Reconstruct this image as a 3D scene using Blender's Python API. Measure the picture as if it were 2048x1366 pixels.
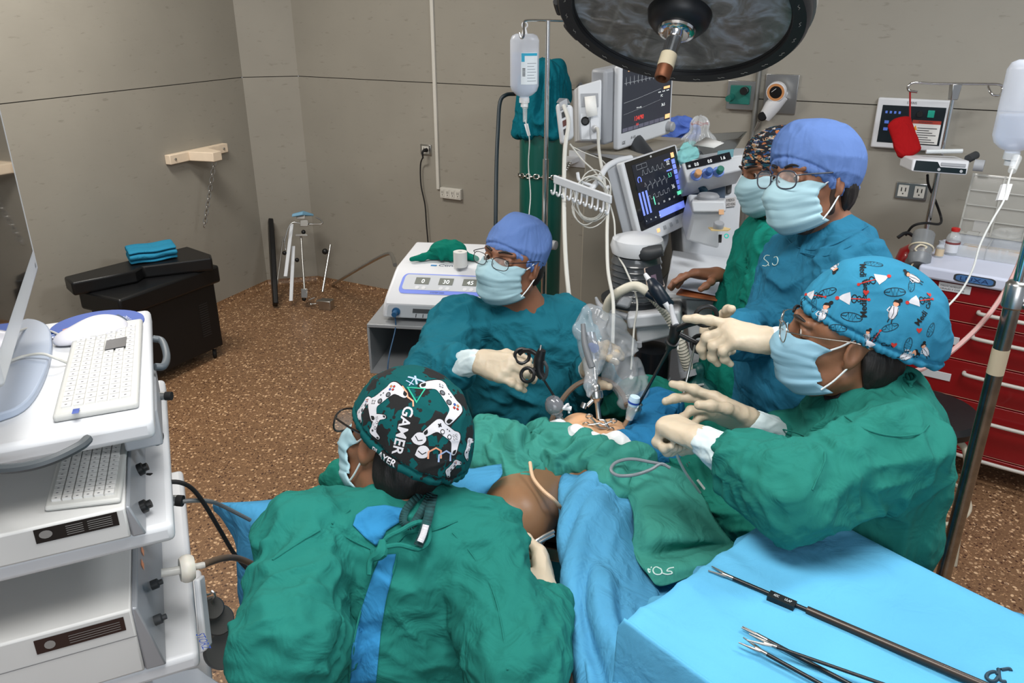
import bpy, bmesh, math, random, os
import numpy as np
from mathutils import Vector, Matrix, noise, geometry
from mathutils.bvhtree import BVHTree
random.seed(7)
DET = 1.0
S = bpy.context.scene
for _o in list(bpy.data.objects): bpy.data.objects.remove(_o)
COL = S.collection
V = Vector
# ---------------------------------------------------------------- camera
FPX = 1600.0; PITCH = math.radians(22.6); CAMH = 2.0
CP, SP = math.cos(PITCH), math.sin(PITCH)
CAM = V((0, 0, CAMH))
cd = bpy.data.cameras.new('camera'); cam = bpy.data.objects.new('camera', cd); COL.objects.link(cam)
cd.sensor_width = 36; cd.lens = FPX / 2048 * 36; cd.clip_start = 0.02; cd.clip_end = 60
cam.location = CAM; cam.rotation_euler = (math.radians(90) - PITCH, 0, 0)
S.camera = cam
# ---------------------------------------------------------------- view, world, lights
S.view_settings.view_transform = 'Standard'; S.view_settings.look = 'None'
S.view_settings.gamma = 1.0; S.view_settings.use_curve_mapping = False
S.view_settings.exposure = 0.1
w = bpy.data.worlds.new('room_light'); S.world = w; w.use_nodes = True
w.node_tree.nodes['Background'].inputs[0].default_value = (0.80, 0.88, 1.0, 1)
w.node_tree.nodes['Background'].inputs[1].default_value = 0.42
def area(name, loc, target, sx, sy, power, col=(1, 1, 1)):
    l = bpy.data.lights.new(name, 'AREA'); l.shape = 'RECTANGLE'; l.size = sx; l.size_y = sy
    l.energy = power; l.color = col
    o = bpy.data.objects.new(name, l); COL.objects.link(o); o.location = loc
    o.rotation_euler = (V(target) - V(loc)).to_track_quat('-Z', 'Y').to_euler(); return o
area('ceiling_lamp_near', (-0.2, 0.7, 3.15), (-0.1, 0.9, 0), 1.5, 0.7, 56, (1.0, 0.97, 0.93))
area('ceiling_lamp_side', (-1.7, 3.6, 3.15), (-1.7, 3.7, 0), 1.2, 0.5, 64, (1.0, 0.95, 0.88))
area('ceiling_lamp_right', (2.0, 1.8, 3.15), (2.0, 1.9, 0), 1.0, 0.5, 58, (0.96, 0.98, 1.0))
area('rear_fill_light', (0.3, -2.2, 2.3), (0.3, 2.0, 1.0), 2.2, 1.4, 42, (0.90, 0.95, 1.0))  # unseen soft fill added behind the camera, not a window

# ---------------------------------------------------------------- point helpers
RGT = V((1, 0, 0)); UPV = V((0, SP, CP)); FWD = V((0, CP, -SP))
def P(px, py, t):
    """the place t metres ahead of the camera seen at a pixel of the photograph"""
    return CAM + RGT * ((px - 1024) / FPX * t) + UPV * (-(py - 683) / FPX * t) + FWD * t
def ray(px, py): return RGT * ((px - 1024) / FPX) + UPV * (-(py - 683) / FPX) + FWD
def G(px, py, z):
    r = ray(px, py); return CAM + r * ((z - CAMH) / r.z)
def cv(x, y, z): return (RGT * x + UPV * y + FWD * z)     # a direction given right, up, ahead
def sl(c):
    c = c / 255.0
    return c / 12.92 if c <= 0.04045 else ((c + 0.055) / 1.055) ** 2.4
def C(r, g, b): return (sl(r), sl(g), sl(b), 1.0)
# ---------------------------------------------------------------- materials
MATS = {}
def mat(name, col, rough=0.5, metal=0.0, bump=0.0, bscale=200.0, var=0.0, vscale=6.0, emit=0.0, trans=0.0, ior=1.45, coat=0.0, alpha=1.0, bdist=0.002, sss=0.0, sheen=0.0, stretch=None):
    if name in MATS: return MATS[name]
    m = bpy.data.materials.new(name); m.use_nodes = True; nt = m.node_tree; b = nt.nodes['Principled BSDF']
    if len(col) == 3: col = C(*col)
    b.inputs['Base Color'].default_value = col; b.inputs['Roughness'].default_value = rough
    b.inputs['Metallic'].default_value = metal; b.inputs['IOR'].default_value = ior
    b.inputs['Transmission Weight'].default_value = trans; b.inputs['Coat Weight'].default_value = coat
    b.inputs['Alpha'].default_value = alpha
    if sheen: b.inputs['Sheen Weight'].default_value = sheen
    if sss:
        b.inputs['Subsurface Weight'].default_value = sss; b.inputs['Subsurface Scale'].default_value = 0.01
        b.inputs['Subsurface Radius'].default_value = (1, 0.4, 0.2)
    if emit:
        b.inputs['Emission Color'].default_value = col; b.inputs['Emission Strength'].default_value = emit
    tc = nt.nodes.new('ShaderNodeTexCoord')
    src = tc.outputs['Object']
    if stretch:
        mp = nt.nodes.new('ShaderNodeMapping'); mp.inputs['Scale'].default_value = stretch
        nt.links.new(src, mp.inputs[0]); src = mp.outputs[0]
    n = nt.nodes.new('ShaderNodeTexNoise'); n.inputs['Scale'].default_value = vscale; n.inputs['Detail'].default_value = 4
    nt.links.new(src, n.inputs['Vector'])
    hs = nt.nodes.new('ShaderNodeHueSaturation'); hs.inputs['Color'].default_value = col
    mr = nt.nodes.new('ShaderNodeMapRange'); mr.inputs[1].default_value = 0.3; mr.inputs[2].default_value = 0.7
    v = var if var else 0.03
    mr.inputs[3].default_value = 1 - v; mr.inputs[4].default_value = 1 + v
    nt.links.new(n.outputs[0], mr.inputs[0]); nt.links.new(mr.outputs[0], hs.inputs['Value'])
    nt.links.new(hs.outputs[0], b.inputs['Base Color'])
    if bump:
        n2 = nt.nodes.new('ShaderNodeTexNoise'); n2.inputs['Scale'].default_value = bscale; n2.inputs['Detail'].default_value = 3
        nt.links.new(src, n2.inputs['Vector'])
        bp = nt.nodes.new('ShaderNodeBump'); bp.inputs['Strength'].default_value = bump; bp.inputs['Distance'].default_value = bdist
        nt.links.new(n2.outputs[0], bp.inputs['Height']); nt.links.new(bp.outputs[0], b.inputs['Normal'])
    MATS[name] = m; return m
def cloth(name, col, var=0.06, bump=0.5):
    """woven cotton: fine weave, a few soft creases"""
    if name in MATS: return MATS[name]
    m = mat(name, col, rough=0.9, var=var, vscale=5); nt = m.node_tree; b = nt.nodes['Principled BSDF']
    b.inputs['Specular IOR Level'].default_value = 0.12
    tc = nt.nodes.new('ShaderNodeTexCoord')
    n1 = nt.nodes.new('ShaderNodeTexNoise'); n1.inputs['Scale'].default_value = 13; n1.inputs['Detail'].default_value = 3
    n1.inputs['Distortion'].default_value = 1.2
    n2 = nt.nodes.new('ShaderNodeTexNoise'); n2.inputs['Scale'].default_value = 700
    nt.links.new(tc.outputs['Object'], n1.inputs['Vector']); nt.links.new(tc.outputs['Object'], n2.inputs['Vector'])
    b1 = nt.nodes.new('ShaderNodeBump'); b1.inputs['Strength'].default_value = bump; b1.inputs['Distance'].default_value = 0.025
    b2 = nt.nodes.new('ShaderNodeBump'); b2.inputs['Strength'].default_value = 0.25; b2.inputs['Distance'].default_value = 0.001
    nt.links.new(n1.outputs[0], b1.inputs['Height']); nt.links.new(n2.outputs[0], b2.inputs['Height'])
    nt.links.new(b1.outputs[0], b2.inputs['Normal']); nt.links.new(b2.outputs[0], b.inputs['Normal'])
    return m
WHITE = mat('white_plastic', (214, 216, 220), 0.42)
CREAM = mat('cream_plastic', (206, 204, 196), 0.45)
LGREY = mat('light_grey_plastic', (160, 163, 168), 0.45)
GREY = mat('grey_plastic', (110, 113, 117), 0.45)
DGREY = mat('dark_grey_plastic', (52, 55, 58), 0.5)
BLACK = mat('black_plastic', (16, 17, 19), 0.42)
RUBBER = mat('black_rubber', (20, 20, 21), 0.7)
STEEL = mat('stainless_steel', (190, 190, 188), 0.28, 1.0)
CHROME = mat('chrome', (220, 220, 220), 0.12, 1.0)
BRASS = mat('brass', (150, 110, 70), 0.4, 1.0)
SCREEN = mat('dark_screen', (24, 27, 34), 0.12, coat=0.5)
CLEAR = mat('clear_plastic', (235, 240, 242), 0.08, alpha=0.22)
def emis(name, col, s=1.0):
    if name in MATS: return MATS[name]
    m = mat(name, col, 0.4, emit=s); return m
E_W = emis('lit_white', (235, 240, 240), 0.8); E_G = emis('lit_green', (110, 235, 190), 0.7)
E_R = emis('lit_red', (235, 70, 60), 0.8); E_B = emis('lit_blue', (120, 140, 240), 0.55)
E_O = emis('lit_orange', (250, 190, 130), 0.7); E_T = emis('lit_trace', (170, 175, 180), 0.45)
# ---------------------------------------------------------------- object bookkeeping
ORG = {}
def org(o): return ORG[o.name]
def props(o, label=None, cat=None, group=None, kind=None):
    if label: o['label'] = label
    if cat: o['category'] = cat
    if group: o['group'] = group
    if kind: o['kind'] = kind
def root(name, loc, label, cat, group=None):
    o = bpy.data.objects.new(name, None); COL.objects.link(o); o.location = loc; o.empty_display_size = 0.05
    ORG[o.name] = V(loc); props(o, label, cat, group); return o
def link(name, vs, fs, mats, mi=None, parent=None, smooth=True, bevel=0.0, seg=2, sub=0, solid=0.0, angle=40, label=None, cat=None, group=None, kind=None, origin=None):
    vs = np.asarray(vs, dtype=float).reshape(-1, 3)
    if parent is not None: og = org(parent)
    elif origin is not None: og = V(origin)
    else:
        lo = vs.min(0); hi = vs.max(0); og = V(((lo[0] + hi[0]) / 2, (lo[1] + hi[1]) / 2, lo[2]))
    me = bpy.data.meshes.new(name)
    lv = vs - np.array(og)
    me.from_pydata(lv.tolist(), [], fs if isinstance(fs, list) else fs.tolist())
    if not isinstance(mats, (list, tuple)): mats = [mats]
    for m in mats: me.materials.append(m)
    if mi is not None and len(mats) > 1: me.polygons.foreach_set('material_index', np.asarray(mi, dtype=np.int32))
    me.validate(clean_customdata=False)
    me.polygons.foreach_set('use_smooth', [bool(smooth)] * len(me.polygons))
    me.update()
    o = bpy.data.objects.new(name, me); COL.objects.link(o); ORG[o.name] = og
    if parent is not None: o.parent = parent
    else: o.location = og
    if smooth and not (sub):
        try: me.set_sharp_from_angle(angle=math.radians(angle))
        except Exception: pass
    if solid:
        md = o.modifiers.new('thick', 'SOLIDIFY'); md.thickness = solid; md.offset = 0
    if bevel:
        md = o.modifiers.new('round', 'BEVEL'); md.width = bevel; md.segments = seg; md.limit_method = 'ANGLE'; md.angle_limit = math.radians(50)
        md.harden_normals = False
    if sub:
        md = o.modifiers.new('smooth', 'SUBSURF'); md.levels = sub; md.render_levels = sub
    props(o, label, cat, group, kind); return o
def copy_tree(o, loc=None, rotz=0.0, parent=None):
    c = o.copy(); COL.objects.link(c); ORG[c.name] = V(loc) if loc is not None else org(o)
    if parent is not None: c.parent = parent
    if loc is not None: c.location = loc
    if rotz: c.rotation_euler.z += rotz
    for ch in [x for x in list(COL.objects) if x.parent == o]: copy_tree(ch, None, 0, c)
    return c
def frame_from(z, x=None):
    z = V(z).normalized()
    if x is None: x = V((1, 0, 0)) if abs(z.x) < 0.8 else V((0, 1, 0))
    x = V(x); x = (x - z * x.dot(z)).normalized(); y = z.cross(x)
    return x, y, z
def crom(pts, n):
    """Catmull-Rom through the points, n steps for each span"""
    pts = [V(p) for p in pts]
    if len(pts) < 3:
        return [pts[0].lerp(pts[-1], i / n) for i in range(n + 1)]
    q = [pts[0] * 2 - pts[1]] + pts + [pts[-1] * 2 - pts[-2]]; out = []
    for i in range(1, len(q) - 2):
        p0, p1, p2, p3 = q[i - 1:i + 3]
        for k in range(n):
            t = k / n
            out.append(0.5 * ((2 * p1) + (p2 - p0) * t + (2 * p0 - 5 * p1 + 4 * p2 - p3) * t * t + (3 * p1 - p0 - 3 * p2 + p3) * t ** 3))
    out.append(pts[-1]); return out
class MB:
    """collects shapes that end up in ONE mesh"""
    def __init__(s): s.v = []; s.f = []; s.m = []; s.T = Matrix.Identity(4); s.mi = 0
    def add(s, vs, fs):
        b = len(s.v); s.v += [s.T @ V(p) for p in vs]
        for f in fs: s.f.append([b + i for i in f]); s.m.append(s.mi)
        return s
    def hexa(s, c):  # 8 corners: bottom 4 then top 4
        return s.add(c, [(0, 3, 2, 1), (4, 5, 6, 7), (0, 1, 5, 4), (1, 2, 6, 5), (2, 3, 7, 6), (3, 0, 4, 7)])
    def box(s, lo, hi):
        x0, y0, z0 = lo; x1, y1, z1 = hi
        return s.hexa([(x0, y0, z0), (x1, y0, z0), (x1, y1, z0), (x0, y1, z0), (x0, y0, z1), (x1, y0, z1), (x1, y1, z1), (x0, y1, z1)])
    def cbox(s, c, d): return s.box([c[i] - d[i] / 2 for i in range(3)], [c[i] + d[i] / 2 for i in range(3)])
    def tube(s, pts, r, n=10, steps=0, closed=False, caps=True):
        pts = crom(pts, steps) if steps else [V(p) for p in pts]
        N = len(pts); rs = r if isinstance(r, (list, tuple)) else [r]
        vs = []; prev = None
        for i, p in enumerate(pts):
            a = pts[(i - 1) % N] if (closed or i > 0) else p; b = pts[(i + 1) % N] if (closed or i < N - 1) else p
            d = (b - a)
            if d.length < 1e-9: d = V((0, 0, 1))
            d.normalize()
            if prev is None: x, y, _ = frame_from(d)
            else:
                x = prev - d * prev.dot(d)
                if x.length < 1e-6: x, y, _ = frame_from(d)
                x.normalize(); y = d.cross(x)
            prev = x
            k = i / max(1, N - 1) * (len(rs) - 1); k0 = int(min(k, len(rs) - 1)); k1 = min(k0 + 1, len(rs) - 1); rr = rs[k0] + (rs[k1] - rs[k0]) * (k - k0)
            for j in range(n):
                an = 2 * math.pi * j / n; vs.append(p + x * (rr * math.cos(an)) + y * (rr * math.sin(an)))
        fs = []
        for i in range(N if closed else N - 1):
            for j in range(n):
                a = i * n + j; b = i * n + (j + 1) % n; c = ((i + 1) % N) * n + (j + 1) % n; d = ((i + 1) % N) * n + j
                fs.append((a, b, c, d))
        if caps and not closed:
            fs.append(tuple(range(n - 1, -1, -1))); fs.append(tuple((N - 1) * n + j for j in range(n)))
        return s.add(vs, fs)
    def cyl(s, a, b, r, r2=None, n=24):
        return s.tube([a, b], [r, r if r2 is None else r2], n)
    def lathe(s, prof, o=(0, 0, 0), ax=(0, 0, 1), n=32, x=None, caps=True):
        """prof: (radius, height) pairs along ax from o"""
        X, Y, Z = frame_from(ax, x); o = V(o); vs = []; fs = []
        for (r, h) in prof:
            for j in range(n):
                an = 2 * math.pi * j / n; vs.append(o + Z * h + X * (r * math.cos(an)) + Y * (r * math.sin(an)))
        for i in range(len(prof) - 1):
            for j in range(n):
                fs.append((i * n + j, i * n + (j + 1) % n, (i + 1) * n + (j + 1) % n, (i + 1) * n + j))
        if caps and prof[0][0] > 1e-5: fs.append(tuple(range(n - 1, -1, -1)))
        if caps and prof[-1][0] > 1e-5: fs.append(tuple((len(prof) - 1) * n + j for j in range(n)))
        return s.add(vs, fs)
    def ball(s, c, r, n=16):
        r = r if isinstance(r, (list, tuple)) else (r, r, r); c = V(c)
        vs = []; fs = []
        for i in range(n + 1):
            th = math.pi * i / n
            for j in range(2 * n):
                ph = math.pi * j / n; vs.append(c + V((r[0] * math.sin(th) * math.cos(ph), r[1] * math.sin(th) * math.sin(ph), r[2] * math.cos(th))))
        for i in range(n):
            for j in range(2 * n):
                fs.append((i * 2 * n + j, (i + 1) * 2 * n + j, (i + 1) * 2 * n + (j + 1) % (2 * n), i * 2 * n + (j + 1) % (2 * n)))
        return s.add(vs, fs)
    def prism(s, poly, o, X, Y, Z, d):
        """poly (x, y) in the X, Y plane at o, pushed d along Z"""
        o = V(o); X = V(X); Y = V(Y); Z = V(Z); n = len(poly)
        vs = [o + X * a + Y * b for a, b in poly] + [o + X * a + Y * b + Z * d for a, b in poly]
        tri = geometry.tessellate_polygon([[V((a, b, 0)) for a, b in poly]])
        fs = [tuple(t) for t in tri] + [tuple(n + i for i in reversed(t)) for t in tri] + [(i, (i + 1) % n, n + (i + 1) % n, n + i) for i in range(n)]
        return s.add(vs, fs)
    def flat(s, poly, o, X, Y):
        o = V(o); X = V(X); Y = V(Y)
        tri = geometry.tessellate_polygon([[V((a, b, 0)) for a, b in poly]])
        return s.add([o + X * a + Y * b for a, b in poly], [tuple(t) for t in tri])
    def merge(s, vs, fs): return s.add(vs, fs)
    def build(s, name, mats, parent=None, **k):
        if 'recalc' in k: k.pop('recalc')
        # weld coincident points and orient faces outward
        bm = bmesh.new(); bv = [bm.verts.new(p) for p in s.v]
        for f, mi in zip(s.f, s.m):
            try:
                ff = bm.faces.new([bv[i] for i in f]); ff.material_index = mi
            except ValueError: pass
        bmesh.ops.remove_doubles(bm, verts=bm.verts, dist=1e-6)
        if len(bm.faces) < 60000: bmesh.ops.recalc_face_normals(bm, faces=bm.faces)
        bm.verts.index_update()
        vs = [v.co.copy() for v in bm.verts]; fs = [[v.index for v in f.verts] for f in bm.faces]; mi = [f.material_index for f in bm.faces]
        bm.free()
        return link(name, [tuple(v) for v in vs], fs, mats, mi, parent, **k)
TXT = {}
def text_geo(txt, bold=False):
    """letters as flat triangles, cap height about 0.7"""
    if txt in TXT: return TXT[txt]
    cu = bpy.data.curves.new('t', 'FONT'); cu.body = txt; cu.size = 1.0; cu.resolution_u = 3
    if bold: cu.offset = 0.02
    o = bpy.data.objects.new('t', cu); COL.objects.link(o)
    dg = bpy.context.evaluated_depsgraph_get(); dg.update()
    me = o.evaluated_get(dg).to_mesh()
    vs = [(v.co.x, v.co.y) for v in me.vertices]; fs = [tuple(p.vertices) for p in me.polygons]
    o.evaluated_get(dg).to_mesh_clear(); bpy.data.objects.remove(o); bpy.data.curves.remove(cu)
    if vs:
        x0 = min(v[0] for v in vs); x1 = max(v[0] for v in vs); y0 = min(v[1] for v in vs); y1 = max(v[1] for v in vs)
        vs = [(a - x0, b - y0) for a, b in vs]; w_ = x1 - x0; h_ = y1 - y0
    else: w_ = h_ = 1
    TXT[txt] = (vs, fs, w_, h_); return TXT[txt]
class Face:
    """a flat face in the room: corner, full width vector, full height vector"""
    def __init__(s, o, U, W):
        s.o = V(o); s.U = V(U); s.W = V(W); s.n = s.U.cross(s.W).normalized(); s.u = s.U.normalized(); s.w = s.W.normalized()
        s.du = s.U.length; s.dw = s.W.length
    def p(s, a, b, h=0.0): return s.o + s.U * a + s.W * b + s.n * h
    def rect(s, mb, a0, b0, a1, b1, h=0.0008):
        mb.add([s.p(a0, b0, h), s.p(a1, b0, h), s.p(a1, b1, h), s.p(a0, b1, h)], [(0, 1, 2, 3)])
    def box(s, mb, a0, b0, a1, b1, h0, h1):
        mb.hexa([s.p(a0, b0, h0), s.p(a1, b0, h0), s.p(a1, b1, h0), s.p(a0, b1, h0), s.p(a0, b0, h1), s.p(a1, b0, h1), s.p(a1, b1, h1), s.p(a0, b1, h1)])
    def text(s, mb, txt, a, b, height, h=0.001, width=None, ang=0):
        """height as a share of the face height, (a, b) the lower left corner"""
        vs, fs, tw, th = text_geo(txt); k = height * s.dw / max(th, 0.3)
        kx = k if width is None else width * s.du / tw
        c, si = math.cos(math.radians(ang)), math.sin(math.radians(ang))
        mb.add([s.p(a, b, h) + s.u * (x * kx * c - y * k * si) + s.w * (x * kx * si + y * k * c) for x, y in vs], fs)
    def line(s, mb, pts, wd=0.0008, h=0.001):
        pts = [s.p(a, b, h) for a, b in pts]
        for p, q in zip(pts[:-1], pts[1:]):
            d = (q - p)
            if d.length < 1e-7: continue
            d.normalize(); e = s.n.cross(d) * wd / 2
            mb.add([p - e - d * wd * .3, q - e + d * wd * .3, q + e + d * wd * .3, p + e - d * wd * .3], [(0, 1, 2, 3)])
    def disc(s, mb, a, b, r, h=0.001, n=16, ry=None):
        c = s.p(a, b, h); ry = ry or r
        mb.add([c + s.u * (r * math.cos(i * 2 * math.pi / n)) + s.w * (ry * math.sin(i * 2 * math.pi / n)) for i in range(n)], [tuple(range(n))])
def pgram(q, t0):
    """four pixels (TL, TR, BR, BL) of a flat rectangle, t0 the distance of the first -> its Face (origin BL)"""
    r = [ray(*a) for a in q]
    # l0 r0 - l1 r1 + l2 r2 - l3 r3 = 0, l0 = t0
    M = Matrix((( -r[1].x, r[2].x, -r[3].x), (-r[1].y, r[2].y, -r[3].y), (-r[1].z, r[2].z, -r[3].z)))
    l = M.inverted() @ (-(r[0] * t0))
    pts = [CAM + r[0] * t0, CAM + r[1] * l[0], CAM + r[2] * l[1], CAM + r[3] * l[2]]
    return Face(pts[3], pts[2] - pts[3], pts[0] - pts[3])
def faceq(q, ts):
    pts = [P(a[0], a[1], t) for a, t in zip(q, ts)]
    return Face(pts[3], pts[2] - pts[3], pts[0] - pts[3])
# ---------------------------------------------------------------- rounded solids grown from a distance field
def _h(ix, iy, iz, sd):
    n = (ix * 73856093) ^ (iy * 19349663) ^ (iz * 83492791) ^ (sd * 2654435)
    n = (n ^ (n >> 13)) * 1274126177; n = n ^ (n >> 16)
    return (n & 0xffff) / 65535.0
def vn(p, sd=0):
    p = np.asarray(p, dtype=np.float64); i = np.floor(p).astype(np.int64); f = p - i; f = f * f * f * (f * (f * 6 - 15) + 10)
    r = 0
    for dx in (0, 1):
        for dy in (0, 1):
            for dz in (0, 1):
                wgt = (f[:, 0] if dx else 1 - f[:, 0]) * (f[:, 1] if dy else 1 - f[:, 1]) * (f[:, 2] if dz else 1 - f[:, 2])
                r = r + wgt * _h(i[:, 0] + dx, i[:, 1] + dy, i[:, 2] + dz, sd)
    return r
def ridge(p, sd=0, sharp=1.6):
    return np.maximum(0, 1.06 - np.sqrt((2 * vn(p, sd) - 1) ** 2 + .012)) ** sharp
class SDF:
    def __init__(s, lo, hi, h, M=None):
        s.h = h * DET; s.lo = np.array(lo, float); s.n = np.ceil((np.array(hi, float) - s.lo) / s.h).astype(int) + 1
        s.D = np.full(s.n, 1.0, np.float32); s.M = M or Matrix.Identity(4)
    def _slice(s, lo, hi, pad):
        a = np.maximum(np.floor((np.array(lo) - pad - s.lo) / s.h).astype(int), 0)
        b = np.minimum(np.ceil((np.array(hi) + pad - s.lo) / s.h).astype(int) + 1, s.n)
        if np.any(b <= a): return None
        g = [(s.lo[i] + s.h * np.arange(a[i], b[i])).astype(np.float32) for i in range(3)]
        return (slice(a[0], b[0]), slice(a[1], b[1]), slice(a[2], b[2])), g[0][:, None, None], g[1][None, :, None], g[2][None, None, :]
    def _put(s, sl_, d, k, op):
        A = s.D[sl_]
        if op == 'sub':
            d = -d; h = np.clip(0.5 - 0.5 * (A - d) / max(k, 1e-6), 0, 1); s.D[sl_] = A * (1 - h) + d * h + k * h * (1 - h)
        else:
            h = np.clip(0.5 + 0.5 * (A - d) / max(k, 1e-6), 0, 1); s.D[sl_] = A * (1 - h) + d * h - k * h * (1 - h)
    def cap(s, a, b, r1, r2=None, k=0.02, op='add'):
        a = s.M @ V(a); b = s.M @ V(b); r2 = r1 if r2 is None else r2; R = max(r1, r2)
        q = s._slice([min(a[i], b[i]) - R for i in range(3)], [max(a[i], b[i]) + R for i in range(3)], k + 3 * s.h + .01)
        if q is None: return s
        sl_, X, Y, Z = q; ab = b - a; L = max(ab.length_squared, 1e-12)
        px, py, pz = X - a.x, Y - a.y, Z - a.z
        t = np.clip((px * ab.x + py * ab.y + pz * ab.z) / L, 0, 1)
        d = np.sqrt((px - ab.x * t) ** 2 + (py - ab.y * t) ** 2 + (pz - ab.z * t) ** 2) - (r1 + (r2 - r1) * t)
        s._put(sl_, d, k, op); return s
    def ecap(s, a, b, ra, rb, wide, k=0.02, op='add'):
        """tapered limb with an oval section: ra, rb = (half width along 'wide', half depth)"""
        a = s.M @ V(a); b = s.M @ V(b); wd = (s.M.to_3x3() @ V(wide)); ax = (b - a); L = ax.length; az = ax / L
        wd = (wd - az * wd.dot(az)).normalized(); dp = az.cross(wd); R = max(ra + rb)
        q = s._slice([min(a[i], b[i]) - R for i in range(3)], [max(a[i], b[i]) + R for i in range(3)], k + 3 * s.h + .01)
        if q is None: return s
        sl_, X, Y, Z = q; px, py, pz = X - a.x, Y - a.y, Z - a.z
        u = px * az.x + py * az.y + pz * az.z; t = np.clip(u / L, 0, 1); e = u - t * L
        r1 = ra[0] + (rb[0] - ra[0]) * t; r2 = ra[1] + (rb[1] - ra[1]) * t
        x = px * wd.x + py * wd.y + pz * wd.z; y = px * dp.x + py * dp.y + pz * dp.z
        m = np.minimum(r1, r2)
        kk = np.sqrt((x / r1) ** 2 + (y / r2) ** 2 + (e / m) ** 2) + 1e-6
        d = (kk - 1) * m * 1.0
        g2 = np.sqrt((x / r1 ** 2) ** 2 + (y / r2 ** 2) ** 2 + (e / m ** 2) ** 2) + 1e-6
        d = kk * (kk - 1) / g2
        s._put(sl_, d, k, op); return s
    def ell(s, c, r, rot=None, k=0.02, op='add'):
        R3 = s.M.to_3x3() @ (rot if rot is not None else Matrix.Identity(3)); c = s.M @ V(c); m = max(r)
        q = s._slice([c[i] - m for i in range(3)], [c[i] + m for i in range(3)], k + 3 * s.h + .01)
        if q is None: return s
        sl_, X, Y, Z = q; px, py, pz = X - c.x, Y - c.y, Z - c.z; ks = 0; gs = 0
        for i in range(3):
            ax = R3.col[i].normalized(); u = px * ax.x + py * ax.y + pz * ax.z; ks = ks + (u / r[i]) ** 2; gs = gs + (u / r[i] ** 2) ** 2
        kk = np.sqrt(ks) + 1e-6; d = kk * (kk - 1) / (np.sqrt(gs) + 1e-6)
        s._put(sl_, d, k, op); return s
    def cut(s, p, n, k=0.004):
        """keeps what lies behind the plane (p, outward n)"""
        p = s.M @ V(p); n = (s.M.to_3x3() @ V(n)).normalized()
        X, Y, Z = [(s.lo[i] + s.h * np.arange(s.n[i])).astype(np.float32) for i in range(3)]
        d = (X[:, None, None] - p.x) * n.x + (Y[None, :, None] - p.y) * n.y + (Z[None, None, :] - p.z) * n.z
        h = np.clip(0.5 - 0.5 * (s.D - d) / k, 0, 1); s.D = (s.D * (1 - h) + d * h + k * h * (1 - h)).astype(np.float32); return s
    def mesh(s):
        import openvdb
        g = openvdb.FloatGrid(); g.background = 1.0 if hasattr(g, 'background') else None
        g.copyFromArray(np.ascontiguousarray(np.minimum(s.D, 0.05)))
        pts, quads = g.convertToQuads(0.0)[:2]
        v = np.asarray(pts, float) * s.h + s.lo; f = np.asarray(quads, int)
        s.D = None
        return v, f
def vnormals(v, f):
    n = np.zeros_like(v); a, b, c, d = v[f[:, 0]], v[f[:, 1]], v[f[:, 2]], v[f[:, 3]]
    fn = np.cross(c - a, d - b)
    for i in range(4): np.add.at(n, f[:, i], fn)
    return n / (np.linalg.norm(n, axis=1, keepdims=True) + 1e-12)
def relax(v, f, it=2):
    for _ in range(it):
        acc = np.zeros_like(v); cnt = np.zeros((len(v), 1))
        for i in range(4):
            j = (i + 1) % 4
            np.add.at(acc, f[:, i], v[f[:, j]]); np.add.at(acc, f[:, j], v[f[:, i]]); np.add.at(cnt, f[:, i], 1); np.add.at(cnt, f[:, j], 1)
        v = 0.5 * v + 0.5 * acc / np.maximum(cnt, 1)
    return v
def outward(v, f):
    """VDB quads may face inwards"""
    a, b, c, d = v[f[:, 0]], v[f[:, 1]], v[f[:, 2]], v[f[:, 3]]
    vol = np.sum(np.einsum('ij,ij->i', (a + c) / 2, np.cross(c - a, d - b)))
    return f if vol > 0 else f[:, ::-1].copy()
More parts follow.
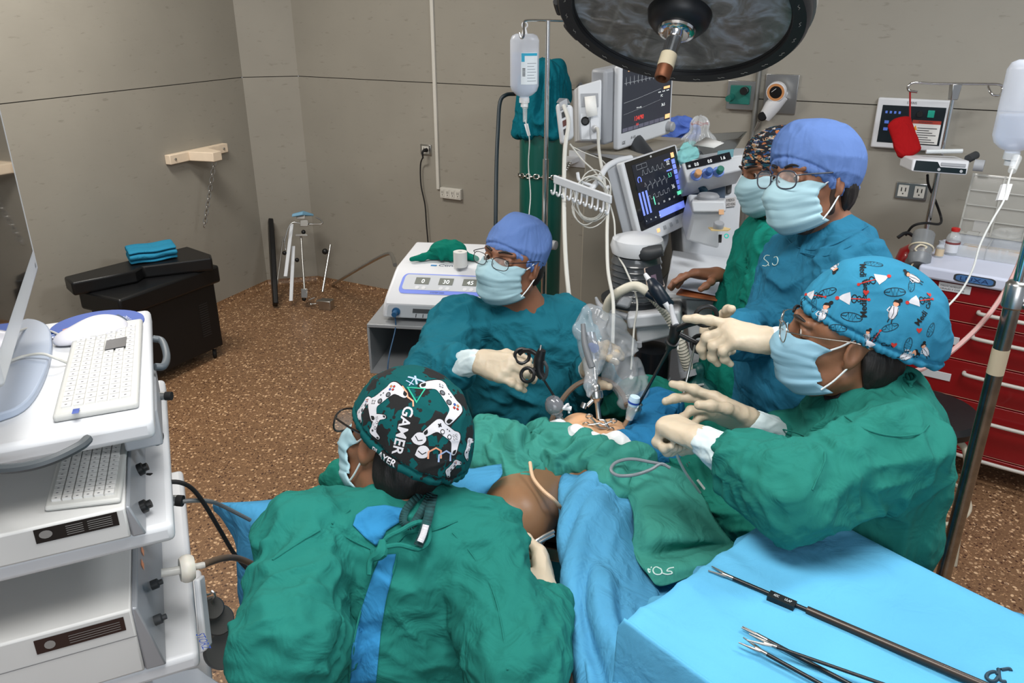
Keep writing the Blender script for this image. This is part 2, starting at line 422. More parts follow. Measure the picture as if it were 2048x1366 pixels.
def limb_folds(v, nrm, limbs, seed=0, base=0.0):
    """cloth folds: limbs = (a, b, radius, mode, amp); sleeves crease across, skirts hang in long folds"""
    W = np.full(len(v), 1e-9); A = np.zeros(len(v))
    wp = np.stack([vn(v * 7 + i * 31.7, seed + i) for i in range(3)], 1) - .5
    for li, (a, b, r, mode, amp) in enumerate(limbs):
        a = np.array(a, float); b = np.array(b, float); ab = b - a; L = np.linalg.norm(ab); az = ab / L
        p = v - a; u = p @ az; t = np.clip(u / L, 0, 1); q = p - np.outer(t * L, az); dist = np.linalg.norm(q, axis=1) - r
        wgt = np.exp(-np.maximum(dist, 0) / 0.03); e = q / (np.linalg.norm(q, axis=1, keepdims=True) + 1e-9)
        x, y, z = frame_from(V(az)); ex = e @ np.array(x); ey = e @ np.array(y)
        if mode == 'ring':   # sleeve: short creases slanting round the arm
            c = np.stack([u * 30 + ex * 1.6 + wp[:, 0] * 5, ex * 1.5 + u * 5, ey * 1.5 + wp[:, 1] * 2], 1)
            c2 = np.stack([u * 14 - ey * 1.8 + wp[:, 1] * 4, ex * 1.0, ey * 1.0], 1)
            d = 0.75 * ridge(c, seed + li * 7, 2.2) + 0.9 * ridge(c2, seed + li * 7 + 3, 1.8) + .15 * ridge(c * 2.1, seed + li, 2.5) - 0.5
        elif mode == 'long':  # hanging folds along the axis
            an = np.stack([ex * 3.2 + wp[:, 0] * 1.5, ey * 3.2 + wp[:, 1] * 1.5, u * 1.6], 1)
            an2 = np.stack([ex * 6 + wp[:, 0] * 3, ey * 6, u * 4 + wp[:, 2] * 3], 1)
            d = 0.9 * ridge(an, seed + li * 7, 1.2) + 0.35 * ridge(an2, seed + li) - 0.5
        else:                 # torso: soft diagonal folds
            c = np.stack([v[:, 0] * 8 + v[:, 2] * 5, v[:, 1] * 8, v[:, 2] * 3.5 - v[:, 0] * 4], 1) + wp * 2.2
            c2 = np.stack([v[:, 0] * 22 + v[:, 2] * 14, v[:, 1] * 22, v[:, 2] * 9], 1) + wp * 4
            d = 1.1 * ridge(c, seed + li * 7, 1.6) + 0.4 * ridge(c2, seed + 5, 2.0) + .1 * ridge(c2 * 2, seed + 6, 2.5) - 0.5
            if mode == 'crumple':
                c3 = np.stack([v[:, 0] * 15 + v[:, 2] * 6, v[:, 1] * 15, v[:, 2] * 12 - v[:, 0] * 5], 1) + wp * 3
                d = 1.1 * ridge(c3, seed + 2, 1.5) + .5 * ridge(c3 * 2.1 + 4, seed + 3, 2) - .6
        A += wgt * d * amp; W += wgt
    return v + nrm * (A / W * 1.35)[:, None]
def grow(name, sdf, m, parent=None, folds=None, seed=0, smooth_it=1, **k):
    v, f = sdf.mesh(); f = outward(v, f); v = relax(v, f, smooth_it)
    if folds: v = relax(limb_folds(v, vnormals(v, f), folds, seed), f, 1)
    return link(name, v, f, m, None, parent, angle=180, **k), (v, f)
def sheet(name, rows, m, parent=None, su=8, sv=8, amp=0.0, fs=(6, 6), seed=0, thick=0.003, fold_dir=None, mats=None, drop=None, **k):
    """a cloth: control points in rows, smoothed both ways, rippled, given thickness"""
    R = [crom(r, su) for r in rows]; R = list(map(list, zip(*[crom([r[i] for r in R], sv) for i in range(len(R[0]))])))
    nv, nu = len(R), len(R[0]); v = np.array([[tuple(p) for p in r] for r in R])
    du = np.gradient(v, axis=1); dv = np.gradient(v, axis=0); n = np.cross(du, dv); n /= np.linalg.norm(n, axis=2, keepdims=True) + 1e-12
    if amp:
        lu = np.cumsum(np.linalg.norm(du, axis=2), axis=1); lv = np.cumsum(np.linalg.norm(dv, axis=2), axis=0)
        q = np.stack([lu.ravel() * fs[0], lv.ravel() * fs[1], np.zeros(lu.size)], 1)
        q2 = q + np.stack([vn(q * .6 + 9, seed), vn(q * .6 + 40, seed), q[:, 2]], 1) * 2.2
        d = (0.8 * ridge(q2, seed, 1.3) + 0.45 * ridge(q2 * 2.3 + 5, seed + 1) + .2 * vn(q2 * 5, seed + 2) - .6).reshape(nv, nu)
        v = v + n * (d * amp)[:, :, None]
    v = v.reshape(-1, 3)
    fs_ = [(i * nu + j, i * nu + j + 1, (i + 1) * nu + j + 1, (i + 1) * nu + j) for i in range(nv - 1) for j in range(nu - 1)]
    if k.pop('geo', False): return v, fs_, nv, nu
    return link(name, v, fs_, m, None, parent, angle=180, solid=thick, **k)
# ================================================================ the room
WA = V((-1.91, 5.95, 0)); WB = V((-1.54, 6.05, 0)); WDB = V((0.877, -0.481, 0)).normalized(); WDL = V((-0.378, -0.926, 0)).normalized()
WNB = V((-WDB.y, WDB.x, 0)) * -1   # faces the room
WNL = V((0.926, -0.378, 0)).normalized()
def onplane(px, py, o, n):
    r = ray(px, py); return CAM + r * ((o - CAM).dot(n) / r.dot(n))
def onback(px, py, off=0.0): return onplane(px, py, WB + WNB * off, WNB)
def onleft(px, py, off=0.0): return onplane(px, py, WA + WNL * off, WNL)
def wall_mat():
    m = mat('painted_board', (150, 146, 136), 0.62, var=0.05, vscale=2.2); nt = m.node_tree; b = nt.nodes['Principled BSDF']
    tc = nt.nodes.new('ShaderNodeTexCoord'); mp = nt.nodes.new('ShaderNodeMapping'); mp.inputs['Scale'].default_value = (9, 9, 30)
    nt.links.new(tc.outputs['Object'], mp.inputs[0])
    n = nt.nodes.new('ShaderNodeTexNoise'); n.inputs['Scale'].default_value = 1.6; n.inputs['Detail'].default_value = 6; nt.links.new(mp.outputs[0], n.inputs['Vector'])
    r = nt.nodes.new('ShaderNodeValToRGB'); r.color_ramp.elements[0].position = 0.27; r.color_ramp.elements[0].color = (0.45, 0.43, 0.40, 1); r.color_ramp.elements[1].position = 0.36; r.color_ramp.elements[1].color = (1, 1, 1, 1)
    nt.links.new(n.outputs[0], r.inputs[0])
    mx = nt.nodes.new('ShaderNodeMix'); mx.data_type = 'RGBA'; mx.blend_type = 'MULTIPLY'; mx.inputs[0].default_value = 0.35
    old = b.inputs['Base Color'].links[0].from_socket
    nt.links.new(old, mx.inputs[6]); nt.links.new(r.outputs[0], mx.inputs[7]); nt.links.new(mx.outputs[2], b.inputs['Base Color'])
    bp = nt.nodes.new('ShaderNodeBump'); bp.inputs['Strength'].default_value = 0.12; bp.inputs['Distance'].default_value = 0.004
    nt.links.new(n.outputs[0], bp.inputs['Height']); nt.links.new(bp.outputs[0], b.inputs['Normal'])
    return m
WALLM = wall_mat(); GAP = mat('seam_backing', (40, 36, 31), 0.9)  # dark backing strip set into the gap between wall panels
def terrazzo():
    m = mat('terrazzo_floor', (128, 97, 70), 0.42, var=0.10, vscale=1.3); nt = m.node_tree; b = nt.nodes['Principled BSDF']
    tc = nt.nodes.new('ShaderNodeTexCoord'); last = b.inputs['Base Color'].links[0].from_socket
    for sc, lo, hi, col, sd in ((60, 0.72, 0.76, C(214, 178, 140), 0), (115, 0.66, 0.72, C(176, 138, 102), 3), (80, 0.80, 0.84, C(66, 42, 32), 7), (130, 0.66, 0.72, C(98, 68, 48), 11)):
        mp = nt.nodes.new('ShaderNodeMapping'); mp.inputs['Location'].default_value = (sd, sd * 2, 0); nt.links.new(tc.outputs['Object'], mp.inputs[0])
        nz = nt.nodes.new('ShaderNodeTexNoise'); nz.inputs['Scale'].default_value = sc * .8; nt.links.new(mp.outputs[0], nz.inputs['Vector'])
        ad = nt.nodes.new('ShaderNodeMix'); ad.data_type = 'VECTOR'; ad.inputs[0].default_value = 0.012; nt.links.new(mp.outputs[0], ad.inputs[4]); nt.links.new(nz.outputs[1], ad.inputs[5])
        vo = nt.nodes.new('ShaderNodeTexVoronoi'); vo.inputs['Scale'].default_value = sc; nt.links.new(ad.outputs[1], vo.inputs['Vector'])
        sp = nt.nodes.new('ShaderNodeSeparateColor'); nt.links.new(vo.outputs['Color'], sp.inputs[0])
        r1 = nt.nodes.new('ShaderNodeMapRange'); r1.inputs[1].default_value = lo; r1.inputs[2].default_value = hi; nt.links.new(sp.outputs[0], r1.inputs[0])
        r2 = nt.nodes.new('ShaderNodeMapRange'); r2.inputs[1].default_value = 0.48; r2.inputs[2].default_value = 0.36; nt.links.new(vo.outputs['Distance'], r2.inputs[0])
        mu = nt.nodes.new('ShaderNodeMath'); mu.operation = 'MULTIPLY'; nt.links.new(r1.outputs[0], mu.inputs[0]); nt.links.new(r2.outputs[0], mu.inputs[1])
        mx = nt.nodes.new('ShaderNodeMix'); mx.data_type = 'RGBA'; nt.links.new(mu.outputs[0], mx.inputs[0]); nt.links.new(last, mx.inputs[6]); mx.inputs[7].default_value = col
        last = mx.outputs[2]
    nt.links.new(last, b.inputs['Base Color'])
    return m
FLOORM = terrazzo()
mb = MB(); mb.box((-5.5, -3.5, -0.1), (5.5, 7.2, 0.0)); mb.build('floor', FLOORM, kind='structure', origin=(0, 0, 0))
mb = MB(); mb.box((-5.5, -3.5, 3.2), (5.5, 7.2, 3.3)); mb.build('ceiling', mat('ceiling_paint', (205, 203, 196), 0.8), kind='structure')
def wallseg(name, a, b, n):
    mb = MB(); t = 0.08
    def slab(z0, z1, off, tt, mi):
        mb.mi = mi; o = n * -off
        mb.hexa([a + o + V((0, 0, z0)), b + o + V((0, 0, z0)), b + o - n * tt + V((0, 0, z0)), a + o - n * tt + V((0, 0, z0)), a + o + V((0, 0, z1)), b + o + V((0, 0, z1)), b + o - n * tt + V((0, 0, z1)), a + o - n * tt + V((0, 0, z1))])
    slab(0, 1.5475, 0, t, 0); slab(1.5525, 3.2, 0, t, 0); slab(1.5476, 1.5524, 0.006, t - .006, 1)
    mb.build(name, [WALLM, GAP], kind='structure', origin=(0, 0, 0))
    mb = MB(); prof = [(0.0, 0.0), (0.035, 0.0), (0.018, 0.008), (0.007, 0.024), (0.004, 0.045), (0.0, 0.045)]
    d = (b - a); vs = [a + n * x + V((0, 0, z + .0005)) for x, z in prof] + [b + n * x + V((0, 0, z + .0005)) for x, z in prof]; k = len(prof)
    mb.add(vs, [(i, i + 1, k + i + 1, k + i) for i in range(k - 1)] + [tuple(range(k)), tuple(range(2 * k - 1, k - 1, -1))])
    mb.build('baseboard_' + name.split('_')[1], FLOORM, kind='structure', origin=(0, 0, 0))
wallseg('wall_left', WA + WDL * 8.5, WA, WNL)
wallseg('wall_corner', WA, WB, V((0.26, -0.966, 0)).normalized())
wallseg('wall_back', WB, WB + WDB * 7.6, WNB)
# ---- fixings on the back wall
ZZ = V((0, 0, 1))
def wface(pc, w_, h_, n, off=0.0):
    """a face w_ x h_ centred at pc on a wall of normal n"""
    u = ZZ.cross(n).normalized(); return Face(pc - u * w_ / 2 - ZZ * h_ / 2 + n * off, u * w_, ZZ * h_)
a = onback(864, 0); b = onback(878, 378)
mb = MB(); f = Face(V((b.x, b.y, b.z)) - WDB * .012, WDB * .024, ZZ * (3.2 - b.z)); f.box(mb, 0, 0, 1, 1, 0.0, 0.015)
mb.build('cable_trunking', CREAM, bevel=.002, label='slim cream cable trunking running up the wall to the ceiling', cat='cable trunking')
def outlet_plate(pc, n, w_, h_, m, cols, rows, lab, metal=False):
    f = wface(pc, w_, h_, n); r = root('electrical_outlet', f.p(.5, .5, 0), lab, 'wall socket')
    mb = MB(); f.box(mb, 0, 0, 1, 1, 0, 0.012 if metal else 0.03); mb.build('plate', m, r, bevel=.003)
    H_ = 0.012 if metal else 0.03
    for i in range(cols):
        for j in range(rows):
            mb = MB(); ca = (i + .5) / cols; cb = (j + .5) / rows; wd = .32 / cols; hd = .34 / rows
            mb.mi = 0; f.box(mb, ca - wd, cb - hd, ca + wd, cb + hd, H_ - .002, H_ + .003)
            mb.mi = 1; f.rect(mb, ca - wd * .5, cb - hd * .1, ca - wd * .3, cb + hd * .6, H_ + .0038); f.rect(mb, ca + wd * .3, cb - hd * .1, ca + wd * .5, cb + hd * .6, H_ + .0038); f.disc(mb, ca, cb - hd * .5, .0035, H_ + .0038)
            mb.build('receptacle', [CREAM, BLACK], r)
    return f
outlet_plate(onback(905, 386), WNB, .165, .072, CREAM, 4, 1, 'cream surface socket strip under the cable trunking')
f2 = outlet_plate(onback(853, 299), WNB, .085, .07, STEEL, 1, 1, 'small metal socket plate with a black plug in it', True)
outlet_plate(onback(1823, 382), WNB, .15, .085, STEEL, 2, 1, 'double socket on a brushed steel plate beside the infusion stand', True)
# power cord with plug
p0 = onback(853, 300, .02)
r = root('power_cord', p0, 'black power cord hanging from the metal wall socket', 'power cord')
mb = MB(); mb.cyl(p0, p0 + WNB * .03 + WDB * .0, .014, .011, 14); mb.tube([p0 + WNB * .03, p0 + WNB * .05 - ZZ * .01, p0 + WNB * .045 - ZZ * .05], [.011, .007, .005], 10); mb.build('plug', RUBBER, r)
pts = [p0 + WNB * .045 - ZZ * .04] + [onback(x, y, .03) for x, y in ((841, 330), (842, 370), (850, 410), (853, 450), (857, 500), (857, 540))] + [onback(866, 640, .06), onback(880, 700, .05)]
mb = MB(); mb.tube(pts, .0045, 8, 6); mb.build('cable', RUBBER, r)
# screw holes
mb = MB()
# ---- wooden bracket with chain on the left wall
q0 = onleft(325, 310); q1 = onleft(458, 300)
WOOD = mat('pale_painted_wood', (232, 214, 190), 0.6, var=.05, vscale=20)
c0 = onleft(390, 305)
r = root('wooden_bracket', c0, 'pale wooden bracket screwed to the wall above the black trunk', 'bracket')
ul = ZZ.cross(WNL).normalized()
f = Face(c0 - ul * .27 - ZZ * .035, ul * .54, ZZ * .06)
mb = MB(); f.box(mb, 0, 0, 1, 1, 0, .045); mb.build('back_board', WOOD, r, bevel=.004)
mb = MB(); mb.hexa([f.p(.30, .0, .045), f.p(.62, .0, .045), f.p(.55, -.1, .20), f.p(.40, -.1, .20), f.p(.30, 1.0, .045), f.p(.62, 1.0, .045), f.p(.55, .9, .20), f.p(.40, .9, .20)]); mb.build('arm', WOOD, r, bevel=.004)
for a_ in (.08, .92):
    mb = MB(); mb.cyl(f.p(a_, .5, .045), f.p(a_, .5, .052), .009, .007, 14); mb.build('bolt', STEEL, r)
def chain(mb, pts, L=.03, rw=.0028, wd=.010):
    """links along a polyline"""
    d = [0]
    for p, q in zip(pts[:-1], pts[1:]): d.append(d[-1] + (q - p).length)
    n = int(d[-1] / (L * .72))
    def at(s):
        for i in range(len(d) - 1):
            if s <= d[i + 1]: return pts[i].lerp(pts[i + 1], (s - d[i]) / max(1e-9, d[i + 1] - d[i]))
        return pts[-1]
    for k in range(n):
        a = at(k * L * .72); b = at(k * L * .72 + L); z = (b - a).normalized(); x, y, _ = frame_from(z, V((0, 0, 1)) if abs(z.z) < .7 else V((1, 0, 0)))
        if k % 2: x = y
        c = (a + b) / 2; loop = []
        for i in range(14):
            an = 2 * math.pi * i / 14; loop.append(c + z * (L / 2 * math.copysign(abs(math.sin(an)) ** .8, math.sin(an))) + x * (wd * math.cos(an)))
        mb.tube(loop, rw, 6, closed=True)
cp = f.p(.475, -.1, .17)
mb = MB(); chain(mb, [cp, cp + (onleft(408, 458, .12) - cp)], .038, .0032, .0125); mb.build('chain', STEEL, r)
for (x, y) in ((295, 312), (460, 278), (566, 262)):
    pass
# ---- fixed gas and suction points high on the back wall
c = onback(1562, 188, 0)
f = wface(c, .17, .20, WNB); r = root('suction_regulator', f.p(.5, .5), 'white suction regulator with round amber dial on a steel wall plate', 'regulator')
mb = MB(); f.box(mb, 0, 0, 1, 1, 0, .012); mb.build('wall_plate', STEEL, r, bevel=.002)
nb = WNB
def gauge(mbx, c, n, rr, d):
    mbx.lathe([(0, 0), (rr * .8, 0), (rr, d * .4), (rr, d), (rr * .9, d + .004), (rr * .86, d), (0, d)], c, n, 28)
mb = MB(); gc = f.p(.45, .62, .05); mb.cyl(f.p(.6, .5, .01), f.p(.6, .5, .06), .02, .018, 16)
mb.tube([f.p(.6, .5, .05), f.p(.35, .2, .06), f.p(.15, -.1, .06)], [.036, .042, .032], 16); gauge(mb, gc, (nb + V((0, 0, -.15))).normalized(), .05, .05); mb.build('housing', WHITE, r, bevel=.002)
gn = (nb + V((0, 0, -.15))).normalized()
mb = MB(); mb.lathe([(.044, .0), (.044, .003), (.032, .003), (.032, .001)], gc + gn * .05, gn, 28); mb.mi = 1; mb.lathe([(0, .0), (.032, .001), (0, .003)], gc + gn * .05, gn, 24)
mb.mi = 2; gx, gy, _ = frame_from(gn); mb.tube([gc + gn * .056 - gx * .02, gc + gn * .056 + gy * .02], .0015, 6); mb.build('dial', [mat('amber_ring', (200, 140, 90), .5), BLACK, WHITE], r)
mb = MB(); kc = f.p(.12, -.05, .07); mb.lathe([(0, 0), (.024, 0), (.024, .02), (.018, .026), (0, .026)], kc, nb, 22); mb.build('knob', BLACK, r)
mb = MB(); mb.cyl(f.p(.0, -.2, .06), f.p(-.1, -.45, .06), .008, .006, 12); mb.build('hose_nipple', STEEL, r)
c = onback(1486, 190); f = wface(c, .16, .15, WNB); r = root('gas_outlet', f.p(.5, .5), 'steel wall outlet with green and black gas couplings', 'gas outlet')
mb = MB(); f.box(mb, 0, 0, 1, 1, 0, .03); mb.build('wall_plate', STEEL, r, bevel=.002)
mb = MB(); f.box(mb, .12, .2, .8, .85, .03, .045); mb.build('coupling_panel', mat('green_enamel', (35, 110, 100), .4), r, bevel=.003)
mb = MB(); mb.cyl(f.p(.2, .45, .03), f.p(.15, .4, .09), .02, .016, 18); mb.mi = 1; mb.cyl(f.p(.62, .68, .03), f.p(.62, .68, .08), .022, .02, 18); mb.build('coupling', [mat('green_enamel', (35, 110, 100)), BLACK], r)
c = onback(1512, 200, .02); b_ = onback(1500, 560, .02)
mb = MB(); mb.cyl(V((c.x, c.y, 0.3)), V((c.x, c.y, 3.2)), .014, n=16); mb.build('gas_pipe', mat('galvanised_pipe', (140, 140, 136), .4, .6), label='thin grey vertical gas pipe on the wall behind the anaesthesia machine', cat='pipe')
# ---- isolation panel
f = pgram([(1774, 205), (1882, 212), (1866, 291), (1764, 282)], 4.9)
c = onback(1822, 248); f = wface(c, .335, .245, WNB)
r = root('alarm_panel', f.p(.5, .5), 'white framed black wall alarm panel with green switch and warning notice', 'alarm panel')
mb = MB(); f.box(mb, 0, 0, 1, 1, 0, .03); mb.build('frame', WHITE, r, bevel=.008, seg=3)
mb = MB(); f.box(mb, .08, .12, .93, .86, .028, .032); mb.build('face_plate', mat('panel_black', (22, 30, 36), .3), r)
mb = MB(); f.rect(mb, .52, .14, .90, .53, .0335); mb.mi = 1; f.rect(mb, .52, .53, .90, .60, .0336); mb.mi = 2
for i in range(7): f.rect(mb, .60, .17 + i * .045, .86 - .05 * (i % 3), .185 + i * .045, .0342)
mb.mi = 3; mb.add([f.p(.54, .40, .0342), f.p(.60, .40, .0342), f.p(.57, .50, .0342)], [(0, 1, 2)]); mb.mi = 2; f.text(mb, 'ATENCION', .60, .545, .035, .0345)
mb.build('warning_notice', [mat('paper', (225, 225, 222), .7), mat('notice_red', (170, 60, 45), .6), mat('ink', (60, 62, 66), .7), mat('notice_orange', (235, 150, 40), .6)], r)
mb = MB(); f.box(mb, .70, .66, .79, .80, .032, .040); mb.build('green_switch', emis('switch_green', (20, 140, 120), .25), r, bevel=.002)
mb = MB(); mb.cyl(f.p(.60, .72, .032), f.p(.60, .72, .05), .014, n=16); mb.build('rotary_switch', BLACK, r)
mb = MB()
for i in range(4): f.rect(mb, .13 + .06 * i, .70, .16 + .06 * i, .75, .0335)
f.rect(mb, .14, .50, .20, .56, .0335); f.rect(mb, .14, .36, .20, .42, .0335); mb.build('indicator_lamps', emis('lamp_blue', (80, 110, 190), .3), r, kind='stuff')
mb = MB(); f.text(mb, 'STERIS', .40, .90, .045, .031); mb.build('maker_text', mat('ink', (60, 62, 66)), r)
# red pouch hanging on a strap: built with the infusion stand below
# ================================================================ people
SKIN1 = mat('skin_warm', (130, 88, 66), 0.5, var=.06, vscale=14, bump=.2, bscale=260, bdist=.0008, sss=.12)
SKIN2 = mat('skin_brown', (124, 85, 62), 0.5, var=.06, vscale=14, bump=.2, bscale=260, bdist=.0008, sss=.12)
HAIR = mat('black_hair', (22, 17, 15), 0.55, bump=.6, bscale=300, stretch=(1, 1, .15), bdist=.002)
MASKM = mat('mask_blue', (158, 192, 202), 0.85, bump=.2, bscale=900, bdist=.0004)
LOOPM = mat('mask_loop', (225, 230, 232), 0.8)
LATEX = mat('latex_glove', (190, 176, 154), 0.48, bump=.5, bscale=55, bdist=.0022, var=.04, vscale=25, sss=.1)
CUFFM = mat('knit_cuff', (196, 212, 216), 0.85, bump=.4, bscale=120, stretch=(1, 1, 1), bdist=.001)
EYEW = mat('eye_white', (200, 192, 186), 0.25); IRIS = mat('eye_iris', (38, 24, 18), 0.15)
LENS = mat('spectacle_lens', (225, 232, 235), 0.04, alpha=0.16, coat=.5)
def headmat(c, F, U, s=1.0):
    """c centre of the head, F the way it faces, U the crown direction"""
    F = V(F).normalized(); U = V(U); U = (U - F * U.dot(F)).normalized(); R = F.cross(U)
    return Matrix.Translation(V(c)) @ Matrix(((R.x, F.x, U.x), (R.y, F.y, U.y), (R.z, F.z, U.z))).to_4x4() @ Matrix.Scale(1, 4)
def head_prims(s, M):
    o = s.M; s.M = M
    s.ell((0, -.012, .035), (.075, .094, .086), k=.02)
    s.ell((0, .018, -.03), (.062, .076, .075), k=.03)
    s.cap((-.03, .045, -.075), (.03, .045, -.075), .028, k=.025); s.cap((0, .07, -.098), (0, .074, -.09), .017, k=.02)
    s.cap((-.052, -.002, -.055), (-.03, .045, -.09), .02, .018, k=.02); s.cap((.052, -.002, -.055), (.03, .045, -.09), .02, .018, k=.02)
    for e in (-1, 1):
        s.ell((e * .044, .058, -.022), (.022, .022, .018), k=.02)         # cheekbone
        s.cap((e * .012, .090, .034), (e * .046, .076, .036), .0095, .008, k=.012)
        s.cap((e * .052, .04, .03), (e * .052, .04, .03), .016, k=.02)
        s.ell((e * .032, .094, .014), (.0165, .012, .011), k=.010, op='sub')
        s.ell((e * .0325, .0745, .0145), (.0155, .0125, .0125), k=.004)
        s.cap((e * .020, .0855, .0215), (e * .045, .080, .021), .0032, .003, k=.004)   # lid fold
        s.cap((e * .021, .084, .007), (e * .044, .079, .008), .003, .0028, k=.004)
        # ear
        s.ell((e * .077, -.008, .004), (.008, .019, .031), Matrix.Rotation(e * -.35, 3, 'Z') @ Matrix.Rotation(.2, 3, 'X'), k=.008)
        s.cap((e * .076, -.004, -.02), (e * .074, .0, -.026), .007, k=.006)
        s.ell((e * .086, -.005, .006), (.006, .010, .019), Matrix.Rotation(e * -.35, 3, 'Z'), k=.003, op='sub')
    s.cap((0, .090, .022), (0, .112, -.018), .0085, .0115, k=.010); s.cap((-.012, .098, -.024), (.012, .098, -.024), .009, k=.008)
    s.cap((-.018, .088, -.054), (.018, .088, -.054), .0075, k=.008); s.cap((-.016, .086, -.064), (.016, .086, -.064), .008, k=.006)
    s.M = o
def eyes(M, parent, look=(0, 0)):
    for e in (-1, 1):
        mb = MB(); c = V((e * .0325, .0745, .0145)); d = V((look[0], 1, look[1])).normalized(); r = .0135
        mb.T = M
        mb.ball(c, r, 10)
        mb.mi = 1; prof = [(0, r + .0006)] + [(r * math.sin(a), r * math.cos(a) + .0006) for a in (.12, .25, .36, .44)]
        mb.lathe(prof, c, d, 16)
        mb.build('eye', [EYEW, IRIS], parent)
        mb = MB(); mb.T = M; pts = [(e * .012, .1005, .037), (e * .03, .0955, .0425), (e * .05, .079, .038)]
        mb.tube(pts, [.0028, .0036, .0014], 6, 6); mb.build('eyebrow', HAIR, parent)
def mask(M, parent, m=None, seed=0, pk=1.0):
    nu, nv = 28, 26; vs = []
    zc = [(.0, .018), (.25, -.018), (.5, -.05), (.75, -.085), (1, -.118)]; yc = [(.0, .107), (.2, .129), (.35, .131), (.6, .118), (.85, .108), (1, .078)]
    def ip(t, a):
        for (x0, y0), (x1, y1) in zip(a[:-1], a[1:]):
            if t <= x1: return y0 + (y1 - y0) * (t - x0) / (x1 - x0)
        return a[-1][1]
    for j in range(nv + 1):
        v = j / nv
        for i in range(nu + 1):
            u = i / nu * 2 - 1; au = abs(u); th = u * math.radians(78)
            z0 = ip(v, zc); ze = .0 - .082 * v; k = au ** 1.7; z = z0 * (1 - k) + ze * k - (.012 * math.sin(math.pi * min(1, au * 1.5)) * (1 - v) ** 2)
            y0 = ip(v, yc); y = y0 - (1 - math.cos(th)) * (.098 if v < .8 else .085) ; x = .071 * math.sin(th)
            pl = 0
            for q in (.33, .5, .67): pl += .0026 * math.exp(-((v - q - .04 * k) / .018) ** 2) - .0024 * math.exp(-((v - q - .03 - .04 * k) / .016) ** 2)
            pl += (noise.noise(V((u * 3 + seed, v * 4, seed))) * .0045)
            y += pl * (1 - .5 * k) * pk; x += .0015 * math.sin(v * 30 + seed) * k
            vs.append(M @ V((x, y, z)))
    fs = [(j * (nu + 1) + i, j * (nu + 1) + i + 1, (j + 1) * (nu + 1) + i + 1, (j + 1) * (nu + 1) + i) for j in range(nv) for i in range(nu)]
    o = link('face_mask', vs, fs, m or MASKM, None, parent, angle=180, solid=.0022)
    for e in (-1, 1):
        for (za, zb, yb) in ((.0, .034, -.004), (-.080, -.020, -.004)):
            mb = MB(); mb.T = M; mb.tube([(e * .069, .032, za), (e * .075, .015, (za * .6 + zb * .4)), (e * .082, yb, zb)], .0018, 6, 5)
            mb.build('ear_loop', LOOPM, o)
    return o
def glasses(M, parent, m, w=.050, h=.038, r=.0011, z=.014, rimless=False):
    g = None; mb = MB(); mb.T = M
    def rim(e, n=24):
        out = []
        for i in range(n):
            a = 2 * math.pi * i / n; ca = math.copysign(abs(math.cos(a)) ** .75, math.cos(a)); sa = math.copysign(abs(math.sin(a)) ** .75, math.sin(a))
            x = e * .035 + ca * w / 2; out.append(V((x, .122 - abs(x) * .16, z - .004 + sa * h / 2)))
        return out
    for e in (-1, 1):
        if not rimless: mb.tube(rim(e), r, 6, closed=True)
        else: mb.tube(rim(e)[0:13], r * .8, 6)
        mb.tube([(e * .060, .112, z + .006), (e * .071, .100, z + .008), (e * .080, .05, z + .010), (e * .0835, -.005, z + .012), (e * .082, -.03, z + .004)], r * 1.1, 6, 4)
        mb.tube([(e * .012, .118, z - .006), (e * .010, .110, z - .012)], r * .8, 6)
    mb.tube([(-.011, .120, z + .003), (0, .124, z + .006), (.011, .120, z + .003)], r, 6, 4)
    g = mb.build('spectacles', m, parent)
    for e in (-1, 1):
        mb = MB(); mb.T = M; p = rim(e); c = sum(p, V()) / len(p)
        mb.add([c + V((0, .002, 0))] + p, [(0, i + 1, (i + 1) % len(p) + 1) for i in range(len(p))]); mb.build('lens', LENS, g)
    return g
def capmesh(M, parent, m, name='surgical_cap', r=(.083, .105, .094), c=(0, -.014, .043), cutp=(0, .1, .040), cutn=None, extra=(), amp=.004, seed=0, h=.003, mats=None, rollr=.0):
    R = .24
    p0 = M @ V(c); s = SDF([p0[i] - R for i in range(3)], [p0[i] + R for i in range(3)], h, M)
    s.ell(c, r, k=.01)
    for (a, rr, k) in extra: s.ell(a, rr, k=k)
    q = V(cutp); nrm = V(cutn or (0, .42, -.9)).normalized(); s.cut(q, nrm, .006)
    v, f = s.mesh(); f = outward(v, f); v = relax(v, f, 2)
    n = vnormals(v, f); Mi = np.array(M.inverted()); loc = v @ Mi[:3, :3].T + Mi[:3, 3]
    d = loc @ np.array(nrm) - q.dot(nrm)   # 0 at hem, negative above
    az = np.arctan2(loc[:, 0], loc[:, 1] + .012)
    g = np.stack([np.cos(az) * 9, np.sin(az) * 9, loc[:, 2] * 7], 1)
    g2 = np.stack([loc[:, 0] * 13, loc[:, 1] * 9, loc[:, 2] * 13], 1); g2 = g2 + vn(g2 * .8, 5)[:, None] * 1.5
    fol = ridge(g, seed) * np.exp(d / .05) * 1.3 + 1.3 * ridge(g2, seed + 1, 2) + .5 * ridge(g2 * 2.2, seed + 2, 2) - .8 - 1.2 * np.exp(-((d + .014) / .003) ** 2)
    v = v + n * (fol * amp)[:, None]
    o = link(name, v, f, mats or m, None, parent, angle=180)
    return o, v, f
def bvh_of(v, f): return BVHTree.FromPolygons([tuple(p) for p in v], [tuple(int(i) for i in q) for q in f])
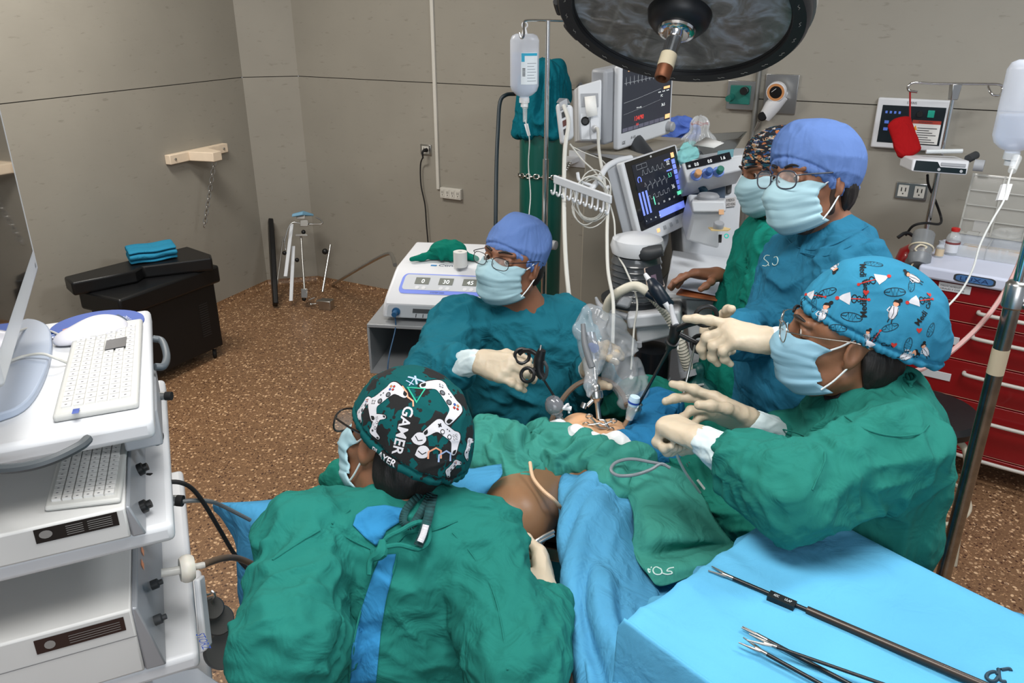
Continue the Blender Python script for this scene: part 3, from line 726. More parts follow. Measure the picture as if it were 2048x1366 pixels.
# ---- hands
def hand_pts(side, curls, thumb, spread=.10):
    """side +1 left hand, -1 right; fingers +Y, palm -Z; curls: four of (knuckle, middle, tip) in degrees"""
    kx = (.027, .008, -.011, -.028); ky = (.088, .092, .087, .078); Ls = ((.044, .026, .021), (.048, .030, .022), (.045, .028, .021), (.035, .021, .019))
    R = (.0102, .0104, .0098, .0088); out = []
    for i in range(4):
        x = side * kx[i]; p = V((x, ky[i], .0)); a = 0; sp = side * spread * (1, .25, -.4, -1.1)[i]
        ch = [p.copy()]
        for L, cu in zip(Ls[i], curls[i]):
            a += math.radians(cu); d = V((math.sin(sp) * math.cos(a), math.cos(sp) * math.cos(a), -math.sin(a))); p = p + d * L; ch.append(p.copy())
        out.append((ch, R[i]))
    b = V((side * .022, .022, -.010)); t1, t2, t3, out_ = thumb   # out angle, down angle, bend
    a = math.radians(t1); dn = math.radians(t2)
    d1 = V((side * math.sin(a) * math.cos(dn), math.cos(a) * math.cos(dn), -math.sin(dn)))
    a2 = math.radians(t1 - t3); dn2 = math.radians(t2 + out_)
    d2 = V((side * math.sin(a2) * math.cos(dn2), math.cos(a2) * math.cos(dn2), -math.sin(dn2)))
    a3 = math.radians(t1 - 1.8 * t3)
    d3 = V((side * math.sin(a3) * math.cos(dn2), math.cos(a3) * math.cos(dn2), -math.sin(dn2)))
    ch = [b, b + d1 * .044, b + d1 * .044 + d2 * .034, b + d1 * .044 + d2 * .034 + d3 * .026]
    out.append((ch, .0120)); return out
def handframe(W, d, palm, sc=1.0):
    d = V(d).normalized(); Z = -V(palm); Z = (Z - d * Z.dot(d)).normalized(); X = d.cross(Z)
    return Matrix.Translation(V(W)) @ Matrix(((X.x, d.x, Z.x), (X.y, d.y, Z.y), (X.z, d.z, Z.z))).to_4x4()
def hand(W, d, palm, side, curls, thumb, parent, el=None, m=None, name='glove', spread=.05, cuff=True, cuffl=.10, cm=None, sc=1.0, seed=0, ringcol=None):
    M = handframe(W, d, palm); ch = hand_pts(side, curls, thumb, spread)
    allp = [M @ (p * sc) for c, r in ch for p in c] + [V(W), V(W) - V(d).normalized() * .03]
    lo = [min(p[i] for p in allp) - .06 for i in range(3)]; hi = [max(p[i] for p in allp) + .06 for i in range(3)]
    s = SDF(lo, hi, .0016, M)
    q = lambda p: V(p) * sc
    for i, (c, r) in enumerate(ch):
        if i < 4: s.cap(q((c[0].x * .55, .012, .0)), q(c[0]), .0165 * sc, .0135 * sc, k=.014)
        else: s.cap(q((side * .008, .008, -.004)), q(c[0]), .015 * sc, .015 * sc, k=.014)
        for j in range(3):
            r0 = r * (1.0, .95, .9, .82)[j] * sc * (1.15 if (i == 4 and j == 0) else 1); r1 = r * (1.0, .95, .9, .78)[j + 1] * sc
            s.cap(q(c[j]), q(c[j + 1]), r0, r1, k=.005 if (i < 4 and j) else .008)
            if j: s.cap(q(c[j]), q(c[j]), r0 * 1.03, k=.006)
    s.ell(q((0, .05, -.008)), [a * sc for a in (.036, .045, .013)], k=.012)
    back = V(W) - V(d).normalized() * .02
    e = V(el) if el is not None else V(W) - V(d) * .25
    wd = (M.to_3x3() @ V((1, 0, 0)))
    s.M = Matrix.Identity(4)
    s.ecap(V(W) + V(d).normalized() * .012, V(W).lerp(e, .05 / max(.05, (e - V(W)).length)), (.029 * sc, .020 * sc), (.030 * sc, .025 * sc), wd, k=.012)
    v, f = s.mesh(); f = outward(v, f); v = relax(v, f, 1)
    if name == 'glove':
        n = vnormals(v, f); v = v + n * ((ridge(v * 55, seed) - .5) * .0012)[:, None]
    o = link(name, v, f, m or LATEX, None, parent, angle=180)
    if cuff:
        ax = (e - V(W)).normalized(); a = V(W) + ax * .008; b = V(W) + ax * cuffl
        s = SDF([min(a[i], b[i]) - .06 for i in range(3)], [max(a[i], b[i]) + .06 for i in range(3)], .0024)
        s.ecap(a, b, (.030 * sc, .0255 * sc), (.043, .039), wd, k=.004); s.cap(b, b, .0395, k=.004)
        g_, (v, f) = grow('knit_cuff', s, cm or CUFFM, parent, [(a, b, .036, 'ring', .0035)], seed + 3)
    return o, M, ch
# ---- a dressed figure
def lp(a, b, t): return V(a).lerp(V(b), t)
def person(lab, J, HM, skin, gown_m, group=None, hands=True, seed=0, torso=(.175, .125), hipw=(.18, .14), h=.0034, arm_r=(.060, .056, .046), hem=None, seat=False, gown_name='surgical_gown', collar=.062, fold=1.0, bare=(), legs=True, wide=None, sleeve_end=(.09, .09), back_open=None):
    """J: joints in the room. Body first, one skin from crown to feet, then the gown over it"""
    base = (V(J['ftL']) + V(J['ftR'])) / 2; base.z = 0
    r = root('person', base, lab, 'person', group)
    wide = V(wide) if wide is not None else (V(J['shL']) - V(J['shR']))
    P_ = [V(x) for k_, x in J.items()] + [HM @ V((0, 0, .12)), HM @ V((0, .12, 0))]
    lo = [min(p[i] for p in P_) - .12 for i in range(3)]; hi = [max(p[i] for p in P_) + .12 for i in range(3)]; lo[2] = -.005
    s = SDF(lo, hi, h); head_prims(s, HM)
    nk = V(J['neck']); hb = HM @ V((0, -.030, -.055)); hj = HM @ V((0, .01, -.07))
    s.cap(hb, nk, .050, .056, k=.03); s.cap(hj, nk.lerp(hb, .35), .034, .045, k=.03)
    pel = (V(J['hipL']) + V(J['hipR'])) / 2; ch = nk.lerp(pel, .22)
    s.ecap(ch, nk.lerp(pel, .60), (torso[0] * .78, torso[1] * .72), (torso[0] * .68, torso[1] * .7), wide, k=.05)
    s.ecap(nk.lerp(pel, .60), pel, (torso[0] * .68, torso[1] * .7), (torso[0] * .78, torso[1] * .78), wide, k=.05)
    for q in 'LR':
        s.cap(nk.lerp(V(J['sh' + q]), .1), J['sh' + q], .05, .045, k=.04); s.cap(J['sh' + q], J['el' + q], .044, .036, k=.03); s.cap(J['el' + q], V(J['el' + q]).lerp(V(J['wr' + q]), .93), .034, .019, k=.02)
        if legs:
            s.cap(J['hip' + q], J['kn' + q], .075, .052, k=.04); s.cap(J['kn' + q], V(J['ft' + q]) + V((0, 0, .08)), .050, .034, k=.02)
            fw = V(J.get('toe', (0, 1, 0))).normalized(); a = V(J['ft' + q]) + V((0, 0, .04)); s.cap(a - fw * .04, a + fw * .13, .036, .032, k=.02)
    body, bg = grow('body', s, skin, r, None)
    # gown
    zmin = hem if hem is not None else .35
    lo = [min(p[i] for p in P_) - .20 for i in range(3)]; hi = [max(p[i] for p in P_) + .20 for i in range(3)]; lo[2] = zmin - .03
    hi[2] = max(V(J['shL']).z, V(J['shR']).z, nk.z, V(J['elL']).z, V(J['elR']).z) + .16
    s = SDF(lo, hi, .0048)
    mid = nk.lerp(pel, .55)
    s.ecap(ch, mid, (torso[0], torso[1]), (torso[0] * .98, torso[1] * 1.06), wide, k=.06)
    s.ecap(mid, pel, (torso[0] * .98, torso[1] * 1.06), hipw, wide, k=.06)
    F = [(ch, pel, torso[1] * 1.1, 'torso', .017 * fold)]
    s.cap(nk + V((0, 0, -.015)), nk.lerp(ch, .5), collar, collar * 1.3, k=.03)
    for q in 'LR':
        S_, E_, W_ = V(J['sh' + q]), V(J['el' + q]), V(J['wr' + q])
        s.cap(nk.lerp(S_, .25) + V((0, 0, -.02)), S_, .058, arm_r[0], k=.05)
        e2 = E_.lerp(W_, max(.06, 1 - sleeve_end[0 if q == 'L' else 1] / max(.01, (W_ - E_).length)))
        s.cap(S_, E_, arm_r[0], arm_r[1], k=.04); s.cap(E_, e2, arm_r[1], arm_r[2], k=.03)
        F += [(S_, E_, arm_r[0], 'ring', .013 * fold), (E_, e2, arm_r[1], 'ring', .012 * fold)]
        if seat:
            K_ = V(J['kn' + q]); s.cap(J['hip' + q], K_, .11, .085, k=.06); s.cap(K_, V((K_.x, K_.y, zmin)), .085, .08, k=.05)
            F += [(V(J['hip' + q]), K_, .1, 'torso', .012)]
    if not seat:
        b_ = V((base.x * .5 + pel.x * .5, base.y * .5 + pel.y * .5, zmin - .05)); s.ecap(pel, b_, hipw, (hipw[0] * 1.12, hipw[1] * 1.2), wide, k=.06)
        F += [(pel, b_, hipw[1], 'long', .022 * fold)]
    s.cut((0, 0, zmin), (0, 0, -1), .006)
    gown, gg = grow(gown_name, s, gown_m, r, F, seed)
    return r, body, gown, gg, bg
CAPBLUE = cloth('cap_lavender', (94, 122, 178), bump=.2)
G_TEAL = cloth('gown_petrol', (28, 100, 116)); G_BLUE = cloth('gown_blue', (40, 108, 138)); G_GREEN = cloth('gown_green', (34, 110, 100)); G_GREEN2 = cloth('gown_green_back', (32, 110, 101)); G_SCRUB = cloth('scrub_green', (16, 112, 98))
WIRE = mat('dark_wire', (60, 56, 54), .3, .8); SILV = mat('silver_frame', (170, 160, 150), .25, 1.0)
def hair_cap(M, parent, c=(0, -.030, -.012), r=(.0775, .078, .075), extra=(), cutz=None):
    p0 = M @ V(c); s = SDF([p0[i] - .19 for i in range(3)], [p0[i] + .19 for i in range(3)], .003, M)
    s.ell(c, r, k=.01)
    for a, rr in extra: s.ell(a, rr, k=.015)
    s.cut((0, -.022, 0), (0, 1, -.25), .01)
    if cutz: s.cut((0, -.03, cutz), (0, -.35, -1), .01)
    v, f = s.mesh(); f = outward(v, f); n = vnormals(v, f); v = v + n * ((ridge(v * np.array([60, 60, 25]), 3) - .4) * .004)[:, None]
    return link('hair', v, f, HAIR, None, parent, angle=180)
def bones(nm, J, HM=None):
    d = lambda a, b: (V(J[a]) - V(J[b])).length
    print('BONES', nm, 'sh', round(d('shL', 'shR'), 2), 'uaL %.2f faL %.2f uaR %.2f faR %.2f' % (d('shL', 'elL'), d('elL', 'wrL'), d('shR', 'elR'), d('elR', 'wrR')), 'torso %.2f' % (V(J['neck']) - (V(J['hipL']) + V(J['hipR'])) / 2).length, 'neckz %.2f shz %.2f %.2f hipz %.2f' % (J['neck'].z, J['shL'].z, J['shR'].z, J['hipL'].z), 'head', [round(x, 2) for x in (HM.translation if HM else (0, 0, 0))])
def down(p, dz, dx=0, dy=0): return V((p[0] + dx, p[1] + dy, p[2] - dz))
REL = ((25, 35, 25), (28, 40, 25), (32, 42, 28), (36, 45, 30)); FIST = ((70, 85, 55), (75, 88, 55), (78, 88, 55), (80, 85, 50)); THUMB = (48, 28, 22, 10)
# ---- the surgeon by the electrosurgical unit
HM = headmat(P(1026, 526, 2.30), cv(-.56, -.12, -.82), cv(.27, .94, -.14))
J = dict(neck=P(1052, 625, 2.40), shR=P(915, 655, 2.34), shL=P(1128, 650, 2.46), elR=P(868, 745, 2.16), wrR=P(955, 722, 2.03), elL=P(1196, 790, 2.42), wrL=P(1176, 738, 2.20))
J['hipL'] = down(P(1060, 640, 2.42), .52, .10, .06); J['hipR'] = down(P(1060, 640, 2.42), .52, -.10, .02)
for q, x in (('L', .10), ('R', -.10)):
    J['kn' + q] = down(J['hip' + q], .02, x * .3 + .0, -.34); J['ft' + q] = V((J['kn' + q].x, J['kn' + q].y - .02, 0))
J['toe'] = V((.0, -1, 0)); bones('left surgeon', {k: v for k, v in J.items()}, HM); toe = J.pop('toe')
LS = dict(J); JJ = dict(J)
pL, bL, gL, ggL, _ = person('masked surgeon in petrol gown and lavender cap seated by the electrosurgical unit', J, HM, SKIN1, G_TEAL, seat=True, hem=.25, seed=11, torso=(.19, .135), arm_r=(.072, .066, .052), fold=1.15, sleeve_end=(.06, .10))
eyes(HM, bL, (-.35, .0)); mask(HM, pL, seed=1); glasses(HM, pL, WIRE, .050, .033, .0011)
hair_cap(HM, pL, cutz=-.06)
capmesh(HM, pL, CAPBLUE, r=(.085, .104, .092), extra=(((0, -.05, .075), (.065, .06, .052), .03), ((0, .0, .095), (.05, .06, .045), .03)), cutp=(0, .095, .046), cutn=(0, .50, -.87), amp=.004, seed=4)
mb = MB(); mb.T = HM; mb.tube([(0.02, -.115, .0), (.035, -.125, -.03), (.02, -.13, -.06)], [.006, .010, .007], 8, 5); mb.tube([(.0, -.115, .0), (-.02, -.13, -.03), (-.01, -.135, -.055)], [.006, .009, .006], 8, 5); mb.build('cap_tie', CAPBLUE, pL)
hRL = hand(J['wrR'], P(1035, 742, 1.97) - J['wrR'], cv(.15, -.35, .9), -1, ((30, 40, 25), (36, 45, 28), (44, 50, 30), (22, 25, 15)), (34, 22, 20, 5), pL, J['elR'], seed=5)
hLL = hand(J['wrL'], P(1192, 690, 2.10) - J['wrL'], cv(.75, .0, -.5), 1, ((30, 55, 30), (35, 60, 30), (40, 60, 30), (45, 60, 30)), (60, 30, 20, 10), pL, J['elL'], seed=6)
# ---- the camera assistant in front, seen from behind
HM = headmat(P(792, 890, 1.51), cv(-.74, .29, .60), cv(.22, .96, -.17)); HMG = HM
J = dict(neck=P(815, 1010, 1.50), shL=P(618, 1090, 1.43), shR=P(955, 1092, 1.50), elL=P(570, 1290, 1.22), wrL=P(700, 1300, 1.55), elR=P(1035, 1350, 1.30), wrR=P(1094, 1195, 1.50))
c = (J['shL'] + J['shR']) / 2
for q, x in (('L', -.10), ('R', .10)):
    J['hip' + q] = V((c.x + x, c.y - .06, .60)); J['kn' + q] = V((c.x + x * 1.8, c.y + .36, .60)); J['ft' + q] = V((c.x + x * 1.8, c.y + .34, 0))
bones('assistant', J, HM)
pG, bG, gG, ggG, _ = person('masked assistant in green gown with game controller print cap, seen from behind', J, HM, SKIN2, G_GREEN2, seat=True, hem=.25, seed=21, torso=(.20, .145), hipw=(.20, .17), arm_r=(.078, .072, .052), fold=1.1, sleeve_end=(.06, .05))
mask(HM, pG, seed=2); glasses(HM, pG, WIRE, .056, .046, .0019); eyes(HM, bG)
hair_cap(HM, pG, c=(0, -.030, -.025), r=(.079, .082, .082), cutz=-.10)
hRG = hand(J['wrR'], P(1082, 1095, 1.60) - J['wrR'], cv(-.7, .2, .6), -1, ((30, 50, 30), (50, 70, 40), (60, 75, 40), (65, 75, 40)), (45, 40, 10, 20), pG, J['elR'], seed=8)
hLG = hand(J['wrL'], V((.3, 1, -.1)), (0, 0, -1), 1, REL, THUMB, pG, J['elL'], seed=9)
# ---- the nurse at the anaesthesia machine
HM = headmat(P(1548, 350, 2.45), cv(-.93, -.22, -.22), cv(.0, .97, -.2)); HMN = HM
J = dict(neck=P(1562, 442, 2.52), shR=P(1518, 482, 2.68), shL=P(1545, 505, 2.38), elL=P(1530, 600, 2.30), wrL=P(1550, 650, 2.15), elR=P(1502, 572, 2.68), wrR=P(1440, 548, 2.64))
c = (J['shL'] + J['shR']) / 2
for q, y in (('L', -.10), ('R', .10)):
    J['hip' + q] = V((c.x, c.y + y, .86)); J['kn' + q] = V((c.x - .03, c.y + y, .46)); J['ft' + q] = V((c.x - .02, c.y + y, 0))
bones('nurse', J, HM)
SLV = mat('black_undershirt', (20, 20, 22), .85)
pN, bN, gN, ggN, _ = person('nurse in green scrubs and dark lettered cap at the anaesthesia machine', J, HM, SKIN1, G_SCRUB, hem=.45, seed=31, gown_name='scrubs', torso=(.17, .12), arm_r=(.058, .054, .046), sleeve_end=(.05, .20))
mask(HM, pN, seed=3); eyes(HM, bN)
mb = MB(); mb.tube([J['elR'].lerp(J['wrR'], .1), J['elR'].lerp(J['wrR'], .62)], [.048, .043], 16); mb.build('undershirt_sleeve', SLV, pN)
hand(J['wrR'], P(1375, 545, 2.62) - J['wrR'], cv(-.1, -1, .1), -1, ((12, 15, 10), (18, 20, 12), (24, 22, 12), (28, 24, 14)), (45, 20, 10, 5), pN, J['elR'], m=SKIN1, name='hand', cuff=False, spread=.16)
hand(J['wrL'], V((-.3, -.3, -.5)), (0, .6, -.6), 1, REL, THUMB, pN, J['elL'], m=SKIN1, name='hand', cuff=False)
# ---- the standing surgeon on the far side
HM = headmat(P(1624, 367, 1.89), cv(-.89, -.10, -.43), cv(.12, .98, -.14)); HMS = HM
J = dict(neck=P(1676, 488, 1.92), shR=P(1590, 530, 2.08), shL=P(1706, 548, 1.82), elL=P(1668, 700, 1.66), wrL=P(1548, 683, 1.62), elR=P(1540, 665, 2.02), wrR=P(1446, 672, 1.84))
c = (J['shL'] + J['shR']) / 2
for q, e in (('L', -.1), ('R', .1)):
    J['hip' + q] = V((c.x - .02 - e * .3, c.y + .02 + e, .90)); J['kn' + q] = V((c.x - e * .3, c.y + .03 + e, .48)); J['ft' + q] = V((c.x - e * .3, c.y + .04 + e, 0))
bones('surgeon', J, HM)
pS, bS, gS, ggS, _ = person('tall bearded surgeon with glasses in blue gown and lavender cap at the table', J, HM, SKIN1, G_BLUE, hem=.30, seed=41, torso=(.18, .135), hipw=(.17, .13), arm_r=(.070, .062, .048), collar=.078, sleeve_end=(.08, .06))
mask(HM, pS, seed=4); glasses(HM, pS, mat('grey_frame', (58, 62, 72), .35), .052, .040, .0018); eyes(HM, bS, (0, -.2))
hair_cap(HM, pS, c=(0, -.036, -.014), r=(.078, .078, .078), cutz=-.085)
capmesh(HM, pS, CAPBLUE, r=(.090, .112, .102), c=(0, -.016, .048), extra=(((0, -.07, .03), (.07, .055, .06), .03), ((0, .03, .09), (.065, .06, .05), .03)), cutp=(0, .1, .046), cutn=(0, .50, -.87), amp=.0045, seed=6)
mb = MB(); mb.T = HM; mb.ball((0, -.125, -.012), (.03, .016, .014), 10); mb.tube([(.0, -.128, -.01), (.02, -.14, -.03), (.045, -.13, -.035)], [.005, .010, .008], 8, 5); mb.build('cap_tie', CAPBLUE, pS)
# beard along the jaw
s = SDF([HM.translation[i] - .15 for i in range(3)], [HM.translation[i] + .15 for i in range(3)], .003, HM)
for e in (-1, 1):
    s.cap((e * .070, .004, -.015), (e * .059, .002, -.055), .008, .012, k=.01); s.cap((e * .057, .004, -.06), (e * .034, .045, -.096), .014, .016, k=.01)
s.cap((-.03, .05, -.098), (.03, .05, -.098), .018, k=.015)
grow('beard', s, mat('beard', (48, 33, 26), .8, bump=.6, bscale=500, bdist=.001), pS)
hSL = hand(J['wrL'], P(1440, 660, 1.62) - J['wrL'], cv(.1, -.75, .55), 1, ((2, 8, 6), (38, 50, 30), (50, 55, 35), (55, 60, 35)), (38, 12, 18, 5), pS, J['elL'], spread=.06, seed=12, cuffl=.085)
hSR = hand(J['wrR'], P(1402, 690, 1.74) - J['wrR'], cv(.3, .0, -.9), -1, FIST, THUMB, pS, J['elR'], seed=13)
# ---- the instrument nurse
HM = headmat(P(1690, 680, 1.52), cv(-.95, .16, .22), cv(.22, .86, -.40)); HMW = HM
J = dict(neck=P(1775, 800, 1.53), shR=P(1690, 850, 1.72), shL=P(1785, 905, 1.42), elL=P(1590, 990, 1.36), wrL=P(1405, 880, 1.50), elR=P(1618, 905, 1.74), wrR=P(1505, 845, 1.66))
c = (J['shL'] + J['shR']) / 2
for q, e in (('L', -.1), ('R', .1)):
    J['hip' + q] = V((c.x - .03, c.y + e * .8 + .02, .80)); J['kn' + q] = V((c.x - .04, c.y + e + .02, .42)); J['ft' + q] = V((c.x - .03, c.y + e + .02, 0))
bones('instrument nurse', J, HM)
pW, bW, gW, ggW, _ = person('instrument nurse in a green gown and bright blue cap printed with little nurses', J, HM, SKIN2, G_GREEN, hem=.28, seed=51, torso=(.175, .135), hipw=(.175, .14), arm_r=(.078, .070, .058), collar=.07, sleeve_end=(.10, .11))
mask(HM, pW, seed=5, m=mat('mask_sky', (130, 172, 192), .85, bump=.2, bscale=900, bdist=.0004)); glasses(HM, pW, SILV, .048, .036, .0011); eyes(HM, bW)
hair_cap(HM, pW, c=(0, -.034, -.026), r=(.078, .080, .080), cutz=-.10)
hWL = hand(J['wrL'], P(1345, 850, 1.56) - J['wrL'], cv(-.3, -.8, .5), 1, FIST, (50, 30, 30, 10), pW, J['elL'], seed=14, cuffl=.075)
hWR = hand(J['wrR'], P(1400, 800, 1.70) - J['wrR'], cv(-.1, -.75, -.65), -1, ((5, 8, 6), (15, 22, 15), (35, 40, 20), (40, 45, 20)), (35, 25, 15, 5), pW, J['elR'], spread=.08, seed=15, cuffl=.13)
# ================================================================ things along the walls
def zl(Y, py):
    b = (683 - py) / FPX; return CAMH + Y * (b * CP - SP) / (CP + b * SP)
def XY(px, py, t):
    p = P(px, py, t); return V((p.x, p.y, 0))
def up(xy, z): return V((xy[0], xy[1], z))
def circ(c, n, r, k=20, ry=None):
    x, y, _ = frame_from(n); ry = ry or r
    return [V(c) + x * (r * math.cos(2 * math.pi * i / k)) + y * (ry * math.sin(2 * math.pi * i / k)) for i in range(k)]
def caster(parent, c, r=.03):
    mb = MB(); c = V(c); mb.lathe([(0, -.011), (r * .8, -.011), (r, -.006), (r, .006), (r * .8, .011), (0, .011)], up(c, r), (1, .3, 0), 20)
    mb.mi = 1; mb.tube([up(c, r) + V((0, 0, 0)), up(c, r * 2.3)], [.006, .01], 10); mb.build('caster', [RUBBER, STEEL], parent)
# ---- surgical light
LN = cv(-.20, -.97, -.15).normalized(); LC = P(1359, 30, 1.95); LXu = cv(.96, -.2, 0); X_, Y_, Z_ = frame_from(LN, LXu)
r = root('surgical_light', LC, 'big round surgical light with black rim, mottled glass and centre handle, switched off', 'surgical light')
RIM = mat('lamp_rim', (26, 27, 30), .45)
mb = MB(); mb.lathe([(.262, .004), (.266, -.006), (.258, -.010), (.266, .012), (.296, .014), (.304, .004), (.306, -.012), (.30, -.03), (.285, -.045)], LC, LN, 96, LXu, False); mb.build('rim', RIM, r)
def lampglass():
    m = mat('mottled_glass', (84, 84, 84), .30, var=.12, vscale=5, coat=.3); nt = m.node_tree; b = nt.nodes['Principled BSDF']
    tc = nt.nodes.new('ShaderNodeTexCoord'); n = nt.nodes.new('ShaderNodeTexNoise'); n.inputs['Scale'].default_value = 14; n.inputs['Detail'].default_value = 5; n.inputs['Distortion'].default_value = 1.4
    nt.links.new(tc.outputs['Object'], n.inputs['Vector']); rp = nt.nodes.new('ShaderNodeValToRGB')
    e = rp.color_ramp.elements; e[0].position = .30; e[0].color = C(84, 82, 79); e[1].position = .72; e[1].color = C(168, 174, 184); q = e.new(.52); q.color = C(122, 119, 114)
    nt.links.new(n.outputs[0], rp.inputs[0]); nt.links.new(rp.outputs[0], b.inputs['Base Color']); b.inputs['Metallic'].default_value = .0
    bp = nt.nodes.new('ShaderNodeBump'); bp.inputs['Strength'].default_value = .25; bp.inputs['Distance'].default_value = .01; nt.links.new(n.outputs[0], bp.inputs['Height']); nt.links.new(bp.outputs[0], b.inputs['Normal']); return m
mb = MB(); mb.lathe([(0, -.052), (.07, -.050), (.14, -.042), (.20, -.029), (.24, -.016), (.263, -.003)], LC, LN, 96, LXu); mb.build('glass_cover', lampglass(), r)
mb = MB(); mb.lathe([(.303, -.010), (.305, -.035), (.30, -.07), (.28, -.10), (.22, -.14), (.12, -.17), (0, -.178)], LC + cv(.012, .012, 0), LN, 72, LXu); mb.build('housing', mat('lamp_shell', (132, 130, 124), .4), r)
mb = MB()
for k in range(26):
    an = 2 * math.pi * k / 26 + .05; d1 = X_ * math.cos(an) + Y_ * math.sin(an); tg = Y_ * math.cos(an) - X_ * math.sin(an)
    c = LC + d1 * .282 + LN * .0139
    mb.tube([c - tg * .009 - d1 * .002, c - tg * .003 + d1 * .002, c + tg * .003 - d1 * .002, c + tg * .009 + d1 * .002], .0007, 4)
mb.build('rim_marks', mat('rim_mark', (170, 168, 160), .5), r)
for (a0, a1) in ((-2.62, -2.42), (-2.95, -2.80)):
    mb = MB(); pts = []
    for k in range(7):
        an = a0 + (a1 - a0) * k / 6; pts.append(LC + (X_ * math.cos(an) + Y_ * math.sin(an)) * .307 - LN * .006)
    mb.tube(pts, .010, 10); mb.build('rim_grip', RIM, r)
mb = MB(); mb.lathe([(.0, -.06), (.085, -.052), (.090, -.035), (.088, -.012), (.080, -.010), (.078, .0), (.074, .018), (.060, .034), (.040, .040), (0, .040)], LC, LN, 48); hub = mb.build('hub', mat('hub_black', (24, 27, 31), .4), r)
HX = LC + LN * .038
mb = MB(); mb.lathe([(.044, 0), (.046, .004), (.044, .010), (.034, .012), (.030, .016), (0, .016)], HX, LN, 36); mb.build('collar_ring', CHROME, hub)
HD = (LN + cv(-.12, -.02, -.06)).normalized()
mb = MB(); mb.lathe([(.019, .01), (.0185, .075)], HX, HD, 28); mb.mi = 1; mb.lathe([(.020, .072), (.0205, .108)], HX, HD, 28); mb.mi = 2; mb.lathe([(.0195, .106), (.019, .135), (.016, .140), (.010, .137), (.008, .125), (0, .125)], HX, HD, 28)
mb.build('handle', [CHROME, mat('tape_cream', (190, 180, 155), .8), mat('worn_copper', (112, 70, 48), .5, .6)], r)
mb = MB(); a = LC - LN * .17; mb.tube([a, a - LN * .12 + V((0, 0, .05)), V((a.x + .05, a.y + .55, 2.9)), V((a.x + .05, a.y + .55, 3.2))], [.03, .028, .03, .035], 16, 6); mb.build('arm', mat('lamp_arm', (170, 168, 160), .4), r)
# ---- black trunk with pads
c0 = G(447, 690, .07); c1 = G(328, 745, .07); tl = (c1 - c0); tl.z = 0; tl.normalize(); td = V((tl.y, -tl.x, 0)) * -1
if td.dot(WNL) > 0: td = -td
TB = mat('black_leatherette', (15, 16, 18), .38, bump=.25, bscale=160, bdist=.001); TS = mat('black_box_paint', (12, 13, 15), .5, bump=.15, bscale=90)
zr = zl(c0.y, 565); zt = zl(c0.y, 531)
r = root('storage_trunk', up(c0 + tl * .4 + td * .18, 0), 'black wheeled box with padded lid standing against the wall under the bracket', 'trunk')
f = Face(c0 - ZZ * 0, tl * .64, ZZ * (zr - .07)); f.n = -td
mb = MB(); f.box(mb, 0, 0, 1, 1, -.26, 0)
mb.build('body', TS, r, bevel=.008)
mb = MB()
for k in range(15): f.box(mb, .12, .25 + k * .035, .22, .262 + k * .035, -.004, .0015)
mb.build('vent_slots', mat('slot_edge', (40, 40, 42), .5), r)
f = Face(up(c0, zr) - tl * .03, tl * .70, ZZ * (zt - zr)); f.n = -td
mb = MB(); f.box(mb, 0, 0, 1, 1, -.30, .03); mb.build('padded_lid', TB, r, bevel=.015, seg=3)
for a, b in ((.05, .03), (.58, .03), (.05, .23), (.58, .23)): caster(r, up(c0 + tl * a + td * b, 0), .03)
zp = zt
pts = [(127, 553), (242, 524), (375, 492), (422, 508), (424, 516), (285, 532), (270, 541), (142, 566)]
zb = zt + .075; A_ = [G(x, y, zb) for x, y in pts]
cx = sum((p.x for p in A_)) / len(A_); cy = sum((p.y for p in A_)) / len(A_)
mb = MB(); mb.prism([(p.x - cx, p.y - cy) for p in A_], (cx, cy, zt + .001), (1, 0, 0), (0, 1, 0), ZZ, .074)
mb.build('arm_board_cushion', TB, bevel=.012, seg=3, label='long black cushion with tapering end lying on the trunk lid', cat='cushion')
# folded towel
TW = cloth('towel_blue', (44, 130, 165)); bz = zb
q = [G(250, 524, bz), G(262, 533, bz), G(358, 518, bz), G(345, 500, bz)]
ux = (q[2] - q[1]); uy = (q[3] - q[2]); n_ = 10; rows = []
mb = MB()
def foldcloth(o, ux, uy, layers, hh, name, m, lab, cat):
    vs = []; prof = []
    for L in range(layers):
        z0 = L * hh / layers + .004; z1 = (L + 1) * hh / layers
        zz = (z0 + z1) / 2; s = [(.02 + .9 * k / 8, zz + .002 * math.sin(k * 2 + L)) for k in range(9)]
        prof += s if L % 2 == 0 else s[::-1]
    nu = 14; rr = []
    for k in range(nu + 1):
        a = k / nu; rr.append([o + ux * a + uy * (p[0] + .015 * math.sin(a * 7 + p[1] * 90)) + ZZ * (p[1] + .003 * math.sin(a * 9)) for p in prof])
    v = [p for r_ in rr for p in r_]; w_ = len(prof)
    fs = [(i * w_ + j, i * w_ + j + 1, (i + 1) * w_ + j + 1, (i + 1) * w_ + j) for i in range(nu) for j in range(w_ - 1)]
    return link(name, v, fs, m, None, None, angle=180, solid=hh / layers * .8, sub=1, label=lab, cat=cat)
foldcloth(q[1], ux, uy * 1.0, 4, .075, 'folded_towel', TW, 'folded blue towel on the black cushion', 'towel')
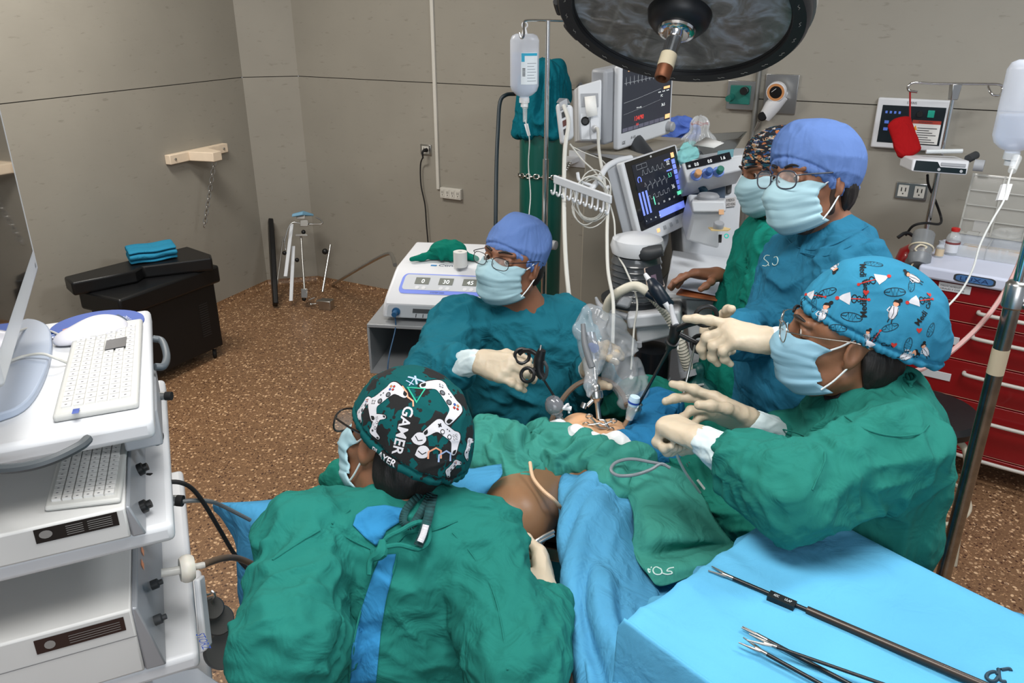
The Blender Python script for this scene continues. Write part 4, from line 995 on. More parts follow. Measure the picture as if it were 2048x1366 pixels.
# ---- leg supports leaning in the corner
b0 = G(551, 610, .03); t0 = (b0 - CAM).dot(FWD)
a0 = P(541, 440, t0 + .30)
mb = MB(); ax = (a0 - b0); wn = V((.35, -.9, 0)).normalized(); sd = ax.cross(wn).normalized()
rows = [b0 + ax * k for k in (0, .25, .6, .85, 1)]; ws = (.03, .045, .055, .05, .028)
L_ = []
for p, w_ in zip(rows, ws): L_.append((p, w_))
for i in range(len(L_) - 1):
    (p, w0), (q_, w1) = L_[i], L_[i + 1]; e = wn.cross(sd) * 0
    tk = sd.cross(ax.normalized())
    mb.hexa([p - sd * .018 - tk * w0, p + sd * .018 - tk * w0, p + sd * .018 + tk * w0, p - sd * .018 + tk * w0, q_ - sd * .018 - tk * w1, q_ + sd * .018 - tk * w1, q_ + sd * .018 + tk * w1, q_ - sd * .018 + tk * w1])
mb.build('padded_board', TB, bevel=.008, label='narrow black padded board leaning upright in the room corner', cat='board')
def PC(px, py, z=None, dt=0.0): return P(px, py, t0 + dt)
r = root('stirrup_stand', up(PC(605, 590), 0), 'metal leg stirrup with white straps and blue pad standing in the corner', 'stirrup')
mb = MB(); mb.tube([PC(567, 474, dt=.2), PC(549, 604)], .006, 10); mb.tube([PC(571, 500, dt=.2), PC(568, 478, dt=.2)], .005, 8); mb.build('side_rod', STEEL, r)
def strap(mb, a, b, w_, th):
    ax = (b - a); e = ax.cross(FWD).normalized(); mb.hexa([a - e * w_ - FWD * th, a + e * w_ - FWD * th, a + e * w_ * 1 + FWD * th, a - e * w_ + FWD * th, b - e * w_ - FWD * th, b + e * w_ - FWD * th, b + e * w_ + FWD * th, b - e * w_ + FWD * th])
for a, b in (((584, 448), (571, 553)), ((587, 492), (582, 602))):
    mb = MB(); strap(mb, PC(*a, dt=.15), PC(*b, dt=.02), .013, .006); mb.build('strap', mat('white_strap', (215, 220, 226), .5), r, bevel=.003)
mb = MB(); c = PC(604, 437, dt=.1); mb.hexa([PC(583, 434, dt=.0), PC(605, 430, dt=.0), PC(628, 432, dt=.1), PC(606, 427, dt=.2), PC(584, 428, dt=.0), PC(605, 423, dt=.0), PC(627, 428, dt=.1), PC(606, 421, dt=.2)]); mb.build('top_pad', mat('pad_blue', (120, 170, 200), .6), r, bevel=.004)
for i, (x0, y0, x1, y1, d) in enumerate(((593, 430, 610, 438, .05), (600, 440, 616, 453, .05), (590, 468, 615, 473, .06), (602, 577, 615, 596, .0))):
    mb = MB(); mb.hexa([PC(x0, y1, dt=d - .03), PC(x1, y1, dt=d - .03), PC(x1, y1, dt=d + .03), PC(x0, y1, dt=d + .03), PC(x0, y0, dt=d - .03), PC(x1, y0, dt=d - .03), PC(x1, y0, dt=d + .03), PC(x0, y0, dt=d + .03)]); mb.build('clamp_block', STEEL, r, bevel=.003)
mb = MB(); mb.tube([PC(602, 447, dt=.08), PC(585, 445, dt=.06), PC(575, 460, dt=.06), PC(569, 485, dt=.07)], .004, 8, 4); mb.tube([PC(612, 448, dt=.1), PC(642, 448, dt=.1), PC(643, 441, dt=.1), PC(632, 434, dt=.1)], .006, 8, 4); mb.build('bent_rod', STEEL, r)
mb = MB(); mb.tube([PC(602, 470, dt=.06), PC(605, 520, dt=.04), PC(609, 580)], .008, 10); mb.tube([PC(605, 520, dt=.04), PC(611, 520, dt=.04)], .006, 8); mb.build('post', STEEL, r)
for x, y, d in ((594, 520, .04), (569, 506, .07), (608, 598, 0), (607, 464, .06)):
    mb = MB(); mb.ball(PC(x, y, dt=d), .016, 8); mb.build('hand_knob', BLACK, r)
r = root('clamp_post', up(PC(650, 600), 0), 'short steel post with black knob standing on a clamp in the corner', 'clamp')
mb = MB(); mb.cyl(PC(661, 490, dt=.1), PC(645, 584), .009, n=14); mb.build('post', STEEL, r)
mb = MB(); mb.ball(PC(650, 503, dt=.08), .022, 8); mb.cyl(PC(650, 503, dt=.08), PC(658, 503, dt=.09), .005); mb.build('hand_knob', BLACK, r)
mb = MB(); f = Face(up(PC(640, 605), .0), V((.09, -.02, 0)), ZZ * .07); f.box(mb, 0, 0, 1, 1, -.04, .03); f.box(mb, -.25, .6, .9, .9, -.03, .02); mb.build('clamp_block', STEEL, r, bevel=.004)
mb = MB(); mb.cyl(PC(618, 600), PC(630, 595), .005); mb.cyl(PC(622, 608), PC(640, 607), .004); mb.ball(PC(622, 609), .012, 8); mb.build('clamp_screw', STEEL, r)
mb = MB(); a = G(665, 570, .01); mb.tube([a, P(720, 536, 5.25), P(773, 508, 4.7), P(785, 514, 4.4), P(790, 530, 4.2)], .011, 10, 4)
mb.build('bent_steel_rail', STEEL, label='bent steel rail lying from the corner up behind the electrosurgical unit', cat='rail')
# ---- electrosurgical unit and its cart
ex = V((.992, -.125, 0)).normalized(); ed = V((.125, .992, 0)).normalized()
E0 = P(764, 642, 2.72); zb_ = E0.z; E0 = up(E0, zb_ + .012)
W_ = .40
prof = [(0, 0), (-.004, .055), (.012, .075), (.10, .135), (.125, .147), (.40, .155), (.43, .14), (.44, 0)]
def esu_end(a, ins): return [E0 + ex * (a + ins * min(1, p[1] / .15)) + ed * p[0] + ZZ * p[1] for p in prof]
L1 = esu_end(0, .028); L2 = esu_end(W_, -.028); k = len(prof)
r = root('electrosurgical_unit', E0 + ex * .2 + ed * .2, 'white electrosurgical generator with lit displays on a metal cart behind the seated surgeon', 'electrosurgical unit')
mb = MB(); mb.add(L1 + L2, [tuple(range(k)), tuple(range(2 * k - 1, k - 1, -1))] + [(i, (i + 1) % k, k + (i + 1) % k, k + i) for i in range(k)]); mb.build('housing', WHITE, r, bevel=.010, seg=4)
fp = Face(L1[2], L2[2] - L1[2], L1[3] - L1[2])
mb = MB()
def rr_poly(a0, b0, a1, b1, ra, rb, n=6):
    out = []
    for cx_, cy_, s0 in ((a1 - ra, b1 - rb, 0), (a0 + ra, b1 - rb, 90), (a0 + ra, b0 + rb, 180), (a1 - ra, b0 + rb, 270)):
        for i in range(n + 1):
            an = math.radians(s0 + 90 * i / n); out.append((cx_ + ra * math.cos(an), cy_ + rb * math.sin(an)))
    return out
def fpoly(fc, mb, poly, h): mb.add([fc.p(a, b, h) for a, b in poly], [tuple(range(len(poly)))])
mb.mi = 0; fpoly(fp, mb, rr_poly(.10, .12, .90, .92, .05, .22), .002)
mb.mi = 1; fpoly(fp, mb, rr_poly(.125, .27, .875, .88, .03, .14), .0026)
mb.build('control_panel', [mat('panel_blue', (120, 140, 225), .4), mat('panel_grey', (196, 200, 205), .4)], r)
mb = MB()
for x in (.23, .45, .67): mb = MB(); fp.box(mb, x, .50, x + .13, .76, .002, .004); mb.build('display_window', mat('lcd_grey', (120, 124, 118), .3), r)
mb = MB()
for x, tx in ((.28, '0'), (.48, '30'), (.70, '45')): fp.text(mb, tx, x + .01, .54, .15, .0045)
mb.build('display_digits', E_W, r)
mb = MB()
for x in (.23, .45, .67):
    for j in range(2): fp.disc(mb, x + .035 + .06 * j, .36, .007, .0035, 14)
mb.build('push_buttons', WHITE, r)
mb = MB(); fp.text(mb, 'SYSTEM 2450', .40, .16, .055, .0032); ft = Face(L1[4], L2[4] - L1[4], L1[5] - L1[4]); ft.text(mb, 'ConMed', .42, .03, .075, .001)
mb.build('lettering', mat('ink_blue', (70, 84, 110), .5), r)
mb = MB(); mb.mi = 0; ft.rect(mb, .34, .03, .40, .075, .001); mb.build('maker_mark', mat('mark_blue', (60, 130, 190), .5), r)
fl = Face(L1[0], L2[0] - L1[0], L1[1] - L1[0])
mb = MB(); fpoly(fl, mb, rr_poly(.04, .12, .97, .92, .02, .2), .0015); mb.build('socket_panel', mat('panel_pale', (180, 186, 192), .4), r)
for x, m_ in ((.12, mat('plug_blue', (30, 80, 120), .4)), (.64, BLACK)):
    mb = MB(); c = fl.p(x, .5, .002); mb.lathe([(.014, 0), (.014, .006), (.009, .007), (.009, .03), (0, .03)], c, fl.n, 18); mb.build('plug', m_, r)
mb = MB(); fl.box(mb, .26, .45, .46, .72, .001, .003)
for j in range(3): fl.box(mb, .29 + .06 * j, .15, .297 + .06 * j, .38, .0015, .0025)
mb.build('slot', mat('slot_dark', (70, 74, 78), .4), r)
c = fl.p(.12, .45, .02)
mb = MB(); mb.tube([c, c + V((0, -.01, -.05)), P(777, 720, 2.66), P(774, 790, 2.66), P(780, 850, 2.7)], .0022, 6, 6); mb.build('cable', mat('cable_blue', (24, 70, 105), .5), r)
CM = mat('cart_metal', (150, 153, 156), .4, .3)
r = root('instrument_cart', up(E0 + ex * .2 + ed * .2, 0), 'grey metal cart with an open shelf holding the electrosurgical unit', 'cart')
zc = E0.z - .014; o = up(E0, 0) - ex * .045 - ed * .03
def cbx(mb, a0, d0, z0, a1, d1, z1):
    f_ = lambda a, d, z: up(o + ex * a + ed * d, z)
    mb.hexa([f_(a0, d0, z0), f_(a1, d0, z0), f_(a1, d1, z0), f_(a0, d1, z0), f_(a0, d0, z1), f_(a1, d0, z1), f_(a1, d1, z1), f_(a0, d1, z1)])
mb = MB(); cbx(mb, 0, 0, zc - .012, .50, .52, zc); mb.build('top_shelf', CM, r, bevel=.002)
mb = MB(); cbx(mb, 0, 0, zc - .17, .008, .52, zc - .013); mb.build('side_panel', CM, r)
mb = MB(); cbx(mb, .492, 0, zc - .17, .50, .52, zc - .013); mb.build('side_panel', CM, r)
mb = MB(); cbx(mb, 0.009, .51, zc - .17, .491, .518, zc - .013); mb.build('back_panel', GREY, r)
mb = MB(); cbx(mb, 0, 0, zc - .182, .50, .52, zc - .171); mb.build('shelf', CM, r)
mb = MB(); cbx(mb, .05, .03, .22, .45, .5, zc - .183); mb.build('lower_cabinet', LGREY, r, bevel=.004)
for a, d in ((.06, .05), (.44, .05), (.06, .47), (.44, .47)):
    mb = MB(); cbx(mb, a - .012, d - .012, .06, a + .012, d + .012, .22); mb.build('leg', CM, r); caster(r, up(o + ex * a + ed * d, 0), .03)
# green cloth bundle and tape roll on top
zt_ = E0.z + .155; c = G(896, 500, zt_ + .03)
s = SDF([c.x - .2, c.y - .12, c.z - .06], [c.x + .2, c.y + .12, c.z + .08], .003)
s.ell(c, (.062, .045, .034), k=.01); s.cap(c - V((.05, .0, .02)), c - V((.125, .035, .024)), .016, .008, k=.02); s.cap(c + V((.05, -.0, -.02)), c + V((.10, -.03, -.024)), .012, .010, k=.02)
for k in (-.02, .015): s.cap(c + V((k, -.040, -.02)), c + V((k + .01, .0, .028)), .008, k=.012)
s.cut((0, 0, zt_), (0, 0, -1), .003)
grow('cloth_bundle', s, cloth('bundle_green', (10, 108, 92)), None, [(c - V((.06, 0, 0)), c + V((.06, 0, 0)), .03, 'ring', .003)], 3, label='knotted green cloth bundle on top of the electrosurgical unit', cat='cloth')
c = G(921, 533, zt_); mb = MB(); mb.lathe([(.008, 0), (.0235, 0), (.0235, .052), (.008, .052), (.008, .0)], c + ZZ * .001, ZZ, 32, None, False); mb.build('tape_roll', mat('white_tape', (215, 215, 212), .7), label='roll of white surgical tape standing on the electrosurgical unit', cat='tape')
# ---- oxygen cylinder
oc = XY(1081, 400, 4.62); zt_ = zl(oc.y, 190)
r = root('gas_cylinder', oc, 'tall dark green gas cylinder chained to the wall behind the seated surgeon', 'gas cylinder')
mb = MB(); mb.lathe([(.10, 0.001), (.118, .02), (.122, .05), (.122, zt_ - .16), (.115, zt_ - .09), (.09, zt_ - .04), (.04, zt_ - .01), (.03, zt_), (0, zt_)], oc, ZZ, 48); mb.build('body', mat('cylinder_green', (8, 84, 74), .3, coat=.3), r)
c = up(oc, zt_); mb = MB(); mb.cyl(c, c + ZZ * .08, .022); mb.cyl(c + ZZ * .05, P(1030, 188, 4.55), .012); mb.build('valve', BRASS, r)
mb = MB(); mb.tube([P(1030, 188, 4.55), P(1012, 190, 4.5), P(1000, 205, 4.5), P(996, 260, 4.5), P(993, 330, 4.48), P(991, 470, 4.45), P(990, 640, 4.6)], .011, 12, 6); mb.build('hose', mat('hose_dark', (34, 48, 56), .45), r)
s = SDF([c.x - .28, c.y - .3, c.z - .45], [c.x + .34, c.y + .3, c.z + .30], .006)
s.cap(up(oc, zl(oc.y, 275)), up(oc, zl(oc.y, 165)), .150, .11, k=.04); s.cap(P(1108, 180, 4.6), P(1112, 140, 4.62), .07, .05, k=.04); s.cap(P(1120, 175, 4.6), P(1124, 190, 4.62), .05, .045, k=.05)
s.cut(up(oc, zl(oc.y, 272)), (-.05, -.1, -1), .01)
grow('cloth_cover', s, cloth('cover_teal', (12, 100, 116)), None, [(c - ZZ * .3, c + ZZ * .3, .12, 'long', .03)], 9, label='teal cloth cover draped over the valve end of the gas cylinder', cat='cloth')
zch = zl(oc.y, 352); br = onback(1156, 318)
mb = MB(); ring = [up(oc + V((.128 * math.cos(a), .128 * math.sin(a), 0)), zch - .02 * math.sin(a + .3)) for a in [math.pi * (1.02 + k / 16 * .85) for k in range(17)]]
chain(mb, ring + [br + WNB * .12], .034, .0034, .012); mb.build('chain', STEEL, r)
f = wface(br, .12, .10, WNB); r2 = root('chain_bracket', f.p(.5, .5), 'white metal wall bracket holding the cylinder chain', 'bracket')
mb = MB(); f.box(mb, 0, 0, 1, 1, 0, .008); mb.build('plate', WHITE, r2, bevel=.002); mb = MB(); f.box(mb, -.4, .35, .6, .65, .008, .12); mb.build('arm', WHITE, r2, bevel=.003)
# ---- infusion pole with bottle
ip = XY(1092, 300, 3.1); zt_ = zl(ip.y, 41)
def polebase(r, xy, n=5, L=.28, m=CHROME):
    for k in range(n):
        an = 2 * math.pi * k / n + .3; e = xy + V((L * math.cos(an), L * math.sin(an), 0)); mb = MB(); mb.tube([up(xy, .12), up(xy.lerp(e, .5), .10), up(e, .07)], .012, 10); mb.build('foot', m, r); caster(r, e, .028)
r = root('infusion_pole', ip, 'slim chrome infusion pole with crossbar beside the green gas cylinder', 'infusion stand')
mb = MB(); mb.cyl(up(ip, .10), up(ip, zt_ - .5), .012, n=18); mb.cyl(up(ip, zt_ - .5), up(ip, zt_), .0085, n=16); mb.build('pole', CHROME, r)
mb = MB(); bx_ = V((1, .05, 0)).normalized(); tp = up(ip, zt_); mb.tube([tp + bx_ * .12 + ZZ * .03, tp + bx_ * .12, tp, tp - bx_ * .075, tp - bx_ * .088 - ZZ * .01, tp - bx_ * .088 - ZZ * .05, tp - bx_ * .098 - ZZ * .06, tp - bx_ * .105 - ZZ * .04], .0042, 8, 4); mb.build('crossbar', CHROME, r)
mb = MB(); c = up(ip, zl(ip.y, 487)); mb.cyl(c, c + V((.03, -.02, 0)), .007); mb.lathe([(0, 0), (.014, 0), (.02, .01), (.018, .024), (0, .03)], c + V((.025, -.016, 0)), V((.8, -.5, 0)), 20); mb.build('lock_knob', LGREY, r); polebase(r, ip)
def bottle(name, c, w_, h_, lab, water=.5, label_on=True, dep=.6, tilt=0, grp=None):
    r = root(name, c, lab, 'infusion bottle', grp); X = V((1, 0, 0)); Yv = V((0, 1, 0))
    prof = [(.0, .50), (.30, .50), (.43, .47), (.5, .40), (.5, -.30), (.44, -.38), (.30, -.44), (.17, -.47), (.15, -.50)]
    def oval(prof, mb, k=1.0, n=32):
        vs = []; fs = []
        for (a, b) in prof:
            for j in range(n):
                an = 2 * math.pi * j / n; vs.append(c + X * (a * w_ * k * math.cos(an)) + Yv * (a * w_ * dep * k * math.sin(an)) + ZZ * b * h_)
        for i in range(len(prof) - 1):
            for j in range(n): fs.append((i * n + j, i * n + (j + 1) % n, (i + 1) * n + (j + 1) % n, (i + 1) * n + j))
        mb.add(vs, fs)
    mb = MB(); oval(prof, mb); mb.build('bottle_shell', mat('frosted_plastic', (225, 232, 245), .25, alpha=.42), r)
    mb = MB(); oval([(0, water), (.46, water), (.46, -.30), (.40, -.37), (.27, -.43), (.13, -.46), (0, -.46)], mb, .97); mb.build('saline', mat('saline_water', (190, 205, 230), .1, alpha=.35), r)
    mb = MB(); mb.lathe([(.020, 0), (.020, .018), (.014, .020), (.014, .034), (0, .034)], c - ZZ * h_ * .49, -ZZ, 20); mb.build('cap', mat('cap_white', (205, 210, 215), .4), r)
    mb = MB(); mb.tube([c + ZZ * h_ * .49, c + ZZ * (h_ * .5 + .02)], [.012, .006], 8); mb.tube(circ(c + ZZ * (h_ * .5 + .03), (0, 1, 0), .010, 14), .003, 6, closed=True); mb.build('hanger', WHITE, r)
    if label_on:
        mb = MB(); ff = lambda a, b, k=1.01: c + X * (.5 * w_ * k * math.sin(a)) - Yv * (.5 * w_ * dep * k * math.cos(a)) + ZZ * b * h_
        def strip(a0, a1, b0, b1, k, n=8):
            for i in range(n):
                u, w2 = a0 + (a1 - a0) * i / n, a0 + (a1 - a0) * (i + 1) / n; mb.add([ff(u, b0, k), ff(w2, b0, k), ff(w2, b1, k), ff(u, b1, k)], [(0, 1, 2, 3)])
        mb.mi = 0; strip(-.25, 1.05, -.27, .22, 1.012); mb.mi = 1; strip(-.22, 1.0, .17, .21, 1.02); strip(-.22, .0, .08, .17, 1.02); mb.mi = 2
        for i in range(6): strip(-.15, .05, -.14 + i * .022, -.128 + i * .022, 1.02, 2)
        mb.mi = 3
        for i in range(7): strip(.18, .9 - .1 * (i % 3), -.22 + i * .045, -.212 + i * .045, 1.02, 3)
        mb.build('label', [mat('label_white', (215, 224, 230), .5), mat('label_cyan', (40, 160, 195), .5), BLACK, mat('label_text', (120, 130, 140), .5)], r)
    return r
bc = P(1049, 133, 3.1); bottle('infusion_bottle', bc, .112, .238, 'clear infusion bottle with white and cyan label hanging on the slim pole', .22)
r = root('drip_line', bc - ZZ * .16, 'drip chamber and thin line hanging from the labelled infusion bottle', 'drip line')
mb = MB(); mb.cyl(P(1050, 204, 3.1), P(1050, 216, 3.1), .013, .012); mb.cyl(P(1050, 216, 3.1), P(1050, 244, 3.1), .009, .008); mb.build('drip_chamber', CLEAR, r)
mb = MB(); mb.hexa([P(x, y, 3.1 + d) for x, y, d in ((1055, 272, 0), (1061, 271, 0), (1061, 271, .015), (1055, 272, .015), (1048, 248, 0), (1056, 247, 0), (1056, 247, .015), (1048, 248, .015))]); mb.build('roller_clamp', WHITE, r)
TUBE = mat('clear_tubing', (190, 192, 190), .3)
mb = MB(); mb.tube([P(1050, 240, 3.1), P(1053, 250, 3.09), P(1059, 280, 3.08), P(1057, 330, 3.08), P(1061, 390, 3.05), P(1058, 440, 3.0), P(1062, 520, 2.9), P(1072, 640, 2.75)], .0022, 6, 6); mb.build('tubing', TUBE, r)
# ================================================================ anaesthesia machine and monitors
MW = mat('machine_white', (205, 208, 212), .4); MG = mat('machine_grey', (150, 153, 158), .42); MB_ = mat('machine_beige', (146, 140, 128), .5)
def hexpx(mb, q, t, d):
    """front quad (TL TR BR BL) in pixels at distances t, pushed back d metres away from the viewer"""
    ts = t if isinstance(t, (list, tuple)) else [t] * 4
    p = [P(a[0], a[1], k) for a, k in zip(q, ts)]; n = (p[1] - p[0]).cross(p[3] - p[0]).normalized()
    if n.dot(FWD) < 0: n = -n
    b = [x + n * d for x in p]
    mb.hexa([p[3], p[2], b[2], b[3], p[0], p[1], b[1], b[0]]); return Face(p[3], p[2] - p[3], p[0] - p[3])
def wbox(mb, x0, y0, z0, x1, y1, z1): mb.box((x0, y0, z0), (x1, y1, z1))
mx = XY(1300, 600, 2.95)
yaw = math.radians(-24); AX = V((math.cos(yaw), math.sin(yaw), 0)); AY = V((-math.sin(yaw), math.cos(yaw), 0))
AO = XY(1150, 600, 3.30)
def ap(a, d, z): return up(AO + AX * a + AY * d, z)
def abox(mb, a0, d0, z0, a1, d1, z1):
    mb.hexa([ap(a0, d0, z0), ap(a1, d0, z0), ap(a1, d1, z0), ap(a0, d1, z0), ap(a0, d0, z1), ap(a1, d0, z1), ap(a1, d1, z1), ap(a0, d1, z1)])
r = root('anaesthesia_machine', up(AO + AX * .4 + AY * .2, 0), 'large white anaesthesia machine with flow knobs, vaporiser, bellows and breathing hose', 'anaesthesia machine')
AR = r
ztop = zl(AO.y, 306)
mb = MB(); abox(mb, 0, .06, .12, .30, .55, ztop); mb.build('side_cabinet', MB_, r, bevel=.006)
mb = MB(); abox(mb, .30, .12, .12, .92, .55, .95); mb.build('base_cabinet', MG, r, bevel=.008)
for a, d in ((.05, .1), (.85, .16), (.05, .5), (.85, .5)): caster(r, ap(a, d, 0), .045)
# upright back with gas controls
p = P(1490, 330, 3.0)
mb = MB(); fb = hexpx(mb, [(1352, 322), (1489, 308), (1474, 530), (1370, 545)], [3.14, 3.14, 3.14, 3.14], .22); mb.build('back_column', MW, r, bevel=.008)
mb = MB(); ff = hexpx(mb, [(1363, 326), (1490, 312), (1490, 338), (1374, 366)], [3.0, 3.0, 2.98, 2.98], .13); mb.build('control_head', MW, r, bevel=.006)
mb = MB(); ff.rect(mb, .06, .62, .83, .97, .0015); mb.build('readout_strip', SCREEN, r)
mb = MB()
for a, t_ in ((.20, '0.0'), (.43, '0.0'), (.66, '1.6')): ff.text(mb, t_, a, .68, .16, .003, width=.07)
ff.text(mb, 'GE', .09, .70, .10, .003, width=.04)
mb.build('readout_digits', E_W, r)
for x, y, m_ in ((1392, 352, mat('knob_orange', (222, 165, 110), .4)), (1414, 348, mat('knob_blue', (60, 100, 170), .4)), (1436, 345, mat('knob_green', (30, 120, 100), .4))):
    c = P(x, y, 2.985); n = ff.n if ff.n.dot(FWD) < 0 else -ff.n
    mb = MB(); mb.lathe([(.020, 0), (.0215, .006), (.019, .010), (0, .010)], c, n, 24); mb.mi = 1; mb.lathe([(.013, .009), (.013, .032), (.010, .035), (0, .035)], c + RGT * .004, n, 20); mb.build('flow_knob', [mat('knob_ring', (120, 150, 225), .3), m_], r)
mb = MB(); hexpx(mb, [(1374, 366), (1450, 352), (1450, 402), (1380, 405)], 3.10, .04); mb.build('dark_recess', mat('recess_blue', (60, 78, 98), .6), r)
mb = MB(); mb.tube([P(1380, 372, 3.08), P(1393, 368, 3.06), P(1410, 382, 3.06), P(1400, 385, 3.07)], .012, 10, 4); mb.build('gas_hose', mat('teal_hose', (14, 60, 78), .5), r)
mb = MB(); hexpx(mb, [(1453, 352), (1466, 350), (1463, 386), (1454, 388)], 3.128, .02); mb.build('flow_window', mat('flow_dark', (84, 84, 84), .3), r, bevel=.003)
f_ = fb; mb = MB(); q = hexpx(mb, [(1451, 396), (1472, 394), (1471, 412), (1451, 414)], 3.132, .004); q.text(mb, 'Y MEDICA', .03, .55, .3, .0, width=.9); q.text(mb, 'UVO VIDAS', .03, .08, .3, .0, width=.9)
mb.build('sticker', [mat('sticker_pale', (196, 192, 190), .6)], r)
mb = MB(); q.text(mb, 'Y MEDICA', .05, .56, .30, -.0015 if q.n.dot(FWD) > 0 else .0015, width=.85); q.text(mb, 'UVO VIDAS', .05, .10, .30, .0015, width=.9); mb.build('sticker_text', BLACK, r)
# vaporiser
mb = MB(); mb.hexa([P(*a) for a in ((1385, 425, 2.90), (1452, 424, 2.90), (1452, 424, 3.06), (1385, 425, 3.1), (1383, 403, 2.90), (1450, 402, 2.90), (1452, 396, 3.06), (1382, 394, 3.1))])
mb.build('vaporiser_top', MW, r, bevel=.006)
mb = MB(); q = hexpx(mb, [(1386, 426), (1447, 428), (1438, 500), (1371, 482)], [2.92, 2.92, 2.98, 3.0], .14); mb.build('vaporiser_body', MW, r, bevel=.012, seg=3)
mb = MB(); c = P(1416, 398, 2.98); mb.lathe([(.040, -.02), (.041, .012), (.034, .020), (0, .022)], c, ZZ, 32); mb.build('vaporiser_cap', MG, r, bevel=.001)
mb = MB(); c = P(1436, 457, 2.86); mb.lathe([(.018, 0), (.019, .02), (.016, .024), (0, .024)], c, ZZ + V((0, -.3, 0)), 20); mb.mi = 1
mb.prism([(-.028, -.02), (.03, -.024), (.045, .0), (.03, .02), (-.03, .02)], c - ZZ * .004, RGT, V((0, 1, 0)), ZZ, .004); mb.build('dial', [MG, mat('dial_yellow', (222, 196, 140), .5)], r)
mb = MB(); hexpx(mb, [(1438, 469), (1444, 469), (1443, 485), (1438, 485)], 2.868, .01); mb.build('sight_glass', BLACK, r)
mb = MB(); hexpx(mb, [(1438, 419), (1448, 419), (1448, 429), (1438, 429)], 2.888, .005); mb.build('orange_tag', mat('tag_orange', (225, 175, 130), .5), r)
mb = MB(); c = P(1453, 472, 2.93); mb.tube(circ(c, FWD, .007), .002, 6, closed=True); mb.build('green_ring', mat('ring_green', (40, 200, 180), .3, emit=.3), r)
# worktop, drawers
mb = MB(); mb.hexa([P(*a) for a in ((1330, 596, 2.72), (1462, 604, 2.72), (1474, 530, 3.12), (1345, 512, 3.12), (1330, 585, 2.72), (1462, 592, 2.72), (1474, 518, 3.12), (1345, 500, 3.12))]); mb.build('worktop', MW, r, bevel=.004)
mb = MB(); q = hexpx(mb, [(1372, 600), (1470, 606), (1462, 688), (1378, 680)], [2.74, 2.74, 2.78, 2.78], .3); mb.build('drawer', MW, r, bevel=.006)
mb = MB(); q = hexpx(mb, [(1378, 690), (1468, 700), (1466, 776), (1378, 762)], [2.76, 2.76, 2.82, 2.82], .3); mb.build('drawer', MW, r, bevel=.006)
mb = MB(); hexpx(mb, [(1380, 722), (1466, 712), (1466, 722), (1382, 736)], [2.74] * 4, .02); mb.build('drawer_lip', MG, r, bevel=.003)
# bellows block
BX = XY(1290, 560, 2.80)
mb = MB()
c = P(1268, 598, 2.80); H_ = (zl(c.y, 508) - c.z)
prof = [(0, 0), (.085, 0), (.088, .01)]
n_ = 7
for i in range(n_): z_ = .012 + (H_ - .02) * i / n_; prof += [(.084, z_), (.088, z_ + .004), (.084, z_ + .010)]
prof += [(.08, H_), (0, H_)]
mb.lathe(prof, c, ZZ, 36); mb.build('bellows', mat('bellows_grey', (72, 76, 80), .22, coat=.5), r)
mb = MB(); c2 = up(c, c.z + H_); mb.lathe([(.06, 0), (.085, .006), (.092, .03), (.085, .055), (.05, .068), (0, .07)], c2, ZZ, 36); mb.build('bellows_cover', MW, r)
mb = MB(); mb.lathe([(.0, -.01), (.10, -.01), (.115, -.004), (.115, .006), (0, .008)], c, ZZ, 36); mb.build('bellows_plate', mat('plate_dark', (42, 46, 50), .3), r)
mb = MB(); mb.tube([P(1262, 490, 2.7), P(1290, 506, 2.66), P(1325, 500, 2.64)], [.02, .028, .02], 12, 5); mb.build('swivel_arm', DGREY, r)
# absorber tray
mb = MB(); mb.hexa([P(*a) for a in ((1256, 660, 2.62), (1362, 650, 2.62), (1368, 612, 2.86), (1262, 612, 2.9), (1252, 634, 2.60), (1360, 622, 2.60), (1364, 596, 2.88), (1258, 600, 2.92))]); mb.build('absorber_housing', MW, r, bevel=.014, seg=3)
mb = MB(); mb.hexa([P(*a) for a in ((1275, 690, 2.66), (1368, 668, 2.66), (1368, 640, 2.86), (1275, 650, 2.9), (1272, 655, 2.64), (1366, 640, 2.64), (1366, 620, 2.86), (1272, 630, 2.9))]); mb.build('absorber_base', MW, r, bevel=.010, seg=3)
mb = MB(); a = P(1306, 690, 2.72); b = up(a, a.z - .24); mb.lathe([(0, 0), (.060, 0), (.062, .01), (.062, .23), (0, .24)], b, ZZ, 32); mb.build('absorber_canister', mat('canister_black', (24, 26, 30), .25), r)
mb = MB(); mb.tube(circ(up(a, a.z - .12), ZZ, .065, 28), .005, 8, closed=True); mb.build('canister_strap', LGREY, r)
mb = MB(); mb.lathe([(.009, 0), (.011, .016), (.004, .024), (0, .024)], P(1278, 684, 2.60), -ZZ, 16); mb.build('drain_plug', LGREY, r)
mb = MB(); mb.tube([P(1192, 596, 2.70), P(1200, 612, 2.66), P(1220, 622, 2.62), P(1254, 634, 2.60)], [.005, .010, .012, .012], 10, 5); mb.build('hook_arm', MG, r)
